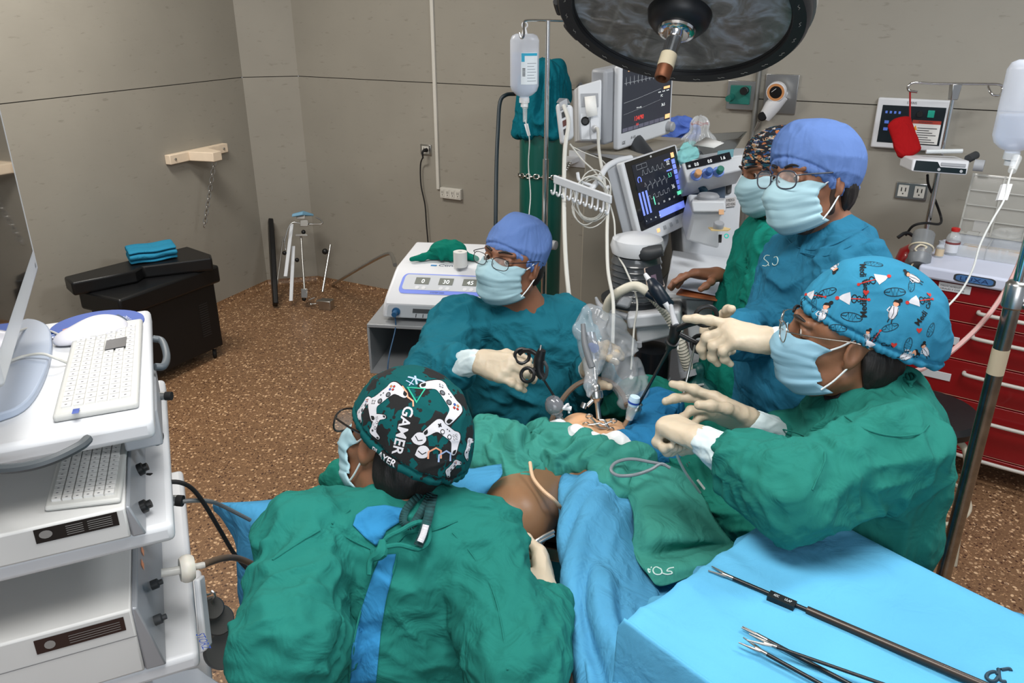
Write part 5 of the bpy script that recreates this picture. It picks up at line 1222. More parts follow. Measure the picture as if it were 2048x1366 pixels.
# breathing hose
HOSE = mat('hose_cream', (205, 200, 184), .45)
mb = MB(); hp = [P(1212, 636, 2.64), P(1218, 604, 2.60), P(1240, 583, 2.56), P(1270, 572, 2.54), P(1297, 584, 2.52)]; mb.tube(hp, .0155, 14, 6); mb.build('breathing_hose', HOSE, r)
mb = MB(); hp = crom([P(1297, 584, 2.52), P(1322, 612, 2.50), P(1345, 645, 2.50), P(1362, 690, 2.52), P(1374, 730, 2.56), P(1380, 760, 2.62)], 22); N = len(hp)
rr = [.0155 + .0022 * (k % 3 == 0) - .001 * (k % 3 == 1) for k in range(N)]
mb.tube(hp, rr, 14); mb.build('corrugated_hose', HOSE, r)
mb = MB(); hexpx(mb, [(1246, 590), (1268, 596), (1258, 618), (1232, 610)], 2.56, .05); mb.build('hose_cuff', MG, r, bevel=.008)
mb = MB(); mb.tube([P(1206, 640, 2.66), P(1222, 590, 2.72), P(1250, 575, 2.72), P(1270, 590, 2.76)], .007, 8, 5); mb.build('gas_tube', mat('tube_grey', (130, 134, 138), .4), r)
mb = MB(); mb.tube([P(1375, 740, 2.58), P(1378, 752, 2.58)], .03, 16); mb.tube([P(1362, 700, 2.56), P(1366, 745, 2.58)], .014, 10); mb.build('hose_connector', MG, r)
c = P(1390, 800, 2.62); s = SDF([c.x - .14, c.y - .12, c.z - .14], [c.x + .14, c.y + .12, c.z + .14], .004); s.ell(c, (.085, .06, .075), k=.01); s.cap(c + ZZ * .06, c + ZZ * .11, .02, k=.02)
grow('breathing_bag', s, mat('bag_green', (14, 74, 72), .45), r, [(c - ZZ * .1, c + ZZ * .1, .06, 'long', .006)], 4)
# ---- screens
fm = Face((0.4732, 2.8083, 1.2031), (0.245, 0.2898, 0.0189), (-0.0837, 0.0516, 0.294))
r = root('ventilator_display', fm.p(.5, 0, 0), 'white framed ventilator display with breathing curves in front of the anaesthesia machine', 'monitor')
mb = MB(); fm.box(mb, -.01, 0, 1.01, 1, -.028, 0); mb.build('frame', MW, r, bevel=.008, seg=3)
mb = MB(); mb.hexa([fm.p(-.09, .02, -.05), fm.p(.95, .02, -.05), fm.p(1.0, .01, -.028), fm.p(-.0, .01, -.028), fm.p(-.09, .96, -.05), fm.p(.95, .96, -.05), fm.p(1.0, .99, -.028), fm.p(0, .99, -.028)]); mb.build('back_shell', MG, r, bevel=.006)
mb = MB(); fm.box(mb, .035, .17, .965, .985, -.001, .0012); mb.build('glass', mat('screen_black', (8, 9, 11), .12, coat=.4), r)
mb = MB(); fm.rect(mb, .13, .22, .90, .93, .0018); mb.build('display_area', mat('display_dark', (26, 30, 40), .2, emit=.35), r)
def wave(fc, mb, a0, a1, b, amp, kind, n=7, wd=.0009, h=.003):
    pts = []
    for k in range(n):
        x0 = a0 + (a1 - a0) * k / n; dx = (a1 - a0) / n
        sh = {'sq': [(0, 0), (.25, 0), (.32, .85), (.62, .95), (.68, 0)], 'tri': [(0, .1), (.15, 0), (.25, .75), (.45, 1), (.6, .1), (.8, .0)], 'fl': [(0, .4), (.15, .4), (.2, 1), (.42, .5), (.48, -.4), (.6, .1), (.8, .4)], 'ecg': [(0, .3), (.3, .3), (.36, .15), (.42, 1), (.48, 0), (.54, .3)]}[kind]
        pts += [(x0 + dx * a, b + amp * c_) for a, c_ in sh]
    fc.line(mb, pts, wd, h)
mb = MB(); wave(fm, mb, .26, .70, .78, .06, 'tri', 5); wave(fm, mb, .26, .70, .62, .07, 'fl', 5); wave(fm, mb, .26, .70, .48, .05, 'sq', 5)
fm.line(mb, [(.20, .86), (.38, .86), (.38, .91), (.20, .91), (.20, .86)], .0007, .003); fm.line(mb, [(.29, .86), (.29, .91)], .0007, .003); mb.build('curves', E_T, r)
mb = MB(); fm.text(mb, '32', .73, .795, .05, .003); fm.text(mb, '36', .73, .50, .05, .003)
for k in range(4): fm.text(mb, ('13', '3.3', '2.8', '17')[k], .42 + .10 * (k % 4), .385, .022, .003)
for k in range(4): fm.text(mb, ('3', '11', '4.2', '1.8')[k], .15 + .08 * (k % 4), .25, .018, .003)
fm.text(mb, 'GE', .47, .948, .02, .003); mb.build('readings', E_W, r)
mb = MB(); fm.text(mb, '5.3', .71, .645, .05, .003); fm.rect(mb, .36, .40, .375, .50, .003); fm.rect(mb, .80, .40, .88, .445, .003); mb.build('green_readings', E_G, r, kind='stuff')
mb = MB()
for a in (.13, .19, .25): fm.rect(mb, a, .33, a + .032, .60, .0026)
for k in range(6): fm.rect(mb, .83, .46 + k * .065, .895, .515 + k * .065, .0026)
fm.rect(mb, .40, .225, .89, .31, .0024); fm.rect(mb, .70, .85, .81, .865, .0026); fm.rect(mb, .70, .72, .81, .735, .0026)
c = fm.p(.20, .74, .003); rr_ = [c + fm.u * (.011 * math.cos(a)) + fm.w * (.011 * math.sin(a)) for a in [math.pi * (-.25 + k / 14 * 1.5) for k in range(15)]]; mb.tube(rr_, .0016, 5); mb.build('touch_keys', E_B, r)
mb = MB(); fm.rect(mb, .84, .86, .90, .92, .003); mb.build('alarm_key', E_O, r)
for k, a in enumerate((.30, .42, .54, .66)):
    mb = MB(); fm.box(mb, a, .075, a + .045, .12, -.001, .003); mb.build('soft_key', [E_O, LGREY, LGREY, LGREY][k], r, bevel=.001)
mb = MB(); mb.lathe([(.018, 0), (.017, .02), (.012, .024), (0, .024)], fm.p(.90, .10, 0), fm.n, 22); mb.build('rotary_knob', MG, r)
mb = MB(); mb.tube([fm.p(.5, .2, -.06), P(1322, 470, 3.1), P(1310, 500, 3.05)], [.03, .03, .035], 14, 5); mb.tube([fm.p(.6, .3, -.06), P(1350, 400, 3.25), P(1370, 410, 3.3)], .022, 12, 4); mb.build('support_arm', MG, r)
# patient monitor
f2_ = Face((0.4096, 3.1253, 1.4946), (0.2522, 0.2832, 0.0244), (-0.0112, -0.0167, 0.3093))
mf = P(1290, 300, 2.95)
r = root('patient_monitor', f2_.p(.5, 0, 0), 'white patient monitor reading 134/90 above the ventilator display, partly behind the surgical light', 'monitor')
mb = MB(); f2_.box(mb, -.0, 0, 1.0, 1, -.03, 0); mb.build('frame', MW, r, bevel=.010, seg=3)
mb = MB(); f2_.box(mb, -.13, .08, .92, .97, -.10, -.03); mb.build('back_shell', MG, r, bevel=.012)
mb = MB(); f2_.box(mb, .045, .20, .955, .975, -.001, .0012); mb.build('glass', mat('monitor_slate', (44, 48, 58), .2, emit=.3), r)
mb = MB(); wave(f2_, mb, .07, .70, .76, .10, 'ecg', 9); f2_.line(mb, [(.07, .56), (.3, .575), (.52, .60), (.75, .625)], .0008, .0025); f2_.line(mb, [(.07, .42), (.4, .45), (.75, .49)], .0005, .0025); mb.build('curves', E_T, r, kind='stuff')
mb = MB(); f2_.text(mb, '134/90', .27, .31, .055, .0025); f2_.text(mb, '106', .30, .245, .03, .0025); mb.build('pressure_reading', E_R, r)
mb = MB(); f2_.text(mb, 'FC', .75, .52, .03, .0025); f2_.text(mb, '36.5', .77, .40, .035, .0025); f2_.text(mb, 'PNI mmHg', .30, .45, .022, .0025)
for k in range(3): f2_.text(mb, '--', .70 + .08 * k, .58, .03, .0025)
mb.build('readings', E_W, r)
mb = MB(); f2_.rect(mb, .13, .92, .28, .965, .0025); f2_.rect(mb, .80, .61, .92, .64, .0025); f2_.rect(mb, .85, .225, .945, .28, .0025); mb.build('alarm_key', E_O, r)
mb = MB()
for k in range(8): f2_.rect(mb, .055 + k * .098, .21, .145 + k * .098, .255, .0025)
mb.build('menu_keys', mat('menu_grey', (96, 96, 112), .4, emit=.2), r)
mb = MB(); mb.lathe([(.021, 0), (.020, .022), (.015, .027), (0, .027)], f2_.p(.93, .11, 0), f2_.n, 24); mb.build('rotary_knob', MG, r)
mb = MB(); f2_.text(mb, 'GE', .06, .06, .04, .002); f2_.text(mb, 'B 650', .22, .10, .03, .002); mb.build('lettering', DGREY, r)
mb = MB(); mb.tube([f2_.p(.5, .1, -.08), P(1300, 330, 3.05)], [.03, .04], 12); mb.build('mount', DGREY, r)
mb = MB(); mb.hexa([G(x, y, z) for z in (1.46, 1.48) for x, y in ((1142, 298), (1250, 324), (1362, 298), (1250, 276))]); mb.build('monitor_shelf', MG, AR, bevel=.004)
# recorder and plug-in module
r = root('recorder_module', P(1180, 283, 3.0), 'white chart recorder module with paper strip and round sockets beside the patient monitor', 'module')
mb = MB(); q = hexpx(mb, [(1156, 172), (1204, 158), (1202, 281), (1160, 282)], [2.96, 2.96, 3.0, 3.0], .16); mb.build('housing', MW, r, bevel=.006)
q.n = q.n if q.n.dot(FWD) < 0 else -q.n
mb = MB(); q.box(mb, .12, .62, .93, .86, .0, .003); mb.build('paper_slot', MG, r)
mb = MB(); a, b = q.p(.28, .80, .006), q.p(.80, .82, .006); c_, d_ = q.p(.34, .42, .022), q.p(.84, .46, .022); m1, m2 = q.p(.29, .62, .016), q.p(.82, .64, .016)
mb.add([a, b, m2, m1, d_, c_], [(0, 1, 2, 3), (3, 2, 4, 5)]); mb.build('paper_strip', mat('paper', (225, 225, 222), .7), r, solid=.0004)
mb = MB(); q.box(mb, .05, .02, .47, .50, 0, .006); mb.build('plug_in_module', MW, r, bevel=.002); mb = MB(); q.box(mb, .52, .02, .95, .52, 0, .006); mb.build('plug_in_module', MW, r, bevel=.002)
mb = MB(); mb.lathe([(.014, 0), (.016, .004), (.012, .006), (.011, .002), (0, .002)], q.p(.27, .36, .006), q.n, 22); mb.build('round_socket', BLACK, r)
mb = MB(); mb.lathe([(.013, 0), (.013, .012), (.009, .02), (.007, .04), (0, .04)], q.p(.72, .22, .006), q.n, 18); mb.build('cable_plug', WHITE, r)
mb = MB(); mb.tube([q.p(.15, 1.0, -.03) + ZZ * .008, q.p(.15, 1.0, -.13) + ZZ * .008], .008, 8); mb.build('carry_handle', DGREY, r)
cpl = q.p(.72, .22, .04)
r = root('module_rack', P(1126, 285, 2.95), 'rounded white sensor module with connectors hung beside the chart recorder', 'module')
mb = MB(); q2_ = hexpx(mb, [(1112, 206), (1146, 210), (1148, 276), (1122, 290)], [2.90, 2.90, 2.93, 2.93], .09); mb.build('housing', MW, r, bevel=.012, seg=3)
q2_.n = q2_.n if q2_.n.dot(FWD) < 0 else -q2_.n
for k in range(3):
    mb = MB(); q2_.box(mb, .30, .18 + .2 * k, .72, .32 + .2 * k, 0, .004); mb.build('port', [DGREY, mat('port_rust', (90, 50, 44), .5), DGREY][k], r, bevel=.001)
mb = MB(); q2_.box(mb, .22, .78, .80, .97, 0, .008); mb.build('plug', LGREY, r, bevel=.002)
mb = MB(); mb.hexa([P(*a) for a in ((1112, 206, 2.94), (1140, 208, 2.94), (1142, 208, 2.98), (1114, 206, 2.98), (1118, 196, 2.95), (1134, 197, 2.95), (1136, 197, 2.98), (1120, 196, 2.98))]); mb.build('grip', GREY, r, bevel=.003)
CAB = mat('white_cable', (196, 196, 190), .5)
def cable(name, pts, rad, lab, cat='cable', m=None, steps=7, grp=None):
    mb = MB(); mb.tube(pts, rad, 8, steps); return mb.build(name, m or CAB, label=lab, cat=cat, group=grp)
cable('monitor_cable', [q2_.p(.5, .85, .012), P(1137, 245, 2.86), P(1130, 300, 2.84), P(1128, 380, 2.80), P(1129, 460, 2.74), P(1133, 540, 2.68), P(1142, 625, 2.6), P(1150, 680, 2.56)], .0075, 'thick white lead hanging from the sensor module past the hook rail', 'cable')
cable('pressure_hose', [cpl, P(1196, 262, 2.92), P(1198, 300, 2.90), P(1208, 360, 2.84), P(1215, 410, 2.76), P(1214, 470, 2.68), P(1216, 540, 2.60), P(1226, 600, 2.52), P(1226, 660, 2.46), P(1222, 760, 2.4)], .0058, 'white pressure hose hanging from the chart recorder plug', 'hose')
cable('sensor_lead', [P(1140, 288, 2.92), P(1165, 320, 2.9), P(1195, 350, 2.88), P(1214, 395, 2.82), P(1228, 440, 2.76), P(1232, 500, 2.72), P(1252, 540, 2.66), P(1274, 600, 2.58), P(1268, 660, 2.55), P(1262, 740, 2.5)], .0032, 'thin grey sensor lead running down past the breathing hose', 'cable')
cable('sensor_lead', [P(1142, 292, 2.92), P(1168, 305, 2.9), P(1200, 318, 2.9), P(1214, 335, 2.88), P(1206, 352, 2.86), P(1190, 372, 2.84)], .0022, 'thin loop of lead behind the hook rail', 'cable')
# hook rail
r = root('hook_rail', P(1168, 420, 2.80), 'white cable rail with eleven hooks on an arm beside the gas cylinder', 'hook rail')
a, b = P(1107, 366, 2.80), P(1222, 408, 2.72); ax = (b - a); un = ax.normalized()
mb = MB(); f = Face(a, ax, ZZ * .028); nn = f.n if f.n.dot(FWD) < 0 else -f.n; f.n = nn; f.box(mb, 0, 0, 1, 1, -.01, .004); mb.build('rail', MW, r, bevel=.003)
for k in range(11):
    c = f.p(.03 + k * .094, 0, 0); mb = MB(); mb.tube([c, c - ZZ * .022 + nn * .002, c - ZZ * .034 + nn * .012, c - ZZ * .030 + nn * .024, c - ZZ * .018 + nn * .030], .0036, 8, 4); mb.build('hook', MW, r)
mb = MB(); mb.tube([P(1170, 392, 2.78), P(1196, 362, 2.82), P(1212, 336, 2.86), P(1236, 322, 2.90), P(1262, 316, 2.94)], [.010, .011, .012, .011], 12, 5); mb.build('arm', MW, r)
for s_ in (((1186, 372), (1160, 362), (1155, 345)), ((1196, 362), (1212, 376), (1218, 372))):
    mb = MB(); mb.tube([P(*p_, 2.80) for p_ in s_], .006, 8, 4); mb.build('side_hook', MW, r)
r = root('cable_coil', P(1186, 462, 2.76), 'coil of thin white sensor cable hanging behind the hook rail', 'cable')
for k in range(7):
    c = P(1184 + random.uniform(-5, 5), 402 + random.uniform(-8, 8), 2.78 + k * .004); rx = .055 + random.uniform(-.012, .008); ry = .088 + random.uniform(-.015, .015); ph = random.uniform(-.3, .3)
    pts = []
    for i in range(28):
        an = 2 * math.pi * i / 28; x = rx * math.cos(an) * (1 + .1 * math.sin(3 * an + k)); y = ry * math.sin(an); pts.append(c + RGT * (x * math.cos(ph) - y * math.sin(ph)) + UPV * (x * math.sin(ph) + y * math.cos(ph)) + FWD * .006 * math.sin(2 * an + k))
    mb = MB(); mb.tube(pts, .0022, 6, closed=True); mb.build('loop', CAB, r)
# things on top of the machine
zt_ = 1.33
mb = MB(); q = [P(1352, 330, 3.12), P(1494, 316, 3.14), P(1494, 300, 3.5), P(1340, 300, 3.5)]; z0 = q[0].z
lo = [(v.x, v.y) for v in q]; mb.hexa([V((x, y, z0 - .03)) for x, y in lo] + [V((x, y, z0)) for x, y in lo]); mb.build('machine_top', MW, AR, bevel=.004)
ZT = z0
def onz(px, py, dz=0.0): return G(px, py, ZT + dz)
def lump(name, pxs, rad, m, lab, cat, amp=.006, h=.003, z=None, k=.02, seed=0):
    c = [onz(x, y, (z if z is not None else rad) * 1.0) for x, y in pxs]
    lo = [min(p[i] for p in c) - rad - .03 for i in range(3)]; hi = [max(p[i] for p in c) + rad + .03 for i in range(3)]
    s = SDF(lo, hi, h)
    for a, b in zip(c[:-1], c[1:]): s.cap(a, b, rad, k=k)
    if len(c) == 1: s.ell(c[0], (rad * 1.2, rad, rad), k=.01)
    s.cut((0, 0, ZT + .002), (0, 0, -1), .003)
    return grow(name, s, m, None, [(c[0], c[-1] + V((.01, 0, 0)), rad, 'ring', amp)], seed, label=lab, cat=cat)
lump('blue_wrap', [(1350, 262), (1372, 262)], .05, cloth('wrap_periwinkle', (84, 112, 190)), 'crumpled periwinkle blue wrap on top of the anaesthesia machine', 'cloth', .012, z=.06)
TEALP = cloth('pack_aqua', (140, 205, 205), bump=.2)
lump('sterile_pack', [(1352, 300), (1384, 294)], .022, TEALP, 'rolled pale aqua pack on the machine top, under the blue wrap', 'pack', .004, seed=3)
lump('sterile_pack', [(1362, 316), (1384, 308)], .026, TEALP, 'short pale aqua pack at the front of the machine top', 'pack', .004, seed=4)
c = onz(1396, 285, .04); s = SDF([c.x - .12, c.y - .1, c.z - .06], [c.x + .12, c.y + .1, c.z + .1], .003); s.ell(c, (.07, .05, .045), k=.01); s.cap(c + ZZ * .02, c + V((.0, 0, .07)), .02, .035, k=.03); s.cut((0, 0, ZT + .002), (0, 0, -1))
o, _g = grow('plastic_bag', s, mat('bag_film', (220, 224, 226), .12, alpha=.35, coat=.5), None, [(c - ZZ * .1, c + ZZ * .1, .05, 'long', .014)], 5, label='clear plastic bag with a red rim lying on the anaesthesia machine', cat='plastic bag')
mb = MB(); mb.tube([c + V((.035 * math.cos(a), .03 * math.sin(a), .078 + .004 * math.sin(5 * a))) for a in [2 * math.pi * k / 16 for k in range(16)]], .0022, 6, closed=True); mb.build('rim', mat('bag_red', (170, 40, 44), .5), o)
q = [onz(1392, 314, .0), onz(1478, 300, 0), onz(1488, 287, 0), onz(1408, 292, 0)]
cc = sum(q, V()) / 4
mb = MB(); bot = [cc + (p_ - cc) * .72 for p_ in q]; top = [p_ + ZZ * .05 for p_ in q]; rim = [cc + ZZ * .05 + (p_ - cc) * 1.08 for p_ in q]
vs = [p_ + ZZ * .002 for p_ in bot] + top + rim; mb.add(vs, [(3, 2, 1, 0)] + [(i, (i + 1) % 4, 4 + (i + 1) % 4, 4 + i) for i in range(4)] + [(4 + i, 4 + (i + 1) % 4, 8 + (i + 1) % 4, 8 + i) for i in range(4)])
mb.build('steel_tray', mat('tray_steel', (140, 140, 136), .3, 1.0), solid=.003, label='shallow stainless steel instrument tray on the anaesthesia machine', cat='tray')
mb = MB(); f = Face(P(1434, 318, 3.04), P(1466, 314, 3.04) - P(1434, 318, 3.04), ZZ * .03); f.box(mb, 0, 0, 1, 1, -.001, .001); mb.build('tray_label', mat('label_aqua', (120, 170, 180), .6), label='pale blue label stuck to the front of the steel tray', cat='label')
q = [onz(1388, 290, .055), onz(1428, 296, .058), onz(1448, 286, .075), onz(1412, 274, .070)]
mb = MB(); mb.add(q, [(0, 1, 2, 3)]); mb.build('paper_sheet', mat('paper', (225, 225, 222), .7), solid=.001, label='folded white paper sheet leaning in the steel tray', cat='paper')
# clipboard under the nurse's hand
q = [P(1352, 590, 2.66), P(1452, 606, 2.62), P(1462, 574, 2.78), P(1372, 566, 2.80)]
nn = (q[1] - q[0]).cross(q[3] - q[0]).normalized()
r = root('clipboard', sum(q, V()) / 4, 'orange-brown clipboard with written pages under the nurse\'s hand', 'clipboard')
mb = MB(); mb.hexa(q + [p_ + nn * .006 for p_ in q]); mb.build('board', mat('board_orange', (175, 100, 60), .5), r, bevel=.001)
mb = MB(); q3 = [p_ + nn * .0065 for p_ in (P(1358, 580, 2.67), P(1462, 602, 2.64), P(1468, 568, 2.80), P(1376, 562, 2.82))]; mb.hexa(q3 + [p_ + nn * .005 for p_ in q3]); mb.build('pages', mat('paper_blue', (205, 214, 232), .7), r)
fq = Face(q3[0] + nn * .0055, q3[1] - q3[0], q3[3] - q3[0]); mb = MB()
for k in range(7): fq.rect(mb, .22, .12 + k * .11, .80 - .1 * (k % 3), .135 + k * .11, .0002)
mb.build('handwriting', mat('ink_violet', (110, 115, 160), .7), r)
# phone on the arm, black handpiece
mb = MB(); q = hexpx(mb, [(1288, 536), (1318, 530), (1330, 572), (1296, 582)], [2.54, 2.54, 2.52, 2.52], .010)
r = root('phone', q.p(.5, 0), 'phone with a dark screen propped in front of the grey bellows', 'phone'); mb.build('case', mat('case_rose', (190, 170, 160), .4), r, bevel=.002)
q.n = q.n if q.n.dot(FWD) < 0 else -q.n
mb = MB(); q.box(mb, .05, .04, .95, .97, 0, .0008); mb.build('glass', SCREEN, r)
mb = MB(); q.rect(mb, .3, .3, .6, .6, .0012); mb.build('display', mat('display_rose', (60, 40, 60), .3, emit=.4), r)
r = root('capnograph_sensor', P(1318, 592, 2.46), 'dark blue handheld gas sensor clipped on the white breathing hose', 'sensor')
mb = MB(); mb.tube([P(1302, 562, 2.46), P(1312, 578, 2.44), P(1328, 602, 2.44), P(1340, 610, 2.45)], [.014, .022, .022, .016], 14, 6); mb.tube([P(1294, 586, 2.47), P(1318, 600, 2.46)], [.014, .012], 10); mb.build('body', mat('sensor_navy', (22, 32, 44), .35), r)
mb = MB(); mb.tube([P(1290, 548, 2.47), P(1298, 560, 2.46)], [.006, .009], 10); mb.build('connector', WHITE, r); mb = MB(); mb.tube([P(1330, 606, 2.42), P(1344, 628, 2.42)], [.009, .006], 10); mb.build('connector', WHITE, r)
cable('patient_line', [P(1345, 630, 2.42), P(1352, 650, 2.40), P(1308, 540, 2.5), P(1306, 520, 2.52)][:2] + [P(1356, 700, 2.36)], .002, 'thin clear line from the gas sensor towards the table', 'line')
cable('supply_hose', [P(1465, 690, 2.8), P(1440, 760, 2.7), P(1400, 770, 2.55), P(1340, 780, 2.4), P(1300, 800, 2.3), P(1270, 830, 2.25)], .004, 'thin grey tube looping from the machine drawers to the table', 'tube', TUBE)
# ================================================================ right side: infusion stand, red cart, near pole, stool
sp_ = XY(1885, 300, 3.75); zt_ = zl(sp_.y, 163)
r = root('infusion_stand', sp_, 'chrome stand with a flat double-looped top bar holding the infusion pump', 'infusion stand')
mb = MB(); mb.cyl(up(sp_, .1), up(sp_, zt_ - .36), .014, n=18); mb.cyl(up(sp_, zt_ - .36), up(sp_, zt_ - .04), .010, n=16); mb.build('pole', CHROME, r)
tb = V((1, -.10, 0)).normalized(); tp = up(sp_, zt_ - .01)
mb = MB(); mb.tube([tp - tb * .17 - ZZ * .035 + V((0, -.02, 0)), tp - tb * .20 - ZZ * .03, tp - tb * .205 - ZZ * .01, tp - tb * .18 + ZZ * .004, tp - tb * .10, tp, tp + tb * .12, tp + tb * .19 - ZZ * .002, tp + tb * .205 - ZZ * .02, tp + tb * .19 - ZZ * .045 + V((0, -.02, 0)), tp + tb * .15 - ZZ * .042 + V((0, -.03, 0)), tp + tb * .14 - ZZ * .01], .006, 10, 5); mb.build('top_bar', CHROME, r)
mb = MB(); mb.hexa([up(sp_ + V((x, y, 0)), zt_ + z) for x, y, z in ((-.016, -.016, -.08), (.016, -.016, -.08), (.016, .016, -.08), (-.016, .016, -.08), (-.022, -.018, -.01), (.022, -.018, -.01), (.022, .018, -.01), (-.022, .018, -.01))]); mb.build('bracket', STEEL, r, bevel=.003)
polebase(r, sp_, 5, .19)
# pouch on strap
r = root('sphygmomanometer_pouch', P(1808, 316, 3.72), 'red cloth pouch hanging by a strap from the infusion stand top bar', 'pouch')
c = P(1808, 274, 3.72); s = SDF([c.x - .12, c.y - .1, c.z - .14], [c.x + .12, c.y + .1, c.z + .14], .0028)
s.ecap(P(1798, 246, 3.72), P(1818, 303, 3.72), (.056, .022), (.056, .024), RGT, k=.006)
grow('pouch', s, cloth('red_fabric', (158, 22, 26)), r, [(P(1798, 246, 3.72), P(1818, 303, 3.72), .03, 'torso', .004)], 2)
mb = MB(); a, b = tp - tb * .195 - ZZ * .03, P(1820, 240, 3.72); mb.tube([a, a.lerp(b, .5), b], .0045, 6); mb.build('strap', mat('red_strap', (160, 30, 34), .7), r)
# pump
r = root('infusion_pump', up(sp_, zl(sp_.y, 345)), 'white syringe infusion pump with dark display clamped to the chrome stand', 'infusion pump')
mb = MB(); F1 = [P(1823, 343, 3.62), P(1934, 351, 3.60), P(1941, 322, 3.60), P(1827, 318, 3.62)]; dB = V((.0, 1, 0)) * .13
mb.hexa([F1[0], F1[1], F1[1] + dB, F1[0] + dB, F1[3], F1[2], F1[2] + dB, F1[3] + dB]); mb.build('housing', WHITE, r, bevel=.008, seg=3)
fq = Face(F1[0], F1[1] - F1[0], F1[3] - F1[0]); fq.n = fq.n if fq.n.dot(FWD) < 0 else -fq.n
mb = MB(); fpoly(fq, mb, [(.03, .10), (.97, .10), (.97, .52), (.50, .52), (.44, .90), (.05, .90)], .0015); mb.build('display', mat('pump_dark', (14, 32, 38), .15, coat=.5), r)
mb = MB(); fq.box(mb, .50, .60, .95, .88, -.02, .004); mb.build('syringe_cradle', MG, r, bevel=.003)
mb = MB(); fq.disc(mb, .48, .30, .007, .003); fq.disc(mb, .88, .28, .007, .003); mb.build('button', LGREY, r)
a = P(1850, 300, 3.68); mb = MB(); mb.tube([P(1852, 303, 3.66), P(1925, 302, 3.62)], .010, 12); mb.build('syringe', mat('syringe_clear', (205, 210, 212), .3), r)
mb = MB(); mb.cyl(P(1936, 318, 3.62), P(1952, 310, 3.64), .018, n=18); mb.mi = 1; mb.cyl(P(1948, 330, 3.62), P(1968, 332, 3.60), .026, n=24); mb.build('clamp_knob', [DGREY, LGREY], r)
cable('pump_cord', [P(1855, 350, 3.74), P(1857, 370, 3.80), P(1870, 400, 3.85), P(1882, 435, 3.9), P(1878, 448, 3.8), P(1850, 446, 3.7), P(1826, 452, 3.72), P(1812, 470, 3.78)], .006, 'black power cord hanging from the infusion pump', 'cord', RUBBER)
# ---- red drawer cart
fc = pgram([(1853, 548), (2070, 577), (1981, 916), (1782, 868)], 3.55)
print('CART w %.2f h %.2f cos %.2f' % (fc.du, fc.dw, fc.u.dot(fc.w)), fc.n, fc.o)
cu_ = V((fc.u.x, fc.u.y, 0)).normalized(); o_ = fc.o; zb = .11; zt_ = fc.p(0, 1).z; cn = V((cu_.y, -cu_.x, 0)); cw = .78
if cn.dot(FWD) > 0: cn = -cn
xy0 = (fc.p(0, 0) + fc.p(0, 1)) / 2; xy0 = up(xy0, 0)
RED = mat('cart_red', (128, 8, 14), .38, coat=.2); fr = Face(up(xy0, zb), cu_ * cw, ZZ * (zt_ - zb)); fr.n = cn
r = root('drawer_cart', up(xy0 + cu_ * cw / 2 - cn * .25, 0), 'red emergency drawer cart with white top and long pale handles', 'drawer cart')
CR_ = r
mb = MB(); fr.box(mb, 0, 0, 1, 1, -.48, -.004); mb.build('body', RED, r, bevel=.004)
hh = (zt_ - zb); rows = [(.86, 1.0, 0)]
def bat(px, py): # share of the height on the cart front at a pixel
    p_ = onplane(px, py, fr.o, cn); return (p_.z - zb) / hh
ys = [548, 600, 638, 711, 787, 866]; lv = [1.0]
xs = [1853, 1905, 1900, 1889, 1900, 1870]
lv += [bat(x, y) for x, y in zip(xs[1:], (601, 639, 711.5, 789, 884))]; lv = [l for l in lv if l > .02] + [.0]
print('LEVELS', [round(l, 2) for l in lv])
EDGE = mat('drawer_edge', (215, 150, 130), .4)
for k in range(len(lv) - 1):
    t_, b_ = lv[k], lv[k + 1]
    if t_ - b_ < .03: continue
    mb = MB(); fr.box(mb, .01, b_ + .006, .99, t_ - .006, -.003, .012); dr = mb.build('drawer', RED, r, bevel=.003)
    mb = MB(); fr.box(mb, .02, b_ + .002, .98, b_ + .0055, .0, .010); mb.build('drawer_edge', EDGE, dr)
    if k:
        zc_ = t_ - (t_ - b_) * .30
        mb = MB(); P_ = [fr.p(a, zc_ + .0, h_) for a, h_ in ((.30, .012), (.31, .035), (.40, .044), (.60, .05), (.80, .044), (.88, .035), (.89, .012))]; mb.tube(P_, .0085, 10, 4); mb.build('handle', mat('handle_pale', (190, 186, 178), .35), dr)
    if k != 1 and k < 5:
        mb = MB(); zz = t_ - (t_ - b_) * .62 if k else .5 * (t_ + b_); fr.box(mb, .08, zz, .24, zz + .045, .012, .016); lb = mb.build('label_holder', mat('label_card', (196, 198, 200), .5), dr, bevel=.001)
for a, d in ((.06, .05), (.94, .05), (.06, .42), (.94, .42)): caster(r, up(fr.p(a, 0, -d), 0), .045)
mb = MB(); fr.box(mb, -.035, 1.0, 1.03, 1.07, -.51, .03); mb.build('top_tray', mat('tray_white', (205, 210, 228), .4), r, bevel=.012, seg=3)
ft = Face(fr.p(-.035, 1.0, .03), fr.p(1.03, 1.0, .03) - fr.p(-.035, 1.0, .03), fr.p(-.035, 1.07, .03) - fr.p(-.035, 1.0, .03)); ft.n = cn
mb = MB(); fpoly(ft, mb, rr_poly(.17, .22, .36, .85, .03, .2), .001); mb.mi = 1; fpoly(ft, mb, rr_poly(.18, .3, .35, .78, .03, .16), .0015); mb.mi = 2; ft.text(mb, 'LUXA', .20, .38, .30, .002, width=.13); mb.build('maker_badge', [DGREY, mat('badge_blue', (70, 110, 160), .4), mat('badge_text', (30, 50, 90), .5)], r)
f1 = dr
mb = MB(); zz = (lv[0] + lv[1]) / 2; fr.text(mb, 'MEDICAMENTOS', .09, zz + .024, .009, .0165, width=.12); fr.text(mb, 'ORALES Y OTROS', .09, zz + .008, .009, .0165, width=.12); mb.build('label_text', BLACK, r)
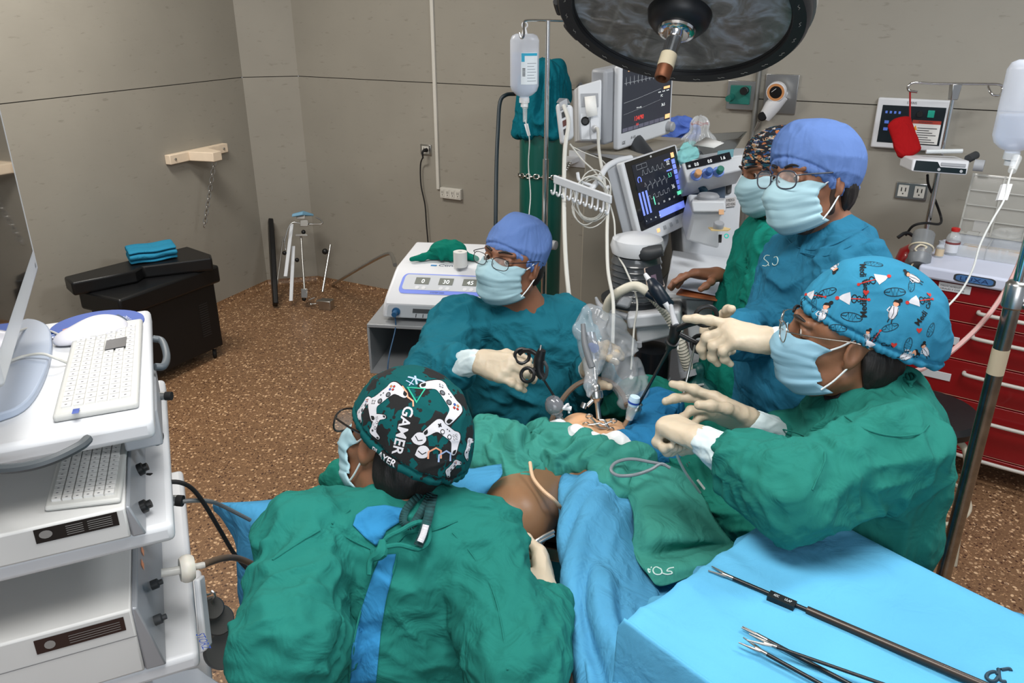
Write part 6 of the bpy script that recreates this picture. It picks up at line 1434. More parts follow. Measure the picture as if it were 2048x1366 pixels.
mb = MB(); mb.tube([fr.p(-.01, .93, -.04), fr.p(-.06, .99, -.05), fr.p(-.10, 1.02, -.12), fr.p(-.10, 1.02, -.3), fr.p(-.06, 1.0, -.36)], [.020, .03, .034, .034, .03], 16, 5); mb.build('push_handle', mat('handle_grey', (118, 122, 126), .4), r)
TZ = fr.p(0, 1.07).z + .001
def ct(px, py, dz=0.0): return G(px, py, TZ + dz)
# items on the cart
CL = mat('clear_glass', (225, 232, 235), .06, alpha=.3, coat=.6)
r = root('vial', ct(1901, 508), 'large clear glass vial with red cap standing on the white cart top', 'vial')
c = ct(1901, 508); mb = MB(); mb.lathe([(0, 0), (.029, 0), (.030, .004), (.030, .075), (.026, .088), (.015, .098), (.015, .108)], c, ZZ, 28); mb.build('glass_body', CL, r)
mb = MB(); mb.lathe([(.0305, .012), (.0308, .05)], c, ZZ, 28, None, False); mb.mi = 1; mb.lathe([(.031, .05), (.031, .060)], c, ZZ, 28, None, False); mb.build('label', [mat('vial_label', (205, 208, 212), .5), mat('vial_band', (120, 60, 60), .5)], r)
mb = MB(); mb.lathe([(.017, .106), (.018, .110), (.018, .120), (.014, .122), (0, .122)], c, ZZ, 24); mb.build('cap', mat('vial_red', (180, 34, 30), .4), r)
r = root('small_vial', ct(1877, 513), 'small clear vial with pale label standing on the cart beside the red-capped vial', 'vial')
c = ct(1877, 514); mb = MB(); mb.lathe([(0, 0), (.018, 0), (.018, .05), (.010, .058), (.010, .066)], c, ZZ, 22); mb.build('glass_body', CL, r)
mb = MB(); mb.lathe([(.0184, .008), (.0184, .04)], c, ZZ, 22, None, False); mb.build('label', mat('label_cream', (200, 180, 150), .5), r); mb = MB(); mb.lathe([(.012, .064), (.012, .074), (0, .075)], c, ZZ, 18); mb.build('cap', LGREY, r)
for k, x in enumerate((1996, 2010)):
    c = ct(x, 520 + k * 1); mb = MB(); mb.lathe([(0, 0), (.009, 0), (.009, .03), (.006, .034), (.006, .045), (0, .046)], c, ZZ, 16); mb.build('ampoule', CL, label=['tiny clear ampoule at the cart front edge, closer to the tan packet', 'tiny clear ampoule at the cart front edge, closer to the near pole'][k], cat='ampoule', group='ampoules at the cart front edge')
def cbox_(mb, p0, du, dv, h): mb.hexa([p0, p0 + du, p0 + du + dv, p0 + dv, p0 + ZZ * h, p0 + du + ZZ * h, p0 + du + dv + ZZ * h, p0 + dv + ZZ * h])
cd_ = -cn
p0 = ct(1918, 508); r = root('instrument_packet', p0, 'clear packet with tan instrument handle lying across the cart top', 'packet')
mb = MB(); cbox_(mb, p0, cu_ * .27, cd_ * .09, .035); mb.build('film_bag', mat('film', (214, 206, 190), .2, alpha=.35), r, bevel=.008)
mb = MB(); a = p0 + cd_ * .045 + ZZ * .018 + cu_ * .02; mb.prism([(0, -.022), (.03, -.03), (.05, -.012), (.18, -.012), (.20, -.03), (.23, -.022), (.23, .02), (.20, .026), (.18, .012), (.05, .012), (.03, .026), (0, .02)], a, cu_, cd_, ZZ, .010); mb.build('tan_holder', mat('tan_plastic', (216, 168, 112), .45), r, bevel=.002)
r = root('organiser_box', ct(1960, 480), 'clear plastic compartment box with raised lid at the back of the red cart', 'organiser box')
p0 = up(fr.p(.05, 1, -.22), TZ); mb = MB()
cbox_(mb, p0, cu_ * .60, cd_ * .004, .05); cbox_(mb, p0 + cd_ * .22, cu_ * .60, cd_ * .004, .05)
for k in range(5): cbox_(mb, p0 + cu_ * (.148 * k), cu_ * .004, cd_ * .22, .05)
mb.build('tray', mat('box_clear', (205, 210, 214), .15, alpha=.45), r)
LO = p0 + cd_ * .225 + ZZ * .05; lu = cu_ * .66; lw = (ZZ * .27 + cd_ * .08)
fl_ = Face(LO, lu, lw); fl_.n = fl_.n if fl_.n.dot(FWD) < 0 else -fl_.n
mb = MB(); fl_.box(mb, 0, 0, 1, 1, -.002, .002); mb.build('lid', mat('lid_clear', (190, 190, 184), .08, alpha=.30, coat=1.0), r, bevel=.0)
mb = MB()
for k in range(6): fl_.box(mb, .0 + k * .197, 0, .012 + k * .197, 1, .002, .012)
for k in range(5): fl_.box(mb, 0, k * .24, 1, k * .24 + .02, .002, .012)
mb.build('lid_ribs', mat('lid_rib', (176, 176, 170), .2, alpha=.65), r)
for k, (x, y, w2, h2, m_) in enumerate(((1930, 478, .05, .03, WHITE), (1955, 482, .06, .035, WHITE), (1990, 486, .08, .035, mat('carton_pale', (198, 206, 222), .5)), (2028, 492, .08, .05, WHITE), (1944, 462, .06, .05, WHITE), (1900, 476, .05, .03, CREAM))):
    c = ct(x, y); mb = MB(); cbox_(mb, c, cu_ * w2, cd_ * .05, h2); o = mb.build('medicine_carton', m_, bevel=.002, label=['low white carton behind the red-capped vial', 'white carton in the middle of the organiser box', 'pale blue carton with a blue stripe in the organiser box', 'white carton by the near pole on the cart top', 'upright white carton against the raised clear lid', 'cream carton at the corner of the organiser box'][k], cat='carton', group='medicine cartons on the red cart')
    if k == 2:
        mb = MB(); ff_ = Face(c, cu_ * w2, ZZ * h2); ff_.n = cn; ff_.rect(mb, .1, .4, .9, .7, .001); mb.build('stripe', mat('stripe_blue', (50, 80, 160), .5), o)
mb = MB(); c = ct(2000, 470, .05); s = SDF([c.x - .12, c.y - .1, c.z - .08], [c.x + .16, c.y + .12, c.z + .1], .004); s.cap(c, c + cu_ * .10, .028, k=.01); s.cap(c + cu_ * .05, c + cu_ * .12 + ZZ * .03, .025, k=.02)
grow('gauze_bundle', s, mat('gauze', (214, 216, 216), .85, bump=.4, bscale=200), None, [(c, c + cu_ * .1, .028, 'ring', .014)], 6, label='crumpled white gauze at the back of the cart top', cat='gauze')
# ---- red extinguisher with canister behind the cart handle
xy = XY(1816, 560, 3.74); zt_ = zl(xy.y, 476)
r = root('fire_extinguisher', xy, 'red fire extinguisher partly hidden behind the cart push handle', 'fire extinguisher')
mb = MB(); mb.lathe([(0, .0), (.07, .0), (.075, .02), (.075, zt_ - .12), (.06, zt_ - .06), (.02, zt_ - .03), (0, zt_ - .03)], xy, ZZ, 32); mb.build('tank', mat('extinguisher_red', (158, 14, 20), .3, coat=.4), r)
mb = MB(); c = up(xy, zt_ - .04); mb.cyl(c, c + ZZ * .05, .015); mb.tube([c + ZZ * .04, c + V((-.06, -.02, .07)), c + V((-.1, -.03, .05))], .008, 8, 3); mb.build('valve', BLACK, r)
mb = MB(); mb.cyl(P(1794, 548, 3.5), P(1808, 544, 3.5), .02, n=18); mb.tube([P(1808, 544, 3.5), P(1830, 546, 3.5), P(1845, 548, 3.5)], .010, 8); mb.build('gauge', STEEL, r)
xy = XY(1840, 500, 3.66); c = P(1838, 520, 3.54)
r = root('suction_canister', c, 'grey-topped clear suction canister tied with white tape above the extinguisher', 'canister')
mb = MB(); d_ = (P(1848, 468, 3.58) - c); mb.lathe([(0, 0), (.042, 0), (.045, .02), (.046, d_.length), (0, d_.length + .01)], c, d_, 28); mb.build('jar', mat('smoke_plastic', (140, 144, 146), .2, alpha=.6), r)
mb = MB(); mb.lathe([(0, -.03), (.04, -.03), (.048, -.01), (.048, .02), (.044, .022)], c, d_, 28); mb.build('lid', mat('handle_grey', (118, 122, 126), .4), r)
mb = MB(); m_ = c + d_ * .45; x_, y_, z_ = frame_from(d_); mb.tube(circ(m_, d_, .049, 20), .004, 6, closed=True); k_ = m_ - FWD * .048
mb.tube([k_, k_ + V((-.03, 0, .01)), k_ + V((-.05, 0, -.01)), k_ + V((-.03, 0, -.02)), k_], .004, 6, 3); mb.tube([k_, k_ + V((-.04, -.01, -.05)), k_ + V((-.06, -.01, -.09))], .004, 6, 3); mb.build('tape_tie', mat('tie_cream', (215, 205, 180), .8), r)
# ---- stool
def stool(name, xy, zs, lab, rr=.17, grp=None):
    r = root(name, up(xy, 0), lab, 'stool', grp)
    mb = MB(); mb.lathe([(0, zs - .06), (rr * .9, zs - .06), (rr, zs - .045), (rr * 1.02, zs - .02), (rr * .93, zs - .002), (0, zs)], xy, ZZ, 40); mb.build('seat', TB, r)
    LM = mat('stool_cream', (188, 180, 160), .4)
    for k in range(4):
        an = math.pi / 2 * k + .55; d_ = V((math.cos(an), math.sin(an), 0)); mb = MB(); mb.tube([up(xy, zs - .07) + d_ * .02, up(xy, zs - .075) + d_ * rr * .75, up(xy, zs - .13) + d_ * rr * .98, up(xy, zs * .5) + d_ * rr * 1.08, up(xy, .0) + d_ * rr * 1.22], .0125, 12, 5); mb.build('leg', LM, r)
    mb = MB(); mb.tube(circ(up(xy, .2), ZZ, rr * 1.14, 40), .008, 8, closed=True); mb.build('foot_ring', LM, r); return r
sxy = G(1850, 815, .58); sxy = up(sxy, 0); stool('stool', sxy, .58, 'round stool with black seat and cream legs behind the instrument nurse', .20)
# ---- near pole with bottle and line
np_ = XY(1966, 840, 2.12); zA = zl(np_.y, 578)
r = root('drip_stand', np_, 'thick scratched steel drip stand in front of the red cart', 'infusion stand')
mb = MB(); mb.cyl(up(np_, .06), up(np_, zA), .020, n=28); mb.build('outer_tube', mat('scratched_steel', (150, 146, 138), .25, 1.0, var=.2, vscale=30, bump=.2, bscale=60), r)
mb = MB(); mb.cyl(up(np_, zA - .01), up(np_, zA + .30), .0125, n=22); mb.build('inner_tube', CHROME, r)
zi = zA + .30; e_ = V((.11, -.02, 0))
mb = MB(); mb.tube([up(np_, zi - .01), up(np_, zi + .3), up(np_, zi + .78)], .0095, 16); mb.tube([up(np_, zi + .78) - e_, up(np_, zi + .78), up(np_, zi + .78) + e_ * 1.2], .005, 8); mb.build('top_rod', CHROME, r)
mb = MB(); mb.lathe([(.021, -.05), (.026, -.045), (.026, .012), (.020, .02), (.013, .022)], up(np_, zA), ZZ, 28); mb.build('collar', STEEL, r)
mb = MB(); c = up(np_, zl(np_.y, 600)); mb.tube([c, c + V((.03, -.03, -.01)), c + V((.08, -.05, .03))], .009, 12, 4); mb.build('lock_lever', mat('lever_steel', (170, 172, 176), .2, 1.0), r)
zq = zl(np_.y, 722); mb = MB(); mb.lathe([(.0205, -.035), (.0206, .035)], up(np_, zq), ZZ, 28); mb.build('sticker', mat('sticker_cream', (190, 176, 150), .6), r)
polebase(r, np_, 5, .30, STEEL)
bc = P(2046, 215, 2.12); bottle('infusion_bottle', bc, .125, .24, 'half-empty clear infusion bottle hanging at the near drip stand, cut by the picture edge', -.08, label_on=False)
r = root('drip_line', bc - ZZ * .15, 'drip chamber with taped clear line falling towards the instrument nurse', 'drip line')
mb = MB(); mb.cyl(P(2034, 316, 2.12), P(2024, 342, 2.10), .012, .010); mb.build('drip_chamber', CLEAR, r)
mb = MB(); a, b = P(2016, 368, 2.08), P(2004, 400, 2.06); mb.hexa([a + RGT * -.012, a + RGT * .012, a + RGT * .012 + FWD * .012, a - RGT * .012 + FWD * .012, b - RGT * .010, b + RGT * .014, b + RGT * .014 + FWD * .012, b - RGT * .010 + FWD * .012]); mb.build('roller_clamp', WHITE, r)
mb = MB(); mb.tube([P(2026, 335, 2.1), P(2018, 360, 2.08), P(2008, 400, 2.06), P(1985, 440, 2.04), P(1960, 490, 2.02), P(1945, 540, 2.0), P(1920, 585, 1.96), P(1880, 628, 1.9), P(1850, 660, 1.84), P(1828, 720, 1.78)], .0026, 8, 6); mb.build('tubing', TUBE, r)
cable('suction_tube', [P(2060, 440, 2.3), P(2040, 520, 2.2), P(2005, 590, 2.1), P(1960, 650, 2.02), P(1900, 705, 1.92), P(1850, 735, 1.84), P(1820, 745, 1.80)], .0062, 'clear tube with pinkish fluid sweeping from the near stand to the nurse\'s collar', 'tube', mat('pink_tube', (176, 140, 136), .25))
# ================================================================ endoscopy tower on the left
tN = V((-.55, 1.085, 0)); tD = V((-.392, .920, 0)); tL = V((-.905, -.425, 0))
def tp_(l, d, z): return up(tN + tL * l + tD * d, z)
def tbox(mb, l0, d0, z0, l1, d1, z1):
    mb.hexa([tp_(l1, d0, z0), tp_(l0, d0, z0), tp_(l0, d1, z0), tp_(l1, d1, z0), tp_(l1, d0, z1), tp_(l0, d0, z1), tp_(l0, d1, z1), tp_(l1, d1, z1)])
r = root('equipment_tower', tp_(.3, .25, 0), 'tall white wheeled equipment tower with three shelves at the near wall side', 'equipment cart'); TR_ = r
Z1, Z2, Z3, Z4 = 1.42, 1.229, .957, .66
for z_, d1, lab in ((Z1, .53, 0), (Z2, .60, 0), (Z3, .66, 0), (Z4, .66, 0)):
    mb = MB(); tbox(mb, 0, 0, z_ - .035, .62, d1, z_); mb.build('shelf', MW, r, bevel=.010, seg=3)
for l in (.05, .57):
    mb = MB(); tbox(mb, l - .02, .50, .1, l + .02, .54, Z1 - .036); mb.build('post', MG, r, bevel=.004)
mb = MB(); tbox(mb, .0, .0, .10, .62, .62, .16); mb.build('base', MW, r, bevel=.01)
for l, d in ((.06, .06), (.56, .06), (.06, .55), (.56, .55)): caster(r, tp_(l, d, 0), .045)
mb = MB(); mb.tube([tp_(-.002, .28, Z1 - .03), tp_(-.016, .29, Z1 - .035), tp_(-.022, .35, Z1 - .04), tp_(-.016, .42, Z1 - .035), tp_(-.0, .43, Z1 - .03)], .007, 12, 5); mb.build('side_handle', mat('handle_slate', (84, 92, 98), .45), r)
for l, d, z_ in ((-.02, .36, Z2 - .02), (-.02, .33, Z3 + .17)):
    pass
mb = MB(); c = P(312, 792, 1.52); mb.cyl(c, c + RGT * .018, .008, n=14); mb.mi = 1; mb.cyl(c + RGT * .018, c + RGT * .03, .0085, n=14); mb.build('rail_end', [STEEL, RUBBER], r)
# lower slanted lid at the floor side
mb = MB(); mb.hexa([G(395, 1345, .70), G(500, 1420, .62), G(330, 1450, .62), G(300, 1360, .70), G(395, 1335, .73), G(505, 1412, .64), G(330, 1440, .64), G(300, 1350, .73)]); o = mb.build('lower_lid', MW, r, bevel=.003)
# main monitor
a, b = V((-.92, 1.49, 1.53)), V((-.69, .99, 1.53)); U = (b - a); U = U * 1.05; Wv = V((.0, 0, .335)); n = V((-U.y, U.x, 0)).normalized(); n = n if n.x > 0 else -n
fmn = Face(a, U, Wv); fmn.n = n
r = root('monitor', tp_(.40, .3, Z1), 'large white framed monitor with glossy dark screen on the tower top', 'monitor')
mb = MB(); fmn.box(mb, 0, 0, 1, 1, -.05, 0)
mb.build('housing', MW, r, bevel=.008, seg=3)
mb = MB(); fmn.box(mb, .055, .14, .975, .965, -.001, .001); mb.build('screen', mat('screen_gloss', (14, 15, 18), .06, coat=1.0), r)
mb = MB(); fmn.disc(mb, .06, .06, .005, .001); mb.build('power_lamp', LGREY, r)
fs_ = Face(a - n * .05, n * .05, Wv); mb = MB(); fs_.n = -U.normalized(); fs_.rect(mb, .2, .1, .5, .3, .001); mb.build('side_vent', GREY, r)
mb = MB(); c = fmn.p(.5, .3, -.05) - n * .03; mb.tube([c, c - n * .03 - ZZ * .05, up(c - n * .02, Z1 + .03)], [.03, .035, .04], 16, 4); mb.build('neck', MG, r)
FT = mat('foot_bluegrey', (160, 172, 190), .4)
mb = MB(); fc_ = [G(x, y, Z1) for x, y in ((20, 662), (62, 650), (98, 664), (106, 700), (92, 760), (60, 815), (10, 842), (-60, 850), (-90, 760), (-60, 690))]
cx = sum(p.x for p in fc_) / 10; cy = sum(p.y for p in fc_) / 10
sm = crom(fc_ + [fc_[0]], 4)[:-1]; mb.prism([(p.x - cx, p.y - cy) for p in sm], (cx, cy, Z1 + .0005), (1, 0, 0), (0, 1, 0), ZZ, .014); mb.build('foot', FT, r, bevel=.004)
# mouse pad, mouse
pc = G(196, 652, Z1); e1 = (G(288, 632, Z1) - G(106, 676, Z1)) / 2; e2 = (G(210, 622, Z1) - G(150, 690, Z1)) / 2; e2 = V((-e1.y, e1.x, 0)).normalized() * .082
def ell_poly(k=1.0, n=40): return [(math.cos(2 * math.pi * i / n) * k, math.sin(2 * math.pi * i / n) * k) for i in range(n)]
mb = MB(); mb.prism(ell_poly(), pc + ZZ * .0005, e1, e2, ZZ, .003)
mb.mi = 1; mb.flat([(.42, -.45), (.66, -.35), (.58, .35), (.30, .3), (-.1, .55), (-.1, .35), (.3, .0)], pc + ZZ * .004, e1, e2)
mb.mi = 2; f_ = Face(pc + ZZ * .0042 - e1 * .78 - e2 * .55, e2 * .9, -e1 * .3); f_.n = ZZ; f_.text(mb, 'ORI', .02, .1, .7, .0, width=.6)
f_ = Face(pc + ZZ * .0042 + e1 * .70 - e2 * .25, e2 * .4, -e1 * .16); f_.n = ZZ; f_.text(mb, 'STORZ', 0, .1, .5, .0, width=.9)
mb.mi = 3; mb.flat([(-.72, -.05), (-.52, .05), (-.5, .25), (-.7, .2)], pc + ZZ * .0041, e1, e2)
mb.build('mouse_pad', [mat('pad_navy', (44, 78, 158), .6), mat('pad_teal', (22, 54, 84), .6), mat('pad_white', (210, 216, 230), .6), mat('pad_salmon', (196, 120, 96), .6)], label='oval blue mouse pad with white lettering under the mouse', cat='mouse pad')
m0, m1 = G(132, 668, Z1 + .02), G(236, 645, Z1 + .02); md = (m1 - m0); ml = md.length; md.normalize(); mw = V((-md.y, md.x, 0))
Mm = Matrix(((mw.x, md.x, 0), (mw.y, md.y, 0), (0, 0, 1))).to_4x4(); mc = (m0 + m1) / 2; mc.z = Z1 + .004
s = SDF([mc.x - .08, mc.y - .08, mc.z - .01], [mc.x + .08, mc.y + .08, mc.z + .06], .0015, Matrix.Translation(mc) @ Mm)
s.ell((0, .012, .004), (.032, .052, .034), k=.01); s.ell((0, -.02, .004), (.029, .05, .022), k=.012); s.cut((0, 0, 0.0), (0, 0, -1), .003)
o, _g = grow('mouse', s, mat('mouse_white', (208, 208, 216), .3), None, label='white computer mouse on the blue pad', cat='mouse')
mb = MB(); mb.tube([m0 + ZZ * -.01, G(100, 662, Z1 + .006), G(60, 656, Z1 + .01), G(30, 668, Z1 + .03), G(20, 690, Z1 + .03)], .0022, 8, 6); mb.build('cable', CAB, o)
# keyboards
def keyboard(q, h, lab, rows=6, cols=16, touch=True, kh=.002, gapc=.16, m=None):
    fk = Face(q[3], q[2] - q[3], q[0] - q[3]); fk.n = ZZ
    r = root('keyboard', (q[0] + q[2]) / 2, lab, 'keyboard'); mb = MB(); fk.box(mb, 0, 0, 1, 1, 0.0005, h); mb.build('base', m or mat('keyboard_white', (206, 207, 205), .5), r, bevel=.005, seg=3)
    mb = MB()
    for i in range(rows):
        for j in range(cols):
            if touch and i == 0 and j > cols - 4: continue
            a0 = .05 + (j + gapc / 2) * .86 / cols; a1 = .05 + (j + 1 - gapc / 2) * .86 / cols; b0 = .08 + (rows - 1 - i + gapc / 2) * .84 / rows; b1 = .08 + (rows - i - gapc / 2) * .84 / rows
            mb.mi = 0; fk.box(mb, a0, b0, a1, b1, h - .0005, h + kh)
            mb.mi = 1; fk.rect(mb, a0 + .012, (b0 + b1) / 2 - .01, a0 + .020, (b0 + b1) / 2 + .02, h + kh + .0002)
    mb.build('keys', [mat('key_white', (214, 214, 212), .5), mat('key_ink', (90, 92, 98), .6)], r, label='grid of low white keys', kind='stuff'); return r, fk, h
# long axis of the keyboard runs away from the viewer: columns along it
q = [G(145, 664, Z1), G(107, 846, Z1), G(279, 817, Z1), G(287, 650, Z1)]
q = [G(107, 848, Z1), G(145, 664, Z1), G(287, 648, Z1), G(279, 818, Z1)]
r, fk, h_ = keyboard(q, .013, 'white medical keyboard with small black touchpad beside the mouse pad', 6, 17, False, .0032, .22, mat('keyboard_pale', (186, 187, 184), .5))
mb = MB(); a = [G(x, y, Z1 + .017) for x, y in ((213, 682), (254, 674), (251, 693), (209, 701))]; mb.hexa(a + [p + ZZ * .0012 for p in a]); mb.build('touchpad', mat('touch_black', (38, 40, 46), .3), r)
mb = MB(); a = G(146, 822, Z1 + .0165); f_ = Face(a, G(152, 804, Z1 + .0165) - a, (G(140, 812, Z1 + .0165) - a)); f_.n = ZZ
f_ = Face(G(157, 825, Z1 + .0165), (G(143, 829, Z1 + .0165) - G(157, 825, Z1 + .0165)) * -1, ZZ); mb.hexa([G(x, y, Z1 + .0158) for x, y in ((143, 828), (157, 826), (160, 816), (146, 818))] + [G(x, y, Z1 + .0162) for x, y in ((143, 828), (157, 826), (160, 816), (146, 818))]); mb.build('blue_logo', mat('logo_blue', (40, 70, 150), .5), r)
mb = MB(); mb.tube([G(135, 726, Z1 + .006), G(110, 716, Z1 + .02), G(84, 708, Z1 + .025), G(50, 712, Z1 + .02), G(20, 722, Z1 + .02)], .0025, 8, 6); mb.build('cable', CAB, r)
# processor boxes
def processor(z0, z1, q0, q1, lab, lx, depth, name='video_processor', slope=.03):
    """q0: floor-level pixel of the near right body corner; q1 pixel of the front foot"""
    a = G(q0[0], q0[1], z0); b = G(q1[0], q1[1], z0); r = root(name, up(a, z0) + tD * .2 + tL * .2, lab, 'processor')
    a = up(a, z0 + .002)
    fr_ = tD * depth; lf = tL * lx
    mb = MB(); mb.hexa([a + lf, a, a + fr_, a + fr_ + lf, a + lf + ZZ * (z1 - z0), a + ZZ * (z1 - z0), a + fr_ + ZZ * (z1 - z0), a + fr_ + lf + ZZ * (z1 - z0)]); mb.build('case', mat('case_white', (196, 197, 196), .45), r, bevel=.004)
    w_ = (b - a); w_.z = 0; e = w_ - tD * w_.dot(tD); hh_ = ZZ * (z1 - z0)
    mb = MB(); mb.hexa([a + e * .02, a + e, a + e + fr_, a + fr_ + e * .02, a + hh_ * 1.02, a + hh_ * 1.0 + e * .25, a + fr_ + hh_ * 1.0 + e * .25, a + fr_ + hh_ * 1.02]); mb.build('front_panel', mat('panel_silver', (150, 154, 160), .35, .3), r, bevel=.003)
    fn = Face(a, lf, hh_); fn.n = V((tL.y, -tL.x, 0)); fn.n = fn.n if fn.n.dot(FWD) < 0 else -fn.n
    fp_ = Face(a + e, fr_, hh_ - e * .75); fp_.n = fp_.n if fp_.n.x > 0 else -fp_.n
    return r, fn, fp_, a, e
r, fn, fp_, a, e = processor(Z2, 1.285, (264, 1077), (294, 1074), 'flat white video processor with ventilation slots on the middle tower shelf', .42, .46)
mb = MB()
for k in range(4): fn.box(mb, .46, .18 + k * .17, .66, .29 + k * .17, .0, .003)
mb.build('vent_louvres', mat('louvre', (210, 210, 208), .45), r, bevel=.001)
mb = MB(); fn.rect(mb, .03, .50, .30, .94, .0012); mb.mi = 1
for k in range(5): fn.rect(mb, .05 + .0, .58 + k * .065, .13, .60 + k * .065, .0018)
for k in range(5): fn.rect(mb, .145, .58 + k * .065, .20, .60 + k * .065, .0018)
fn.disc(mb, .265, .74, .009, .0018, 14, .007); mb.build('rating_plate', [mat('plate_black', (22, 20, 20), .4), mat('plate_print', (130, 128, 126), .5)], r)
for k, (d, z_) in enumerate(((.35, .5), (.12, .3), (.75, .5))):
    mb = MB(); mb.lathe([(.011, 0), (.011, .008), (.007, .010), (.007, .016), (0, .016)], fp_.p(d, z_, 0), fp_.n, 18); mb.build('socket', BLACK, r)
KB2 = [G(90, 1026, 1.287), G(128, 868, 1.287), G(262, 860, 1.287), G(243, 1008, 1.287)]
keyboard([KB2[0], KB2[1], KB2[2], KB2[3]], .010, 'second white keyboard lying on the flat video processor under the top shelf', 6, 15, False, .004, .14, mat('keyboard_pale', (190, 190, 186), .5))
# boxes under the top shelf
mb = MB(); tbox(mb, .0, .14, 1.30, .06, .34, 1.37); o = mb.build('light_source', LGREY, bevel=.004, label='small grey light unit with a black knob wedged under the top shelf', cat='light source')
mb = MB(); c = P(306, 874, 1.46); mb.lathe([(.016, 0), (.016, .010), (.012, .014), (0, .014)], c, V((.92, -.2, .1)), 20); mb.build('knob', BLACK, o)
r, fn, fp_, a, e = processor(Z3, 1.088, (291, 1343), (334, 1335), 'tall white gas insufflator box on the lowest tower shelf in view', .34, .47, 'insufflator')
mb = MB(); fn.rect(mb, .04, .72, .42, .93, .0012); mb.mi = 1
for k in range(4): fn.rect(mb, .06, .76 + k * .035, .28, .768 + k * .035, .0018)
fn.disc(mb, .36, .82, .008, .0018, 14); mb.build('rating_plate', [mat('plate_brown', (44, 30, 28), .4), mat('plate_print', (130, 128, 126), .5)], r)
mb = MB(); fn.rect(mb, 0, .58, 1, .59, .001); mb.build('case_seam', GREY, r)
for d, z_ in ((.12, .4), (.3, .5)):
    mb = MB(); mb.lathe([(.009, 0), (.009, .012), (.005, .014), (.005, .02), (0, .02)], fp_.p(d, z_, 0), fp_.n, 16); mb.build('knob', DGREY, r)
mb = MB()
for k in range(5): fp_.rect(mb, .3 + .09 * k, .78, .34 + .09 * k, .88, .001)
mb.build('panel_lamps', mat('lamp_dim', (190, 120, 80), .4, emit=.2), r)
# filter with tubing
c = P(374, 1137, 1.42); ax = (P(418, 1126, 1.44) - P(322, 1146, 1.40)).normalized()
r = root('gas_filter', c, 'round white gas filter between a clear tube and a brown hose beside the tower', 'filter')
mb = MB(); mb.lathe([(0, -.012), (.020, -.012), (.024, -.006), (.025, 0), (.024, .006), (.020, .012), (0, .012)], c, ax, 32); mb.build('filter_disc', mat('filter_pale', (205, 202, 192), .4, sss=.2), r)
mb = MB(); mb.tube([c - ax * .012, c - ax * .025, P(322, 1146, 1.40)], .0075, 12); mb.tube([c + ax * .012, c + ax * .03], .006, 12); mb.build('clear_tube', mat('tube_milky', (205, 205, 200), .25, alpha=.7), r)
mb = MB(); mb.tube([c + ax * .028, P(420, 1124, 1.45), P(450, 1116, 1.5), P(480, 1118, 1.56), P(530, 1140, 1.62)], .0062, 10, 6); mb.build('hose', mat('hose_brown', (92, 76, 62), .5), r)
# black camera cable
r = root('camera_cable', P(292, 968, 1.45), 'black cable with thick plug running from the video processor behind the seated assistant', 'cable')
mb = MB(); mb.tube([P(289, 973, 1.45), P(300, 960, 1.44), P(318, 964, 1.44), P(334, 966, 1.44)], [.010, .014, .010, .005], 14, 4); mb.build('plug', RUBBER, r)
mb = MB(); mb.tube([P(330, 964, 1.44), P(360, 965, 1.45), P(385, 978, 1.48), P(410, 1010, 1.52), P(440, 1060, 1.58), P(478, 1120, 1.64), P(540, 1180, 1.7)], .0042, 8, 7); mb.build('lead', RUBBER, r)
r = root('light_cable', P(350, 1001, 1.48), 'grey cable with steel and black connector leaving the tower side', 'cable')
mb = MB(); mb.cyl(P(346, 1001, 1.48), P(354, 1001, 1.48), .010, n=18); mb.mi = 1; mb.cyl(P(354, 1001, 1.48), P(366, 1002, 1.48), .0105, n=18); mb.build('connector', [STEEL, RUBBER], r)
mb = MB(); mb.tube([P(364, 1003, 1.48), P(390, 1001, 1.5), P(420, 1003, 1.54), P(445, 1012, 1.6), P(500, 1040, 1.68)], .0042, 8, 6); mb.build('lead', mat('lead_grey', (100, 104, 106), .45), r)
cable('loop_cable', [P(176, 878, 1.16), P(160, 892, 1.14), P(112, 916, 1.12), P(60, 932, 1.11), P(0, 938, 1.11), P(-60, 930, 1.12)], .0072, 'thick dark grey cable drooping under the top tower shelf', 'cable', mat('cable_slate', (72, 78, 82), .45))
# things at the foot of the tower
RG = mat('reel_grey', (66, 66, 64), .5)
for k, (x, y, t, rr) in enumerate(((424, 1216, 1.62, .020), (436, 1240, 1.64, .028), (446, 1300, 1.66, .036))):
    mb = MB(); c = P(x, y, t); mb.lathe([(.008, -.01), (rr, -.012), (rr + .003, -.006), (rr + .003, .006), (rr, .012), (.008, .010)], c, V((.5, -.6, .5)), 28)
    mb.build('gas_valve', RG, label=['small dark grey valve wheel on the hook beside the tower', 'middle dark grey valve wheel beside the tower', 'largest dark grey valve wheel lowest beside the tower'][k], cat='valve', group='valve wheels beside the tower')
r = root('valve_bracket', P(408, 1200, 1.6), 'pale panel with a wire hook beside the lower tower shelf', 'panel')
mb = MB(); hexpx(mb, [(386, 1160), (398, 1158), (414, 1300), (398, 1310)], [1.5, 1.5, 1.5, 1.5], .03); mb.build('panel', MW, r, bevel=.004)
mb = MB(); mb.tube([P(404, 1190, 1.58), P(420, 1188, 1.6), P(424, 1182, 1.6), P(430, 1192, 1.6), P(424, 1202, 1.61), P(428, 1212, 1.62)], .0022, 6, 4); mb.build('hook', STEEL, r)
f_ = Face(P(392, 1268, 1.44), P(408, 1302, 1.42) - P(392, 1268, 1.44), RGT * .022 + UPV * .004); mb = MB(); f_.n = -FWD; f_.text(mb, 'STORZ', 0, 0, .7, .002, width=.9); mb.build('lettering', mat('logo_blue', (40, 70, 150), .5), r)
s_ = [P(x, y, t) for x, y, t in ((0, 1200, 1.35), (30, 1210, 1.36), (56, 1270, 1.36), (0, 1300, 1.34))]
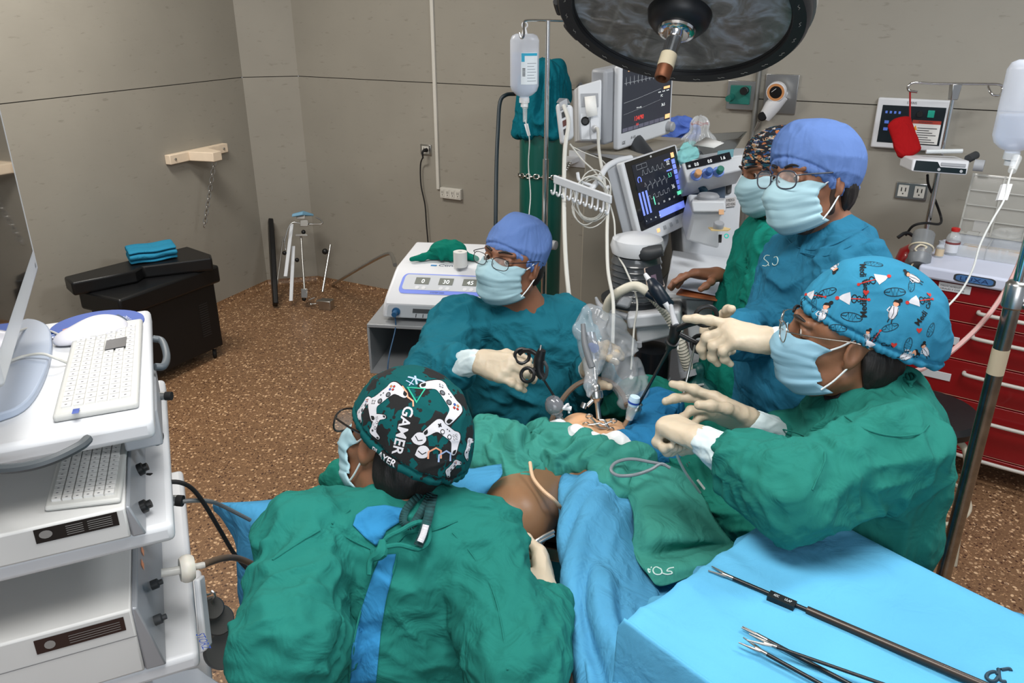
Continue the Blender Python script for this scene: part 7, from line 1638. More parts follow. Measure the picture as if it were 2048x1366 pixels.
mb = MB(); mb.add(s_ + [P(20, 1250, 1.30)], [(0, 1, 4), (1, 2, 4), (2, 3, 4), (3, 0, 4)]); mb.build('crumpled_paper', mat('paper', (225, 225, 222), .7), solid=.001, label='crumpled white papers stuffed behind the insufflator box', cat='paper')
# ================================================================ patient, drapes, instruments
D_BLUE = cloth('drape_blue', (78, 148, 188)); D_ROYAL = cloth('drape_royal', (42, 116, 162)); D_GREEN = cloth('drape_green', (58, 134, 122)); D_DARK = cloth('drape_green_dark', (30, 112, 98))
GAUZE = mat('gauze_white', (222, 224, 226), .85, bump=.3, bscale=250)
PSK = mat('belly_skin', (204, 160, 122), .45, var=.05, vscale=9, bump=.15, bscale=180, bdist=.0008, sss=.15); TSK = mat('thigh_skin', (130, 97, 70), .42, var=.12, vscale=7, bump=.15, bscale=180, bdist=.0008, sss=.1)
pd = V((.963, -.27, 0)); pq = V((-.27, -.963, 0))
BC = P(1190, 868, 2.0)
tc_ = V((BC.x, BC.y, 0))
# operating table
r = root('operating_table', tc_, 'operating table carrying the draped patient', 'operating table')
mb = MB()
def obx(mb, a0, b0, z0, a1, b1, z1):
    f_ = lambda a, b, z: up(tc_ + pd * a + pq * b, z)
    mb.hexa([f_(a0, b0, z0), f_(a0, b1, z0), f_(a1, b1, z0), f_(a1, b0, z0), f_(a0, b0, z1), f_(a0, b1, z1), f_(a1, b1, z1), f_(a1, b0, z1)])
zt = BC.z - .19
obx(mb, -.12, -.13, zt - .07, .50, .13, zt); mb.build('mattress', RUBBER, r, bevel=.02, seg=3)
mb = MB(); obx(mb, -.10, -.14, zt - .11, .49, .14, zt - .071); mb.build('table_frame', STEEL, r, bevel=.003)
mb = MB(); obx(mb, .10, -.10, .16, .34, .10, zt - .111); mb.build('column', STEEL, r, bevel=.01)
mb = MB(); obx(mb, -.05, -.15, 0, .48, .15, .16); mb.build('base', LGREY, r, bevel=.03, seg=3)
# patient, one body
r = root('person', up(tc_, zt), 'patient lying under drapes with bare belly and one bare brown thigh showing', 'person')
K1 = P(1022, 1035, 1.76); H1 = P(1082, 915, 1.95) - ZZ * .055; A1 = P(600, 1045, 1.80) - ZZ * .10
H2 = P(1215, 935, 1.93) - ZZ * .04; K2 = P(1215, 1160, 1.58) - ZZ * .08; A2 = P(1230, 1400, 1.28) - ZZ * .08
lo = [-.75, .75, zt - .02]; hi = [.85, 2.55, BC.z + .14]
s = SDF(lo, hi, .0042)
b0 = V((BC.x, BC.y, BC.z - .115))
s.ell(b0 + pd * .0 - pq * .0, (.125, .19, .105), Matrix(((pq.x, pd.x, 0), (pq.y, pd.y, 0), (0, 0, 1))), k=.03)
s.ecap(b0 - pd * .10 - ZZ * .02, b0 + pd * .38 - ZZ * .02, (.13, .085), (.12, .085), pq, k=.04)
for e in (-1, 1):
    S_ = b0 + pd * .40 + pq * .09 * e; s.cap(b0 + pd * .38, S_, .06, .05, k=.04); s.cap(S_, b0 + pd * .18 + ZZ * .03 - pq * .04, .045, .038, k=.03)
nk_ = b0 + pd * .48; s.cap(nk_, nk_ + pd * .10, .055, k=.03)
HMP = headmat(nk_ + pd * .18 - ZZ * .03, (0, 0, 1), pd); head_prims(s, HMP)
s.cap(H1 - ZZ * .03, K1 - ZZ * .01, .092, .085, k=.05); s.cap(K1 - ZZ * .05, A1, .055, .042, k=.03); s.cap(H2, K2, .085, .06, k=.05); s.cap(K2, A2, .055, .035, k=.03)
s.cap(b0 - pd * .10, H1 - ZZ * .03, .10, .095, k=.05); s.cap(b0 - pd * .10, H2, .10, .085, k=.05)
dm = [P(1160, 868, 2.02), P(1222, 870, 2.01)]; s.ell(dm[0], (.056, .06, .052), k=.02); s.ell(dm[1], (.044, .05, .038), k=.015)
v, f = s.mesh(); f = outward(v, f); v = relax(v, f, 1)
# belly washed pale, thigh darker: skin tone by place on the body
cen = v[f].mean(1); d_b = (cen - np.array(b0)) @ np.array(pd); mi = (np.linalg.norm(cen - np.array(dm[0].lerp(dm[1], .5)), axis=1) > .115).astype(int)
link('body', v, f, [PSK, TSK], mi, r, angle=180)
# drapes grown as soft folded cloth
def drape(name, chains, m, lab, seed=0, amp=.012, h=.0042, k=.02, cuts=(), mode='crumple', parent=None, cat='surgical drape', grp=None):
    pts = [p for ch in chains for p, rr in ch]; R = max(rr for ch in chains for p, rr in ch)
    lo = [min(p[i] for p in pts) - R - .04 for i in range(3)]; hi = [max(p[i] for p in pts) + R + .04 for i in range(3)]
    s = SDF(lo, hi, h)
    for ch in chains:
        for (a, ra), (b, rb) in zip(ch[:-1], ch[1:]): s.cap(a, b, ra, rb, k=k)
    for p_, n_ in cuts: s.cut(p_, n_, .006)
    F = [(a, b + V((.001, 0, 0)), (ra + rb) / 2, mode, amp) for ch in chains for (a, ra), (b, rb) in zip(ch[:-1], ch[1:])]
    return grow(name, s, m, parent, F, seed, label=lab, cat=cat, group=grp)
def ch(*a): return [(P(x, y, t), rr) for x, y, t, rr in a]
drape('surgical_drape', [ch((955, 868, 1.98, .030), (985, 892, 1.96, .052), (1012, 915, 1.92, .058), (1046, 930, 1.88, .036)), ch((960, 900, 1.93, .04), (1010, 935, 1.88, .035), (1052, 955, 1.84, .018)), ch((985, 870, 1.98, .03), (1040, 905, 1.96, .035))], D_GREEN, 'bunched green drape bulging beside the printed cap, over the thigh', 3, .024)
drape('surgical_drape', [ch((1066, 866, 2.02, .018), (1062, 905, 1.96, .03), (1060, 940, 1.9, .024)), ch((1076, 872, 1.98, .026), (1120, 894, 1.95, .038), (1165, 912, 1.92, .040), (1215, 926, 1.90, .040), (1262, 930, 1.90, .034), (1300, 945, 1.88, .02)), ch((1075, 915, 1.93, .03), (1120, 930, 1.91, .034), (1175, 925, 1.90, .030)), ch((1200, 950, 1.86, .030), (1225, 968, 1.83, .026), (1235, 985, 1.81, .018))], D_GREEN, 'rolled green drape edge running across below the bare belly', 7, .024)
drape('surgical_drape', [ch((1215, 812, 2.22, .025), (1250, 800, 2.28, .04), (1300, 800, 2.30, .05), (1370, 830, 2.2, .04)), ch((1225, 800, 2.26, .02), (1250, 800, 2.3, .03)), ch((1370, 830, 2.2, .05), (1440, 880, 2.15, .06), (1480, 950, 2.0, .06))], D_DARK, 'dark green drape heaped behind the trocars at the patient\'s chest', 11, .020)
drape('surgical_drape', [ch((1270, 935, 1.95, .03), (1330, 910, 1.97, .045), (1390, 930, 1.92, .05), (1430, 990, 1.85, .05)), ch((1290, 900, 2.0, .03), (1360, 880, 2.02, .03)), ch((1430, 990, 1.85, .05), (1485, 1040, 1.76, .05), (1490, 1100, 1.74, .04))], D_DARK, 'dark green drape between the grey cable loop and the fist', 13, .014)
drape('surgical_drape', [ch((1185, 900, 1.95, .010), (1222, 892, 1.95, .018), (1270, 888, 1.95, .032), (1320, 893, 1.95, .036), (1365, 900, 1.93, .03)), ch((1270, 878, 2.0, .03), (1310, 845, 2.06, .046), (1325, 815, 2.1, .040), (1285, 795, 2.16, .02)), ch((1320, 870, 2.0, .05), (1375, 885, 1.98, .03))], D_ROYAL, 'royal blue drape wrapped round the patient\'s side beside the steel trocar', 17, .014)
drape('gauze_cloth', [ch((1086, 853, 2.01, .006), (1116, 858, 1.98, .016), (1150, 872, 1.94, .020), (1186, 886, 1.93, .018), (1210, 890, 1.93, .010))], GAUZE, 'white gauze tucked along the belly beside the middle trocar', 19, .006, .003, cat='gauze')
drape('gauze_cloth', [ch((1208, 876, 1.955, .008), (1232, 884, 1.93, .018), (1258, 900, 1.92, .018), (1276, 914, 1.915, .008))], GAUZE, 'white gauze tucked between the blue and rolled green drapes', 23, .006, .003, cat='gauze')
# right leg sheet: hangs over the leg towards the viewer
def row(*a): return [P(x, y, t) for x, y, t in a]
sheet('leg_drape', [
    row((1108, 985, 1.93), (1110, 950, 1.89), (1150, 940, 1.86), (1190, 945, 1.845), (1230, 960, 1.86), (1290, 985, 1.90), (1330, 1010, 1.96)),
    row((1118, 1080, 1.84), (1112, 1020, 1.76), (1150, 1010, 1.72), (1200, 1015, 1.70), (1250, 1030, 1.73), (1330, 1060, 1.78), (1400, 1090, 1.86)),
    row((1132, 1180, 1.74), (1115, 1100, 1.64), (1155, 1095, 1.59), (1215, 1100, 1.57), (1275, 1115, 1.60), (1350, 1140, 1.66), (1430, 1160, 1.76)),
    row((1150, 1290, 1.62), (1128, 1200, 1.50), (1170, 1200, 1.45), (1230, 1205, 1.43), (1290, 1215, 1.46), (1350, 1235, 1.52), (1420, 1260, 1.62)),
    row((1175, 1440, 1.46), (1150, 1330, 1.36), (1200, 1340, 1.31), (1260, 1350, 1.29), (1310, 1360, 1.32), (1350, 1370, 1.38), (1400, 1400, 1.48)),
    row((1190, 1560, 1.36), (1170, 1460, 1.26), (1220, 1480, 1.20), (1280, 1490, 1.18), (1330, 1500, 1.21), (1370, 1500, 1.27), (1420, 1540, 1.36))],
    D_BLUE, su=9, sv=10, amp=.034, fs=(8, 1.2), seed=5, label='bright blue sheet in long folds over the leg stretched towards the viewer', cat='surgical drape')
sheet('leg_drape', [
    row((1240, 985, 1.86), (1228, 1000, 1.80), (1216, 1030, 1.72)), row((1236, 1020, 1.84), (1228, 1045, 1.76), (1214, 1072, 1.66)), row((1226, 1075, 1.72), (1224, 1082, 1.67), (1216, 1092, 1.61))],
    D_BLUE, su=6, sv=6, amp=.004, seed=8, label='narrow folded flap standing up on the bright blue leg sheet', cat='surgical drape')
# left leg sheet behind the assistant
sheet('leg_drape', [
    row((430, 1020, 1.84), (434, 1004, 1.80), (520, 1000, 1.80), (640, 985, 1.82), (760, 960, 1.82), (890, 935, 1.80), (1003, 925, 1.82)),
    row((455, 1045, 1.78), (452, 1012, 1.74), (540, 1012, 1.72), (650, 1000, 1.72), (770, 985, 1.72), (890, 965, 1.70), (1003, 945, 1.73)),
    row((480, 1110, 1.80), (478, 1062, 1.72), (560, 1070, 1.68), (660, 1060, 1.69), (770, 1045, 1.69), (880, 1020, 1.67), (982, 975, 1.70)),
    row((486, 1250, 1.84), (484, 1180, 1.76), (560, 1190, 1.70), (660, 1180, 1.71), (760, 1165, 1.72), (860, 1090, 1.70), (955, 1015, 1.72)),
    row((500, 1420, 1.90), (498, 1330, 1.82), (560, 1340, 1.78), (660, 1330, 1.80), (760, 1310, 1.84), (830, 1200, 1.82), (920, 1060, 1.80))],
    cloth('drape_sky', (68, 140, 182)), su=8, sv=9, amp=.016, fs=(6, 3), seed=9, label='blue sheet over the leg stretched sideways behind the seated assistant', cat='surgical drape')
drape('surgical_drape', [ch((655, 962, 1.95, .02), (680, 950, 1.95, .035), (715, 968, 1.93, .03))], D_DARK, 'small green drape fold showing between the mask and the floor', 29, .008)
# corner of the green drape with stitched letters
SOPR = [
    row((1192, 935, 1.895), (1230, 925, 1.885), (1275, 925, 1.88), (1335, 930, 1.875), (1395, 955, 1.87)),
    row((1236, 965, 1.83), (1262, 962, 1.81), (1300, 965, 1.80), (1350, 975, 1.80), (1408, 990, 1.81)),
    row((1262, 1010, 1.76), (1285, 1012, 1.73), (1320, 1018, 1.72), (1370, 1025, 1.72), (1430, 1040, 1.735)),
    row((1268, 1060, 1.69), (1296, 1064, 1.64), (1335, 1072, 1.63), (1390, 1076, 1.65), (1456, 1075, 1.68)),
    row((1264, 1090, 1.665), (1292, 1112, 1.62), (1330, 1108, 1.64), (1395, 1096, 1.66), (1474, 1092, 1.66)),
    row((1272, 1115, 1.62), (1290, 1135, 1.585), (1335, 1136, 1.57), (1400, 1124, 1.58), (1482, 1108, 1.62)),
    row((1284, 1135, 1.60), (1300, 1155, 1.565), (1322, 1172, 1.55), (1385, 1152, 1.56), (1476, 1116, 1.60))]
so = sheet('surgical_drape', SOPR, D_GREEN, su=10, sv=9, amp=.005, fs=(7, 5), seed=12, label='green drape corner with white stitched letters folded over the blue leg sheet', cat='surgical drape')
vs_, fs2, nv_, nu_ = sheet('x', SOPR, None, su=10, sv=9, amp=.005, fs=(7, 5), seed=12, geo=True)
SB = BVHTree.FromPolygons([tuple(p) for p in vs_], fs2)
def onbvh(bv, px, py, off=.0022):
    d = ray(px, py).normalized(); h = bv.ray_cast(CAM, d)
    return None if h[0] is None else h[0] - d * off
def stitch(bv, polys, rad, name, m, parent, off=.0025):
    mb = MB()
    for pl in polys:
        pts = [onbvh(bv, x, y, off) for x, y in pl]; pts = [p for p in pts if p is not None]
        if len(pts) > 1: mb.tube(pts, rad, 6, 4)
    if mb.v: mb.build(name, m, parent)
STI = mat('stitch_white', (205, 225, 220), .7)
stitch(SB, [[(1348, 1135), (1338, 1137), (1334, 1142), (1342, 1143), (1344, 1147), (1334, 1149), (1324, 1146)], [(1322, 1138), (1312, 1134), (1306, 1140), (1310, 1148), (1320, 1149), (1324, 1144), (1322, 1138)], [(1303, 1134), (1299, 1146), (1290, 1147), (1288, 1141), (1296, 1138), (1301, 1140)]], .0013, 'stitched_letters', STI, so)
# ---- instrument table (bottom right)
ZM = 1.12
C0 = G(1590, 1020, ZM); mu = V((.655, -.755, 0)); mv = V((-.755, -.655, 0)); mw_, ml_ = .47, .72
r = root('instrument_table', up(C0 + mu * .3 + mv * .25, 0), 'small steel instrument table under the blue sheet in the near corner', 'table')
def mp(a, b, z): return up(C0 + mu * a + mv * b, z)
mb = MB(); mb.hexa([mp(.01, .01, ZM - .03), mp(ml_, .01, ZM - .03), mp(ml_, mw_, ZM - .03), mp(.01, mw_, ZM - .03), mp(.01, .01, ZM - .006), mp(ml_, .01, ZM - .006), mp(ml_, mw_, ZM - .006), mp(.01, mw_, ZM - .006)]); mb.build('tabletop', STEEL, r, bevel=.004)
mb = MB(); mb.cyl(mp(.55, .2, .05), mp(.55, .2, ZM - .03), .02, n=20); mb.build('post', STEEL, r)
mb = MB(); mb.hexa([mp(.2, .28, .03), mp(.65, .28, .03), mp(.65, .32, .03), mp(.2, .32, .03), mp(.2, .28, .06), mp(.65, .28, .06), mp(.65, .32, .06), mp(.2, .32, .06)]); mb.build('foot', STEEL, r); caster(r, mp(.2, .3, 0), .014); caster(r, mp(.65, .3, 0), .014)
def mrow(b, zs): return [mp(a, b, z) for a, z in zs]
rows = []
ovs = [(-.012, -.40), (-.012, -.2), (-.008, -.03), (.0, .0)] + [(b, .0) for b in (.05, .12, .2, .3, .38, .43)] + [(mw_, .0), (mw_ + .012, -.03), (mw_ + .015, -.3)]
acol = [(-.014, -.35), (-.012, -.12), (-.006, -.02), (.0, 0), (.04, 0), (.10, 0), (.2, 0), (.3, 0), (.42, 0), (.54, 0), (.64, 0), (ml_, 0), (ml_ + .01, -.03), (ml_ + .02, -.3)]
for b, zb2 in ovs: rows.append([mp(a, b, ZM + .003 + min(zb2, za) - (0.0 if min(zb2, za) > -.01 else .0)) for a, za in acol])
mo = sheet('table_drape', rows, cloth('drape_cyan', (84, 172, 222), bump=.2), su=6, sv=6, amp=.010, fs=(3.2, 9), seed=21, label='bright blue sheet draped smoothly over the instrument table', cat='surgical drape', solid=None) if False else None
v_, f_, nv_, nu_ = sheet('x', rows, None, su=7, sv=7, geo=True)
v_ = np.array(v_); topm = v_[:, 2] > ZM - .004
rel = v_ - np.array(C0); ca = rel @ np.array(mu); cb = rel @ np.array(mv)
q_ = np.stack([ca * 2.2 + 3, cb * 11, ca * 0], 1); wq = q_ + np.stack([vn(q_ * .7, 3), vn(q_ * .7 + 7, 4), q_[:, 0] * 0], 1) * 1.3
bumpz = ridge(wq, 8, 2.6) * .010 + ridge(np.stack([ca * 12, cb * 12, ca * 0], 1) + vn(q_, 5)[:, None] * 2, 9, 2) * .003 * np.exp(-ca / .12) * 1.8
side = ~topm
v_[:, 2] += bumpz * topm
nn_ = np.where(side[:, None], np.stack([ridge(np.stack([ca * 9, cb * 9, v_[:, 2] * 1.5], 1), 31) * .03 - .01] * 3, 1), 0)
outd = np.where((cb < .02)[:, None], -np.array(mv), 0) + np.where((ca < .02)[:, None], -np.array(mu), 0)
v_ += outd * nn_
mo = link('table_drape', v_, f_, cloth('drape_cyan', (90, 166, 206), bump=.22), None, None, angle=180, solid=.003, label='bright blue sheet draped smoothly over the instrument table', cat='surgical drape')
MB2 = BVHTree.FromPolygons([tuple(p) for p in v_], f_)
stitch(MB2, [[(1996, 1350), (1990, 1344), (1978, 1346), (1973, 1354), (1980, 1362), (1990, 1362), (1997, 1354)], [(1997, 1338), (1998, 1352), (2002, 1362), (2012, 1364)], [(2002, 1340), (2018, 1338), (2022, 1342)]], .0028, 'marked_letter', mat('marker_ink', (24, 54, 70), .7), mo, .003)
# laparoscopic instruments on the table: shaft, jaws, collar
SH = mat('shaft_black', (20, 22, 24), .35); TIP = mat('jaw_steel', (170, 168, 164), .28, 1.0)
def lap(p0, p1, lab, rs=.0028, openj=True, thick_end=None, clip=False, name='laparoscopic_instrument', zoff=.006):
    a = G(p0[0], p0[1], ZM + .012 + zoff); b = G(p1[0], p1[1], ZM + .010 + zoff); d = (b - a).normalized(); sdv = ZZ.cross(d)
    r = root(name, a, lab, 'instrument', None)
    mb = MB(); s0 = a + d * .035; mb.cyl(s0, b, rs, n=14); mb.build('shaft', SH, r)
    for e in (-1, 1):
        mb = MB(); k = .005 if openj else .0012; mb.tube([s0, a + d * .022 + sdv * e * k * .7, a + sdv * e * k * 1.4], [.0026, .0022, .0010], 8, 3); mb.build('jaw', TIP, r)
    mb = MB(); mb.cyl(s0 - d * .012, s0 + d * .006, rs * 1.05, n=14); mb.build('hinge', TIP, r)
    if thick_end:
        mb = MB(); t0 = a.lerp(b, thick_end); mb.cyl(t0, b, rs * 1.8, n=16); mb.build('sleeve', mat('sleeve_gunmetal', (66, 60, 56), .35, .7), r)
    if clip:
        mb = MB(); t0 = a.lerp(b, .24) - sdv * .004; t1 = a.lerp(b, .34) - sdv * .004; f_ = Face(t0 - sdv * .009, t1 - t0, sdv * .016); f_.n = ZZ; f_.box(mb, 0, 0, 1, 1, -.007, .006); mb.mi = 1; f_.text(mb, 'AESC', .18, .35, .35, .0065, width=.2); f_.text(mb, 'ULAP', .6, .35, .35, .0065, width=.25); mb.build('clip_tag', [mat('tag_black', (14, 17, 20), .4), mat('tag_ink', (190, 196, 198), .5)], r)
    return r
lap((1420, 1137), (2000, 1385), 'long black grasper with open jaws and a lettered black tag on the blue table sheet', .0036, True, .38, True)
lap((1484, 1254), (1760, 1400), 'black instrument with closed jaws, upper one of the crossed bundle', .0034, False)
lap((1482, 1280), (1700, 1400), 'black instrument with open jaws, lowest of the crossed bundle', .0030, True, zoff=.012)
lap((1496, 1274), (1800, 1380), 'thin curved-tip instrument crossing over the bundle', .0026, True, zoff=.02)
# ---- instruments in the patient
def trocar(name, a, b, rad, m, lab, parts): pass
# left: grasper and grey ball trocar
r = root('laparoscopic_grasper', P(1078, 740, 1.98), 'black handled laparoscopic grasper held over the grey ball trocar', 'instrument')
hA = P(1078, 742, 1.96)
mb = MB(); mb.tube([P(1084, 700, 1.95), P(1078, 720, 1.96), P(1078, 742, 1.965), P(1086, 756, 1.965)], [.010, .014, .012, .009], 12, 4); mb.build('grip_body', BLACK, r)
mb = MB(); mb.tube([P(1078, 712, 1.96), P(1062, 702, 1.97), P(1046, 702, 1.985), P(1038, 708, 1.99)], .006, 10, 4); mb.tube(circ(P(1044, 712, 1.985), FWD, .018, 20), .0045, 8, closed=True); mb.build('finger_ring', BLACK, r)
mb = MB(); mb.tube(circ(P(1055, 750, 1.95), FWD + RGT * .4, .017, 20), .0045, 8, closed=True); mb.tube([P(1070, 738, 1.96), P(1060, 744, 1.955)], .006, 8); mb.build('finger_ring', BLACK, r)
mb = MB(); mb.tube([P(1088, 722, 1.94), P(1094, 736, 1.94), P(1092, 752, 1.95), P(1086, 760, 1.96)], .004, 8, 4); mb.build('ratchet', DGREY, r)
mb = MB(); mb.cyl(P(1082, 690, 1.95), P(1080, 702, 1.95), .0022); mb.build('pin', STEEL, r)
mb = MB(); mb.cyl(P(1084, 754, 1.965), P(1112, 798, 1.98), .0028, n=12); mb.build('shaft', SH, r)
r = root('trocar', P(1124, 842, 2.0), 'grey ball-headed trocar with small white tap beside the bare belly', 'trocar')
GS = mat('smoky_clear', (120, 122, 128), .12, alpha=.75, coat=.6)
c = P(1109, 812, 1.975); ax = (P(1126, 846, 1.99) - c).normalized()
mb = MB(); mb.lathe([(.0, -.024), (.012, -.024), (.018, -.018), (.0235, -.004), (.0235, .004), (.018, .016), (.011, .020), (.010, .03), (0, .03)], c, ax, 28); mb.build('valve_ball', GS, r)
mb = MB(); mb.cyl(c + ax * .028, P(1128, 850, 1.99), .006, n=16); mb.build('cannula', STEEL, r)
mb = MB(); mb.cyl(c + ax * .004 + RGT * .018, c + ax * .008 + RGT * .038, .006, n=12); mb.tube([P(1126, 818, 1.95), P(1136, 808, 1.97), P(1138, 826, 1.98)], .0028, 8, 3); mb.build('tap', WHITE, r)
# middle: camera in clear sleeve through a steel trocar
r = root('trocar', P(1196, 838, 2.02), 'upright steel trocar in the middle of the belly carrying the camera', 'trocar')
c0, c1 = P(1190, 768, 2.02), P(1198, 838, 2.02); ax = (c1 - c0).normalized()
mb = MB(); mb.lathe([(.005, -.012), (.006, -.002), (.009, .0), (.0125, .006), (.013, .016), (.0165, .018), (.0175, .030), (.0165, .036), (.013, .038), (.0095, .044), (.0065, .05), (.0065, (c1 - c0).length), (0, (c1 - c0).length)], c0, ax, 28); mb.build('housing', STEEL, r)
mb = MB(); c = P(1186, 800, 2.0); mb.cyl(c, P(1174, 812, 2.0), .005); mb.tube([P(1170, 806, 2.0), P(1166, 816, 2.0)], .008, 10); mb.build('side_tap', STEEL, r)
r = root('endoscope_camera', P(1186, 745, 2.02), 'surgical camera head and steel endoscope held above the middle trocar', 'camera')
mb = MB(); mb.cyl(P(1187, 718, 2.04), P(1192, 772, 2.02), .0050, n=14); mb.build('telescope', STEEL, r)
mb = MB(); mb.tube([P(1178, 668, 2.08), P(1181, 688, 2.07), P(1186, 706, 2.05), P(1188, 722, 2.04)], [.017, .020, .019, .010], 16, 4); mb.build('camera_head', mat('camera_steel', (120, 128, 140), .25, .8), r)
mb = MB(); mb.cyl(P(1182, 694, 2.05), P(1190, 697, 2.03), .012, n=18); mb.build('focus_ring', mat('focus_blue', (40, 70, 140), .3), r)
mb = MB(); mb.tube([P(1166, 648, 2.03), P(1170, 690, 2.02), P(1184, 735, 2.01)], [.006, .008, .009], 12, 5); mb.build('light_guide', GREY, r)
def film():
    m = mat('sleeve_film', (200, 208, 216), .12, alpha=.30, coat=.8); return m
s = SDF([c0.x - .16, c0.y - .2, c0.z - .08], [c0.x + .26, c0.y + .2, c0.z + .32], .0035)
for a in (ch((1170, 660, 2.06, .020), (1186, 644, 2.08, .026), (1212, 662, 2.10, .034), (1226, 700, 2.12, .042), (1240, 740, 2.12, .044), (1262, 775, 2.12, .034), (1278, 785, 2.12, .02)), ch((1186, 650, 2.08, .026), (1190, 700, 2.06, .028), (1188, 735, 2.04, .016)), ch((1250, 760, 2.12, .036), (1256, 800, 2.1, .022)), ch((1186, 735, 2.04, .014), (1180, 770, 2.0, .012), (1178, 790, 2.0, .004))):
    for (p, ra), (q, rb) in zip(a[:-1], a[1:]): s.cap(p, q, ra, rb, k=.012)
grow('camera_sleeve', s, film(), None, [(P(1180, 650, 2.1), P(1260, 780, 2.1), .03, 'crumple', .022), (P(1188, 660, 2.06), P(1188, 740, 2.04), .03, 'crumple', .012)], 4, label='crumpled clear plastic sleeve around the surgical camera', cat='plastic sleeve')
# right: long black instrument through a steel trocar with blue-white cap
r = root('trocar', P(1262, 850, 1.98), 'steel trocar leaning right with a clear and blue cap and cross tap', 'trocar')
c0, c1 = P(1276, 812, 1.97), P(1250, 852, 2.0); ax = (c1 - c0).normalized()
mb = MB(); mb.lathe([(.006, -.010), (.009, -.008), (.010, .0), (.013, .003), (.015, .014), (.016, .030), (.013, .034), (.010, .042), (.008, (c1 - c0).length), (0, (c1 - c0).length)], c0, ax, 28); mb.build('housing', STEEL, r)
mb = MB(); mb.cyl(P(1272, 854, 1.96), P(1286, 862, 1.96), .0035); mb.cyl(P(1279, 853, 1.96), P(1277, 866, 1.96), .003); mb.ball(P(1287, 863, 1.96), .005, 8); mb.build('cross_tap', STEEL, r)
mb = MB(); a, b = P(1268, 802, 1.93), P(1258, 838, 1.95); mb.lathe([(.010, 0), (.012, .004), (.012, .03), (.009, (b - a).length), (0, (b - a).length)], a, b - a, 22); mb.mi = 1; mb.lathe([(0, -.012), (.012, -.012), (.0135, -.006), (.0135, .006), (.012, .012)], a, b - a, 22); mb.mi = 2; mb.lathe([(.0138, .0), (.0138, .005)], a, b - a, 22); mb.build('clear_cap', [CLEAR, mat('cap_pale', (190, 215, 235), .3), mat('cap_blue', (40, 70, 160), .4)], r)
r = root('laparoscopic_grasper', P(1345, 665, 1.72), 'long black laparoscopic instrument with ring handles held by the tall surgeon', 'instrument')
a, b = P(1340, 695, 1.74), P(1278, 808, 1.96)
mb = MB(); mb.cyl(a, b, .0036, n=12); mb.build('shaft', SH, r)
mb = MB(); mb.tube([P(1352, 650, 1.70), P(1350, 668, 1.71), P(1344, 684, 1.73), P(1336, 700, 1.75)], [.012, .013, .011, .006], 14, 4); mb.build('hub', BLACK, r)
mb = MB(); c = P(1344, 684, 1.73); mb.lathe([(.010, -.006), (.015, -.005), (.015, .005), (.010, .006)], c, b - a, 20); mb.build('rotating_wheel', BLACK, r)
mb = MB(); mb.tube([P(1352, 660, 1.70), P(1372, 650, 1.68), P(1392, 644, 1.66)], .007, 10, 4); mb.tube(circ(P(1412, 632, 1.66), FWD + UPV * .5, .022, 22), .005, 8, closed=True); mb.build('finger_ring', BLACK, r)
mb = MB(); mb.tube([P(1358, 668, 1.70), P(1385, 682, 1.70), P(1400, 690, 1.70)], .006, 10, 4); mb.tube(circ(P(1400, 688, 1.70), FWD, .018, 20), .0045, 8, closed=True); mb.build('finger_ring', BLACK, r)
mb = MB(); mb.tube([P(1352, 652, 1.70), P(1346, 632, 1.72), P(1342, 612, 1.76)], [.008, .006, .005], 10, 4); mb.build('rear_connector', LGREY, r)
r = root('suction_rod', P(1372, 745, 1.7), 'thin steel rod passing between the surgeon\'s hand and the nurse\'s open glove', 'instrument')
mb = MB(); mb.tube([P(1390, 690, 1.68), P(1378, 740, 1.70), P(1366, 790, 1.70), P(1360, 806, 1.70)], [.0022, .0028, .0032, .002], 10, 3); mb.build('rod', STEEL, r)
mb = MB(); mb.tube([P(1368, 775, 1.69), P(1374, 770, 1.69)], .006, 8); mb.build('slide', DGREY, r)
# towel clamp on the belly, lower clamps
def clampx(p, q, t, lab, name='towel_clamp'):
    r = root(name, P(*p, t), lab, 'clamp'); a, b = P(*p, t), P(*q, t); d = (b - a); n_ = d.cross(FWD).normalized()
    for e in (-1, 1):
        mb = MB(); mb.tube([a + n_ * .010 * e, a + d * .25 + n_ * .004 * e, a + d * .6 - n_ * .005 * e, b - n_ * .003 * e], [.0022, .0026, .003, .0014], 8, 4); mb.tube(circ(a + n_ * .011 * e - d * .08, FWD + UPV, .008, 16), .0018, 6, closed=True); mb.build('arm', STEEL, r)
    return r
clampx((1178, 842), (1214, 856), 1.975, 'steel towel clamp lying on the belly by the middle trocar')
clampx((1222, 850), (1198, 842), 1.97, 'second steel towel clamp crossing the first by the middle trocar')
clampx((1400, 966), (1375, 925), 1.86, 'dark steel clamp hanging under the instrument nurse\'s fist')
# tubes and cable loops
cable('drain_tube', [P(1060, 925, 1.80), P(1066, 955, 1.76), P(1085, 980, 1.73), P(1108, 1000, 1.72), P(1125, 1020, 1.78)], .0042, 'cream rubber tube crossing the bare thigh', 'tube', mat('rubber_cream', (205, 172, 140), .45))
cable('cable_loop', [P(x, y, t - .05) for x, y, t in ((1330, 930, 1.84), (1300, 924, 1.85), (1262, 918, 1.86), (1232, 925, 1.85), (1222, 940, 1.83), (1236, 951, 1.81), (1268, 950, 1.80), (1300, 940, 1.82), (1322, 928, 1.84), (1340, 936, 1.84))], .0038, 'grey cable looped on the green drape', 'cable', mat('cable_grey', (116, 124, 130), .4))
cable('insufflation_tube', [P(1098, 870, 2.05), P(1106, 835, 2.07), P(1124, 800, 2.10), P(1150, 772, 2.12), P(1185, 758, 2.12), P(1222, 765, 2.12), P(1246, 790, 2.10), P(1254, 812, 2.06)], .0072, 'brown translucent tube arching behind the trocars', 'tube', mat('tube_brown', (112, 96, 82), .3))
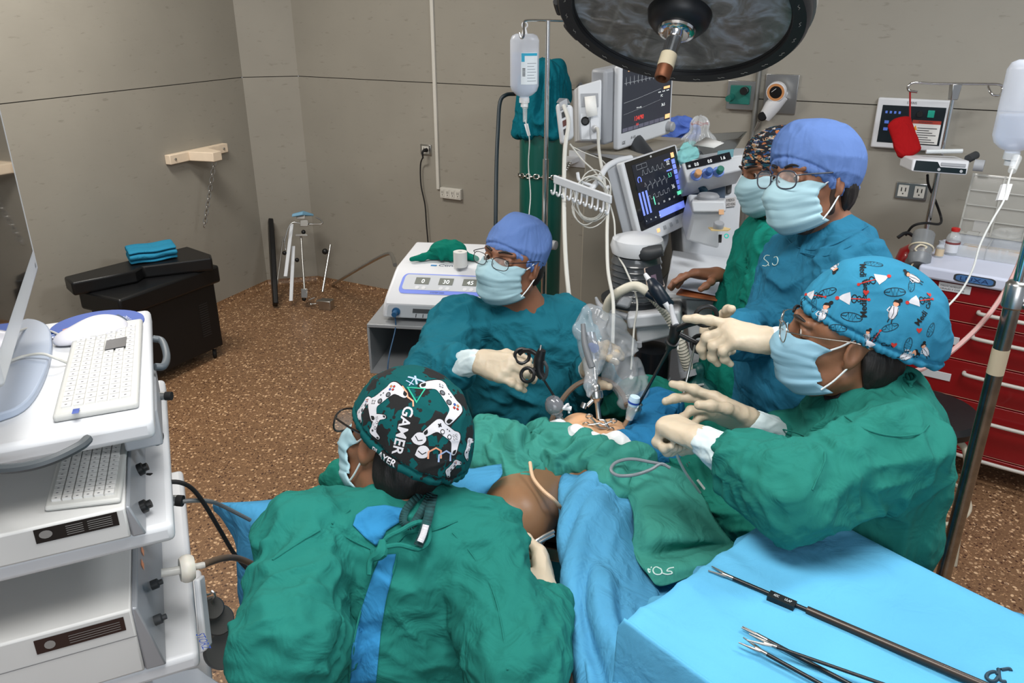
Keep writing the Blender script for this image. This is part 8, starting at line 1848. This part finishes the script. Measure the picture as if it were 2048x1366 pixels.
cable('suction_line', [P(1346, 875, 1.62), P(1352, 905, 1.64), P(1368, 940, 1.68), P(1385, 965, 1.72), P(1400, 985, 1.76)], .0030, 'thin grey line dangling below the nurse\'s fist', 'line', TUBE)
cable('side_line', [P(1395, 960, 1.80), P(1425, 1000, 1.80), P(1445, 1040, 1.80), P(1460, 1080, 1.82)], .003, 'grey line running down beside the green drape corner', 'line', TUBE)
# forceps in the assistant's glove
r = root('uterine_forceps', P(1072, 1090, 1.60), 'steel forceps gripped by the assistant\'s glove against the bare thigh', 'forceps')
for k, o_ in enumerate((0, 7)):
    mb = MB(); mb.tube([P(1108, 1062 + o_, 1.60), P(1085, 1074 + o_, 1.59), P(1066, 1088 + o_, 1.585), P(1062, 1104 + o_, 1.60)], .0035, 8, 4); mb.build('arm', STEEL, r)
mb = MB(); mb.tube(circ(P(1072, 1098, 1.585), FWD, .013, 18), .003, 8, closed=True); mb.build('ring', STEEL, r)
stool('stool', V((pL.location.x * 0 + (LS['hipL'].x + LS['hipR'].x) / 2, (LS['hipL'].y + LS['hipR'].y) / 2, 0)), .50, 'round black stool under the surgeon by the electrosurgical unit', .17)
stool('stool', V(((ggG and -.12), 1.15, 0)), .49, 'round black stool under the seated assistant', .17)
# ================================================================ printed caps
def tri_sub(vs, fs, mx):
    bm = bmesh.new(); bv = [bm.verts.new((a, b, 0)) for a, b in vs]
    for f in fs:
        try: bm.faces.new([bv[i] for i in f])
        except ValueError: pass
    bmesh.ops.triangulate(bm, faces=bm.faces[:])
    for _ in range(5):
        es = [e for e in bm.edges if e.calc_length() > mx]
        if not es: break
        bmesh.ops.subdivide_edges(bm, edges=es, cuts=1, use_grid_fill=False)
        bmesh.ops.triangulate(bm, faces=[f for f in bm.faces if len(f.verts) > 3])
    bm.verts.index_update(); o = [(v.co.x, v.co.y) for v in bm.verts], [[v.index for v in f.verts] for f in bm.faces]; bm.free(); return o
def circle2(cx, cy, r, n=18, ry=None): return [(cx + r * math.cos(2 * math.pi * i / n), cy + (ry or r) * math.sin(2 * math.pi * i / n)) for i in range(n)]
def ring2(pts, w_, closed=True):
    """outline strip as quads"""
    n = len(pts); vs = []; fs = []
    for i in range(n):
        p = V((*pts[i], 0)); a = V((*pts[(i - 1) % n if closed or i else i], 0)); b = V((*pts[(i + 1) % n if closed or i < n - 1 else i], 0)); d = (b - a)
        if d.length < 1e-9: d = V((1, 0, 0))
        d.normalize(); m = V((-d.y, d.x, 0)) * w_ / 2; vs += [tuple((p + m)[:2]), tuple((p - m)[:2])]
    for i in range(n if closed else n - 1): j = (i + 1) % n; fs.append((2 * i, 2 * j, 2 * j + 1, 2 * i + 1))
    return vs, fs
def poly2(p): return list(p), [tuple(t) for t in geometry.tessellate_polygon([[V((a, b, 0)) for a, b in p]])]
class Print:
    """flat artwork pressed onto a cap, as seen around a pixel"""
    def __init__(s, bvh): s.b = bvh; s.mb = MB()
    def at(s, px, py, ang, size):
        d = ray(px, py).normalized(); h = s.b.ray_cast(CAM, d)
        if h[0] is None: return None
        n = h[1] if h[1].dot(d) < 0 else -h[1]
        n = (n * .6 - d * .4).normalized(); a = math.radians(ang); ux = (RGT * math.cos(a) + UPV * math.sin(a)); ux = (ux - n * ux.dot(n)).normalized(); uy = n.cross(ux)
        s.c, s.n, s.ux, s.uy, s.k = h[0], n, ux, uy, size; return True
    def put(s, geo, mi, lift=.0007, ox=0, oy=0, sc=1.0, rot=0):
        vs, fs = geo; c, si = math.cos(math.radians(rot)), math.sin(math.radians(rot))
        vs = [((x * c - y * si) * sc + ox, (x * si + y * c) * sc + oy) for x, y in vs]; vs, fs = tri_sub(vs, fs, .0045 / s.k)
        out = []; ok = []
        for x, y in vs:
            p = s.c + s.ux * (x * s.k) + s.uy * (y * s.k); h = s.b.ray_cast(p + s.n * .06, -s.n, .12)
            ok.append(h[0] is not None); out.append(h[0] + s.n * lift if h[0] is not None else p)
        fs = [f for f in fs if all(ok[i] for i in f)]
        if fs:
            s.mb.mi = mi; s.mb.add(out, fs)
    def line(s, pts, w_, mi, lift=.0011, closed=False, **k): s.put(ring2(pts, w_, closed), mi, lift, **k)
    def text(s, t, mi, sc=1.0, lift=.0012, **k):
        vs, fs, w_, h_ = text_geo(t, True); s.put(([(x - w_ / 2, y - h_ / 2) for x, y in vs], fs), mi, lift, sc=sc, **k)
def pad_shape():
    R = [(0, .42), (.35, .42), (.62, .50), (.86, .38), (1.0, .0), (1.12, -.55), (1.0, -.72), (.82, -.66), (.58, -.25), (.35, -.18), (0, -.18)]
    return R + [(-x, y) for x, y in reversed(R[1:-1])]
def smooth2(p, n=3): return [tuple(q[:2]) for q in crom([V((a, b, 0)) for a, b in p] + [V((*p[0], 0))], n)[:-1]]
def gamepad(pr, px, py, ang, size, bw=False):
    if not pr.at(px, py, ang, size): return
    sh = smooth2(pad_shape()); pr.put(poly2([(x * 1.06, y * 1.08 + .005) for x, y in sh]), 1, .0006); pr.put(poly2(sh), 0, .0010)
    for e in (-1, 1): pr.put(poly2(circle2(e * .26, -.03, .14)), 1, .0014); pr.put(poly2(circle2(e * .26, -.03, .095)), 0 if bw else 5, .0017)
    for x, y, mi in ((.58, .30, 4), (.58, .06, 2), (.46, .18, 3), (.70, .18, 2)): pr.put(poly2(circle2(x, y, .068, 14)), 1, .0014); pr.put(poly2(circle2(x, y, .048, 14)), 0 if bw else mi, .0017)
    pl = [(-.62, .06), (-.54, .06), (-.54, .14), (-.46, .14), (-.46, .22), (-.54, .22), (-.54, .30), (-.62, .30), (-.62, .22), (-.70, .22), (-.70, .14), (-.62, .14)]
    pr.put(poly2(pl), 1, .0014)
    if not bw: pr.put(poly2([(-.58 + (x + .58) * .7, .18 + (y - .18) * .7) for x, y in pl]), 0, .0017)
    for x in (-.08, .08): pr.put(poly2([(x - .04, .22), (x + .04, .22), (x + .04, .27), (x - .04, .27)]), 1, .0014)
    for e in (-1, 1): pr.put(poly2(smooth2([(e * 1.03, -.35), (e * 1.08, -.58), (e * .95, -.66), (e * .90, -.50)])), 1, .0014)
def blot(pr, px, py, size, seed, mi=1, lift=.0003):
    if not pr.at(px, py, 0, size): return
    rd = random.Random(seed); n = 30; p = []
    for i in range(n):
        r_ = (.55 + .25 * rd.random()) * (1.35 if rd.random() < .3 else 1); p.append((r_ * math.cos(2 * math.pi * i / n), r_ * math.sin(2 * math.pi * i / n)))
    pr.put(poly2(p), mi, lift)
    for k in range(9):
        a = rd.random() * 6.28; d = rd.uniform(.9, 1.5); pr.put(poly2(circle2(d * math.cos(a), d * math.sin(a), rd.uniform(.03, .12), 9)), mi, lift)
CT = cloth('cap_teal', (14, 76, 78), bump=.15); PW = mat('print_white', (192, 192, 198), .85); PK = mat('print_black', (12, 14, 16), .85)
PR_ = mat('print_red', (178, 44, 36), .85); PB = mat('print_blue', (44, 84, 170), .85); PO = mat('print_orange', (206, 130, 70), .85); PG_ = mat('print_grey', (96, 100, 106), .85); PM = mat('print_mint', (36, 160, 130), .85); PP = mat('print_peach', (214, 150, 120), .85)
o, v, f = capmesh(HMG, pG, CT, r=(.098, .124, .118), c=(0, -.030, .045), extra=(((0, -.09, .0), (.075, .05, .06), .04),), cutp=(0, .098, .062), cutn=(0, .30, -.95), amp=.0035, seed=14, h=.003)
n_cap = vnormals(v, f); pr = Print(bvh_of(v, f))
for k, (x, y, s_) in enumerate(((800, 800, .030), (845, 780, .018), (880, 850, .030), (820, 860, .032), (790, 910, .030), (735, 830, .022), (925, 800, .024), (860, 930, .03), (745, 770, .02), (900, 905, .026), (770, 745, .024), (870, 745, .03), (840, 900, .03), (940, 870, .024), (760, 870, .026), (905, 950, .02), (720, 870, .02))): blot(pr, x, y, s_, k)
gamepad(pr, 892, 795, -62, .040); gamepad(pr, 768, 795, 35, .036); gamepad(pr, 892, 868, -30, .032, True); gamepad(pr, 728, 815, 48, .022); gamepad(pr, 868, 738, 170, .024); gamepad(pr, 938, 895, 60, .018, True)
gamepad(pr, 752, 850, 70, .020, True); gamepad(pr, 800, 965, -20, .026); gamepad(pr, 950, 840, -80, .018, True); gamepad(pr, 905, 935, 40, .016)
if pr.at(805, 862, -104, .026): pr.text('GAMER', 0, 1.0)
if pr.at(766, 914, -24, .016): pr.text('PLAYER', 0, 1.0)
if pr.at(940, 795, -112, .016): pr.text('GAMER', 0, 1.0)
if pr.at(828, 765, 0, .016):
    pr.line([(-.9, .3), (0, -.35)], .12, 6); pr.line([(-.5, -.5), (0, .6)], .12, 6)
if pr.at(832, 762, -8, .020): pr.line([(-.8, .4), (.8, .0)], .18, 6); pr.line([(-.2, .6), (.15, -.4)], .18, 6)
if pr.at(832, 786, 0, .022): pr.line([(-.7, .5), (.7, .4), (.1, -.8)], .2, 7, closed=True)
if pr.at(816, 790, 0, .02): pr.line([(-.6, .9), (-.1, .2), (.0, -.2), (.5, -.6), (.55, -1.1)], .14, 8)
for x, y in ((870, 912), (890, 918)):
    if pr.at(x, y, 20, .016): pr.line([(-.8, 0), (-.5, .7), (.4, .8), (.8, .3), (.5, -.5)], .2, 6 if x > 880 else 8)
for x, y, a in ((838, 878, -30), (845, 905, -10)):
    if pr.at(x, y, a, .016): pr.put(poly2(smooth2([(-.9, -.5), (-.6, .6), (.3, .9), (.9, .3), (.6, -.6), (-.2, -.8)])), 1, .0006); pr.put(poly2(smooth2([(-.75, -.4), (-.5, .5), (.2, .75), (.75, .25), (.5, -.45), (-.2, -.65)])), 0, .001); pr.line([(-.5, .1), (0, -.2), (.4, .1)], .1, 1, .0014)
pr.mb.T = Matrix.Identity(4)
base_v = [V(p) for p in v]
pm = MB(); pm.v = base_v; pm.f = [list(map(int, q)) for q in f]; pm.m = [9] * len(pm.f)
off = len(pm.v); pm.v += pr.mb.v; pm.f += [[i + off for i in q] for q in pr.mb.f]; pm.m += pr.mb.m
mm = [PW, PK, PR_, PB, PO, PG_, mat('print_lilac', (150, 170, 205), .85), PM, PP, CT]
me_old = o.data; bpy.data.objects.remove(o)
link('surgical_cap', [tuple(p) for p in pm.v], pm.f, mm, pm.m, pG, angle=180)
TM = mat('tie_print', (20, 62, 64), .85, var=.5, vscale=60)
def ribbon(mb, pts, wd, nrm=None, steps=6):
    pts = crom(pts, steps); 
    for p, q in zip(pts[:-1], pts[1:]):
        d = (q - p).normalized(); e = d.cross(FWD if nrm is None else V(nrm)).normalized() * wd / 2; mb.add([p - e, q - e, q + e, p + e], [(0, 1, 2, 3)])
mb = MB(); ribbon(mb, [P(868, 968, 1.50), P(845, 985, 1.45), P(815, 1015, 1.41), P(806, 1042, 1.39), P(822, 1052, 1.38), P(838, 1030, 1.40), P(855, 1000, 1.43), P(866, 975, 1.47)], .014); mb.build('cap_tie', [TM], pG, solid=.0015)
mb = MB(); ribbon(mb, [P(872, 972, 1.49), P(864, 1000, 1.43), P(855, 1040, 1.385), P(845, 1070, 1.365), P(836, 1092, 1.355)], .016); mb.mi = 1; ribbon(mb, [P(852, 1050, 1.376), P(846, 1070, 1.360), P(840, 1084, 1.352)], .011); mb.build('cap_tie', [TM, PW], pG, solid=.0015)
mb = MB(); mb.ball(P(868, 970, 1.49), (.018, .016, .016), 10); mb.build('cap_knot', TM, pG)
# neck of the assistant: blue shirt, gown ties
mb = MB(); mb.tube([P(762, 1092, 1.365), P(775, 1075, 1.36), P(800, 1062, 1.365), P(825, 1048, 1.38), P(845, 1045, 1.39), P(858, 1060, 1.385), P(855, 1085, 1.37), P(835, 1098, 1.36), P(800, 1090, 1.355), P(765, 1095, 1.355)], .0045, 8, 6); mb.tube([P(765, 1080, 1.36), P(762, 1105, 1.35), P(742, 1120, 1.35), P(738, 1150, 1.34)], [.006, .012, .006, .004], 8, 4); mb.build('gown_tie', G_GREEN2, pG)
# ---- instrument nurse cap
CB = cloth('cap_azure', (50, 126, 158), bump=.15)
o, v, f = capmesh(HMW, pW, CB, r=(.092, .125, .112), c=(0, -.034, .052), extra=(((0, -.095, .030), (.080, .062, .075), .05), ((0, -.12, .0), (.06, .04, .05), .04)), cutp=(0, .096, .060), cutn=(0, .28, -.96), amp=.005, seed=24, h=.003)
pr = Print(bvh_of(v, f))
def caduceus(px, py, ang, s_, txt='Medi'):
    if not pr.at(px, py, ang, s_): return
    pr.put(poly2([(-.55, -.10), (-.1, .75), (.1, .8), (.3, .55), (.55, -.05), (0, -.16)]), 0, .0009); pr.put(poly2(circle2(-.0, .95, .17, 12)), 2, .0012)
    pr.line([(0, -.2), (0, -1.5)], .09, 2, .0013)
    for y, r_ in ((-.42, .34), (-.80, .24), (-1.12, .17)): pr.line([(r_ * math.cos(6.28 * i / 14), y + r_ * .62 * math.sin(6.28 * i / 14)) for i in range(14)], .08, 1, .0011, True)
    pr.put(poly2(circle2(0, -1.55, .13, 10)), 2, .0013)
def nursefig(px, py, ang, s_):
    if not pr.at(px, py, ang, s_): return
    pr.put(poly2(smooth2([(-.30, .35), (.30, .35), (.38, -.35), (.2, -.9), (-.25, -.85), (-.4, -.3)])), 0, .0008)
    pr.line([(-.30, .3), (-.4, -.3), (-.22, -.85), (.2, -.9), (.38, -.35), (.3, .3)], .05, 1, .0011); pr.line([(-.1, .3), (.05, -.3), (0, -.8)], .05, 1, .0011); pr.line([(-.42, .2), (-.6, -.2), (-.3, -.4)], .1, 0, .001)
    pr.put(poly2(circle2(0, .62, .26, 14)), 3, .0010); pr.put(poly2(smooth2([(-.34, .62), (-.2, .98), (.2, 1.0), (.38, .7), (.3, .5), (.2, .75), (-.2, .75)])), 1, .0013); pr.put(poly2(circle2(.28, 1.05, .2, 12)), 1, .0012)
    pr.line([(-.15, -.9), (-.2, -1.3)], .09, 1, .001); pr.line([(.12, -.9), (.16, -1.3)], .09, 1, .001)
def pulse(px, py, ang, s_):
    if not pr.at(px, py, ang, s_): return
    pr.line(circle2(0, 0, 1, 20, .42), .06, 1, .0009, True); pr.line([(-1, 0), (-.5, 0), (-.35, .35), (-.2, -.4), (0, .4), (.15, -.35), (.35, .3), (.5, 0), (1, 0)], .06, 1, .0009)
for a in ((1755, 558, -72, .021), (1698, 597, 84, .021), (1835, 602, 100, .019), (1625, 590, 75, .017), (1742, 686, 150, .016), (1706, 509, -80, .014)): caduceus(*a)
for a in ((1668, 535, 190, .018), (1645, 628, -25, .018), (1788, 620, -20, .018), (1825, 555, 60, .016), (1815, 712, -70, .016), (1735, 672, 10, .012), (1850, 700, 30, .014)): nursefig(*a)
for a in ((1655, 585, 5, .017), (1790, 584, 0, .018), (1703, 634, -10, .018), (1676, 656, -8, .015), (1823, 572, 70, .013), (1747, 528, -30, .016), (1816, 690, 80, .014), (1628, 610, 80, .013), (1780, 655, 20, .014), (1862, 660, 70, .013)): pulse(*a)
for (x, y, a_, s_, t_) in ((1726, 540, -88, .017, 'Medi'), (1732, 572, -84, .013, 'Care'), (1727, 618, 92, .017, 'Medi'), (1728, 590, 92, .013, 'Care'), (1842, 636, 55, .016, 'Medi'), (1857, 606, 72, .012, 'Care'), (1604, 605, -82, .013, 'Care'), (1775, 690, 4, .012, 'Care')):
    if pr.at(x, y, a_, s_): pr.text(t_, 1, .9)
for x, y in ((1732, 585), (1858, 590), (1605, 620), (1838, 661), (1788, 690)):
    if pr.at(x, y, 0, .0050): pr.put(poly2(smooth2([(0, -1), (.9, .1), (.8, .8), (.2, .7), (0, .4), (-.2, .7), (-.8, .8), (-.9, .1)])), 2, .0014)
pm = MB(); pm.v = [V(p) for p in v]; pm.f = [list(map(int, q)) for q in f]; pm.m = [4] * len(pm.f)
off = len(pm.v); pm.v += pr.mb.v; pm.f += [[i + off for i in q] for q in pr.mb.f]; pm.m += pr.mb.m
bpy.data.objects.remove(o)
link('surgical_cap', [tuple(p) for p in pm.v], pm.f, [PW, PK, PR_, PP, CB], pm.m, pW, angle=180)
mb = MB()
for k in range(3): mb.tube([P(1798, 742, 1.52), P(1806 + 6 * k, 756 + 4 * k, 1.48), P(1822, 764 + 5 * k, 1.46), P(1830 - 8 * k, 752, 1.48), P(1802, 740, 1.53)], .003, 8, 5)
mb.tube([P(1795, 748, 1.50), P(1806, 775, 1.46), P(1818, 790, 1.44), P(1832, 800, 1.44)], .003, 8, 5); mb.build('gown_tie', G_GREEN, pW)
# ---- dark lettered cap of the nurse at the back
def scribble():
    m = mat('scribble_cloth', (16, 20, 30), .85); nt = m.node_tree; b = nt.nodes['Principled BSDF']; tc = nt.nodes.new('ShaderNodeTexCoord'); last = b.inputs['Base Color'].links[0].from_socket
    for sd, rot, col in ((0, .4, C(206, 160, 116)), (5, -.6, C(36, 74, 124)), (9, 1.0, C(196, 190, 184)), (14, .1, C(44, 104, 120)), (21, -.2, C(168, 96, 52))):
        mp = nt.nodes.new('ShaderNodeMapping'); mp.inputs['Rotation'].default_value = (rot, rot * 2, rot); mp.inputs['Location'].default_value = (sd, sd, sd); mp.inputs['Scale'].default_value = (38, 38, 130); nt.links.new(tc.outputs['Object'], mp.inputs[0])
        n = nt.nodes.new('ShaderNodeTexNoise'); n.inputs['Scale'].default_value = 1.0; n.inputs['Detail'].default_value = 2.5; nt.links.new(mp.outputs[0], n.inputs['Vector'])
        rr = nt.nodes.new('ShaderNodeMapRange'); rr.inputs[1].default_value = .60; rr.inputs[2].default_value = .62; nt.links.new(n.outputs[0], rr.inputs[0])
        mx = nt.nodes.new('ShaderNodeMix'); mx.data_type = 'RGBA'; nt.links.new(rr.outputs[0], mx.inputs[0]); nt.links.new(last, mx.inputs[6]); mx.inputs[7].default_value = col; last = mx.outputs[2]
    nt.links.new(last, b.inputs['Base Color']); return m
SCR = scribble()
o, v, f = capmesh(HMN, pN, SCR, r=(.088, .112, .100), c=(0, -.020, .046), extra=(((0, -.07, .03), (.07, .055, .07), .04),), cutp=(0, .097, .036), cutn=(0, .42, -.9), amp=.004, seed=34, h=.003)
pr = Print(bvh_of(v, f))
for (x, y, a_, t_) in ((1522, 318, -20, 'REAL'), (1540, 276, 10, 'LOCAL'), (1510, 296, -60, 'REAL')):
    if pr.at(x, y, a_, .013): pr.text(t_, 0, 1)
if pr.mb.v:
    pm = MB(); pm.v = [V(p) for p in v]; pm.f = [list(map(int, q)) for q in f]; pm.m = [1] * len(pm.f); off = len(pm.v); pm.v += pr.mb.v; pm.f += [[i + off for i in q] for q in pr.mb.f]; pm.m += [0] * len(pr.mb.f)
    bpy.data.objects.remove(o); link('surgical_cap', [tuple(p) for p in pm.v], pm.f, [mat('print_sand', (200, 160, 120), .85), SCR], pm.m, pN, angle=180)
# stitched letters on the tall surgeon's gown
SG = bvh_of(*ggS)
stitch(SG, [[(1539, 511), (1532, 511), (1528, 517), (1533, 522), (1537, 527), (1532, 532), (1525, 531)], [(1549, 514), (1545, 528), (1552, 530), (1556, 522), (1554, 514), (1549, 514)], [(1536, 530), (1538, 531)]], .0011, 'stitched_letters', STI, gS)

# ---- open back of the assistant's gown with the blue shirt below, seams
def pxpatch(bv, poly, off, name, m, parent, mx=9):
    vs, fs = poly2(poly); vs, fs = tri_sub(vs, fs, mx); out = [onbvh(bv, x, y, off) for x, y in vs]
    fs = [f for f in fs if all(out[i] is not None for i in f)]; mb = MB(); mb.add([p if p is not None else V() for p in out], fs)
    return mb.build(name, m, parent, solid=.0015)
BG_ = bvh_of(*ggG); SHB = cloth('shirt_blue', (48, 124, 172))
pxpatch(BG_, [(712, 1030), (735, 1014), (770, 1010), (812, 1018), (806, 1040), (772, 1062), (762, 1084), (752, 1092), (730, 1075), (706, 1050)], .003, 'undershirt', SHB, pG)
pxpatch(BG_, [(762, 1110), (792, 1108), (785, 1150), (772, 1200), (762, 1260), (752, 1366), (698, 1366), (704, 1300), (722, 1220), (745, 1150)], .003, 'undershirt', SHB, pG)
stitch(BG_, [[(662, 1052), (700, 1078), (742, 1098)], [(742, 1098), (745, 1150), (722, 1220), (704, 1300), (698, 1366)], [(795, 1106), (785, 1150), (772, 1200), (762, 1262), (750, 1366)], [(915, 1042), (862, 1062), (818, 1066), (796, 1084)], [(905, 1065), (945, 1110), (985, 1180), (1005, 1260), (1015, 1340)], [(700, 1020), (664, 1048)], [(640, 1060), (590, 1090), (545, 1120)]], .0017, 'gown_seam', G_GREEN2, gG, .001)
stitch(SG, [[(1574, 478), (1590, 492), (1622, 500), (1660, 492), (1705, 470), (1735, 452)], [(1600, 505), (1650, 512), (1700, 492), (1735, 468)]], .0016, 'gown_seam', G_BLUE, gS, .001)
BW_ = bvh_of(*ggW)
stitch(BW_, [[(1690, 832), (1730, 858), (1785, 872), (1838, 868), (1858, 850)], [(1520, 850), (1600, 868), (1650, 905), (1625, 980)]], .0016, 'gown_seam', G_GREEN, gW, .001)
pxpatch(BW_, [(1640, 772), (1664, 762), (1690, 775), (1676, 795), (1650, 800)], .003, 'undershirt', SLV, pW)
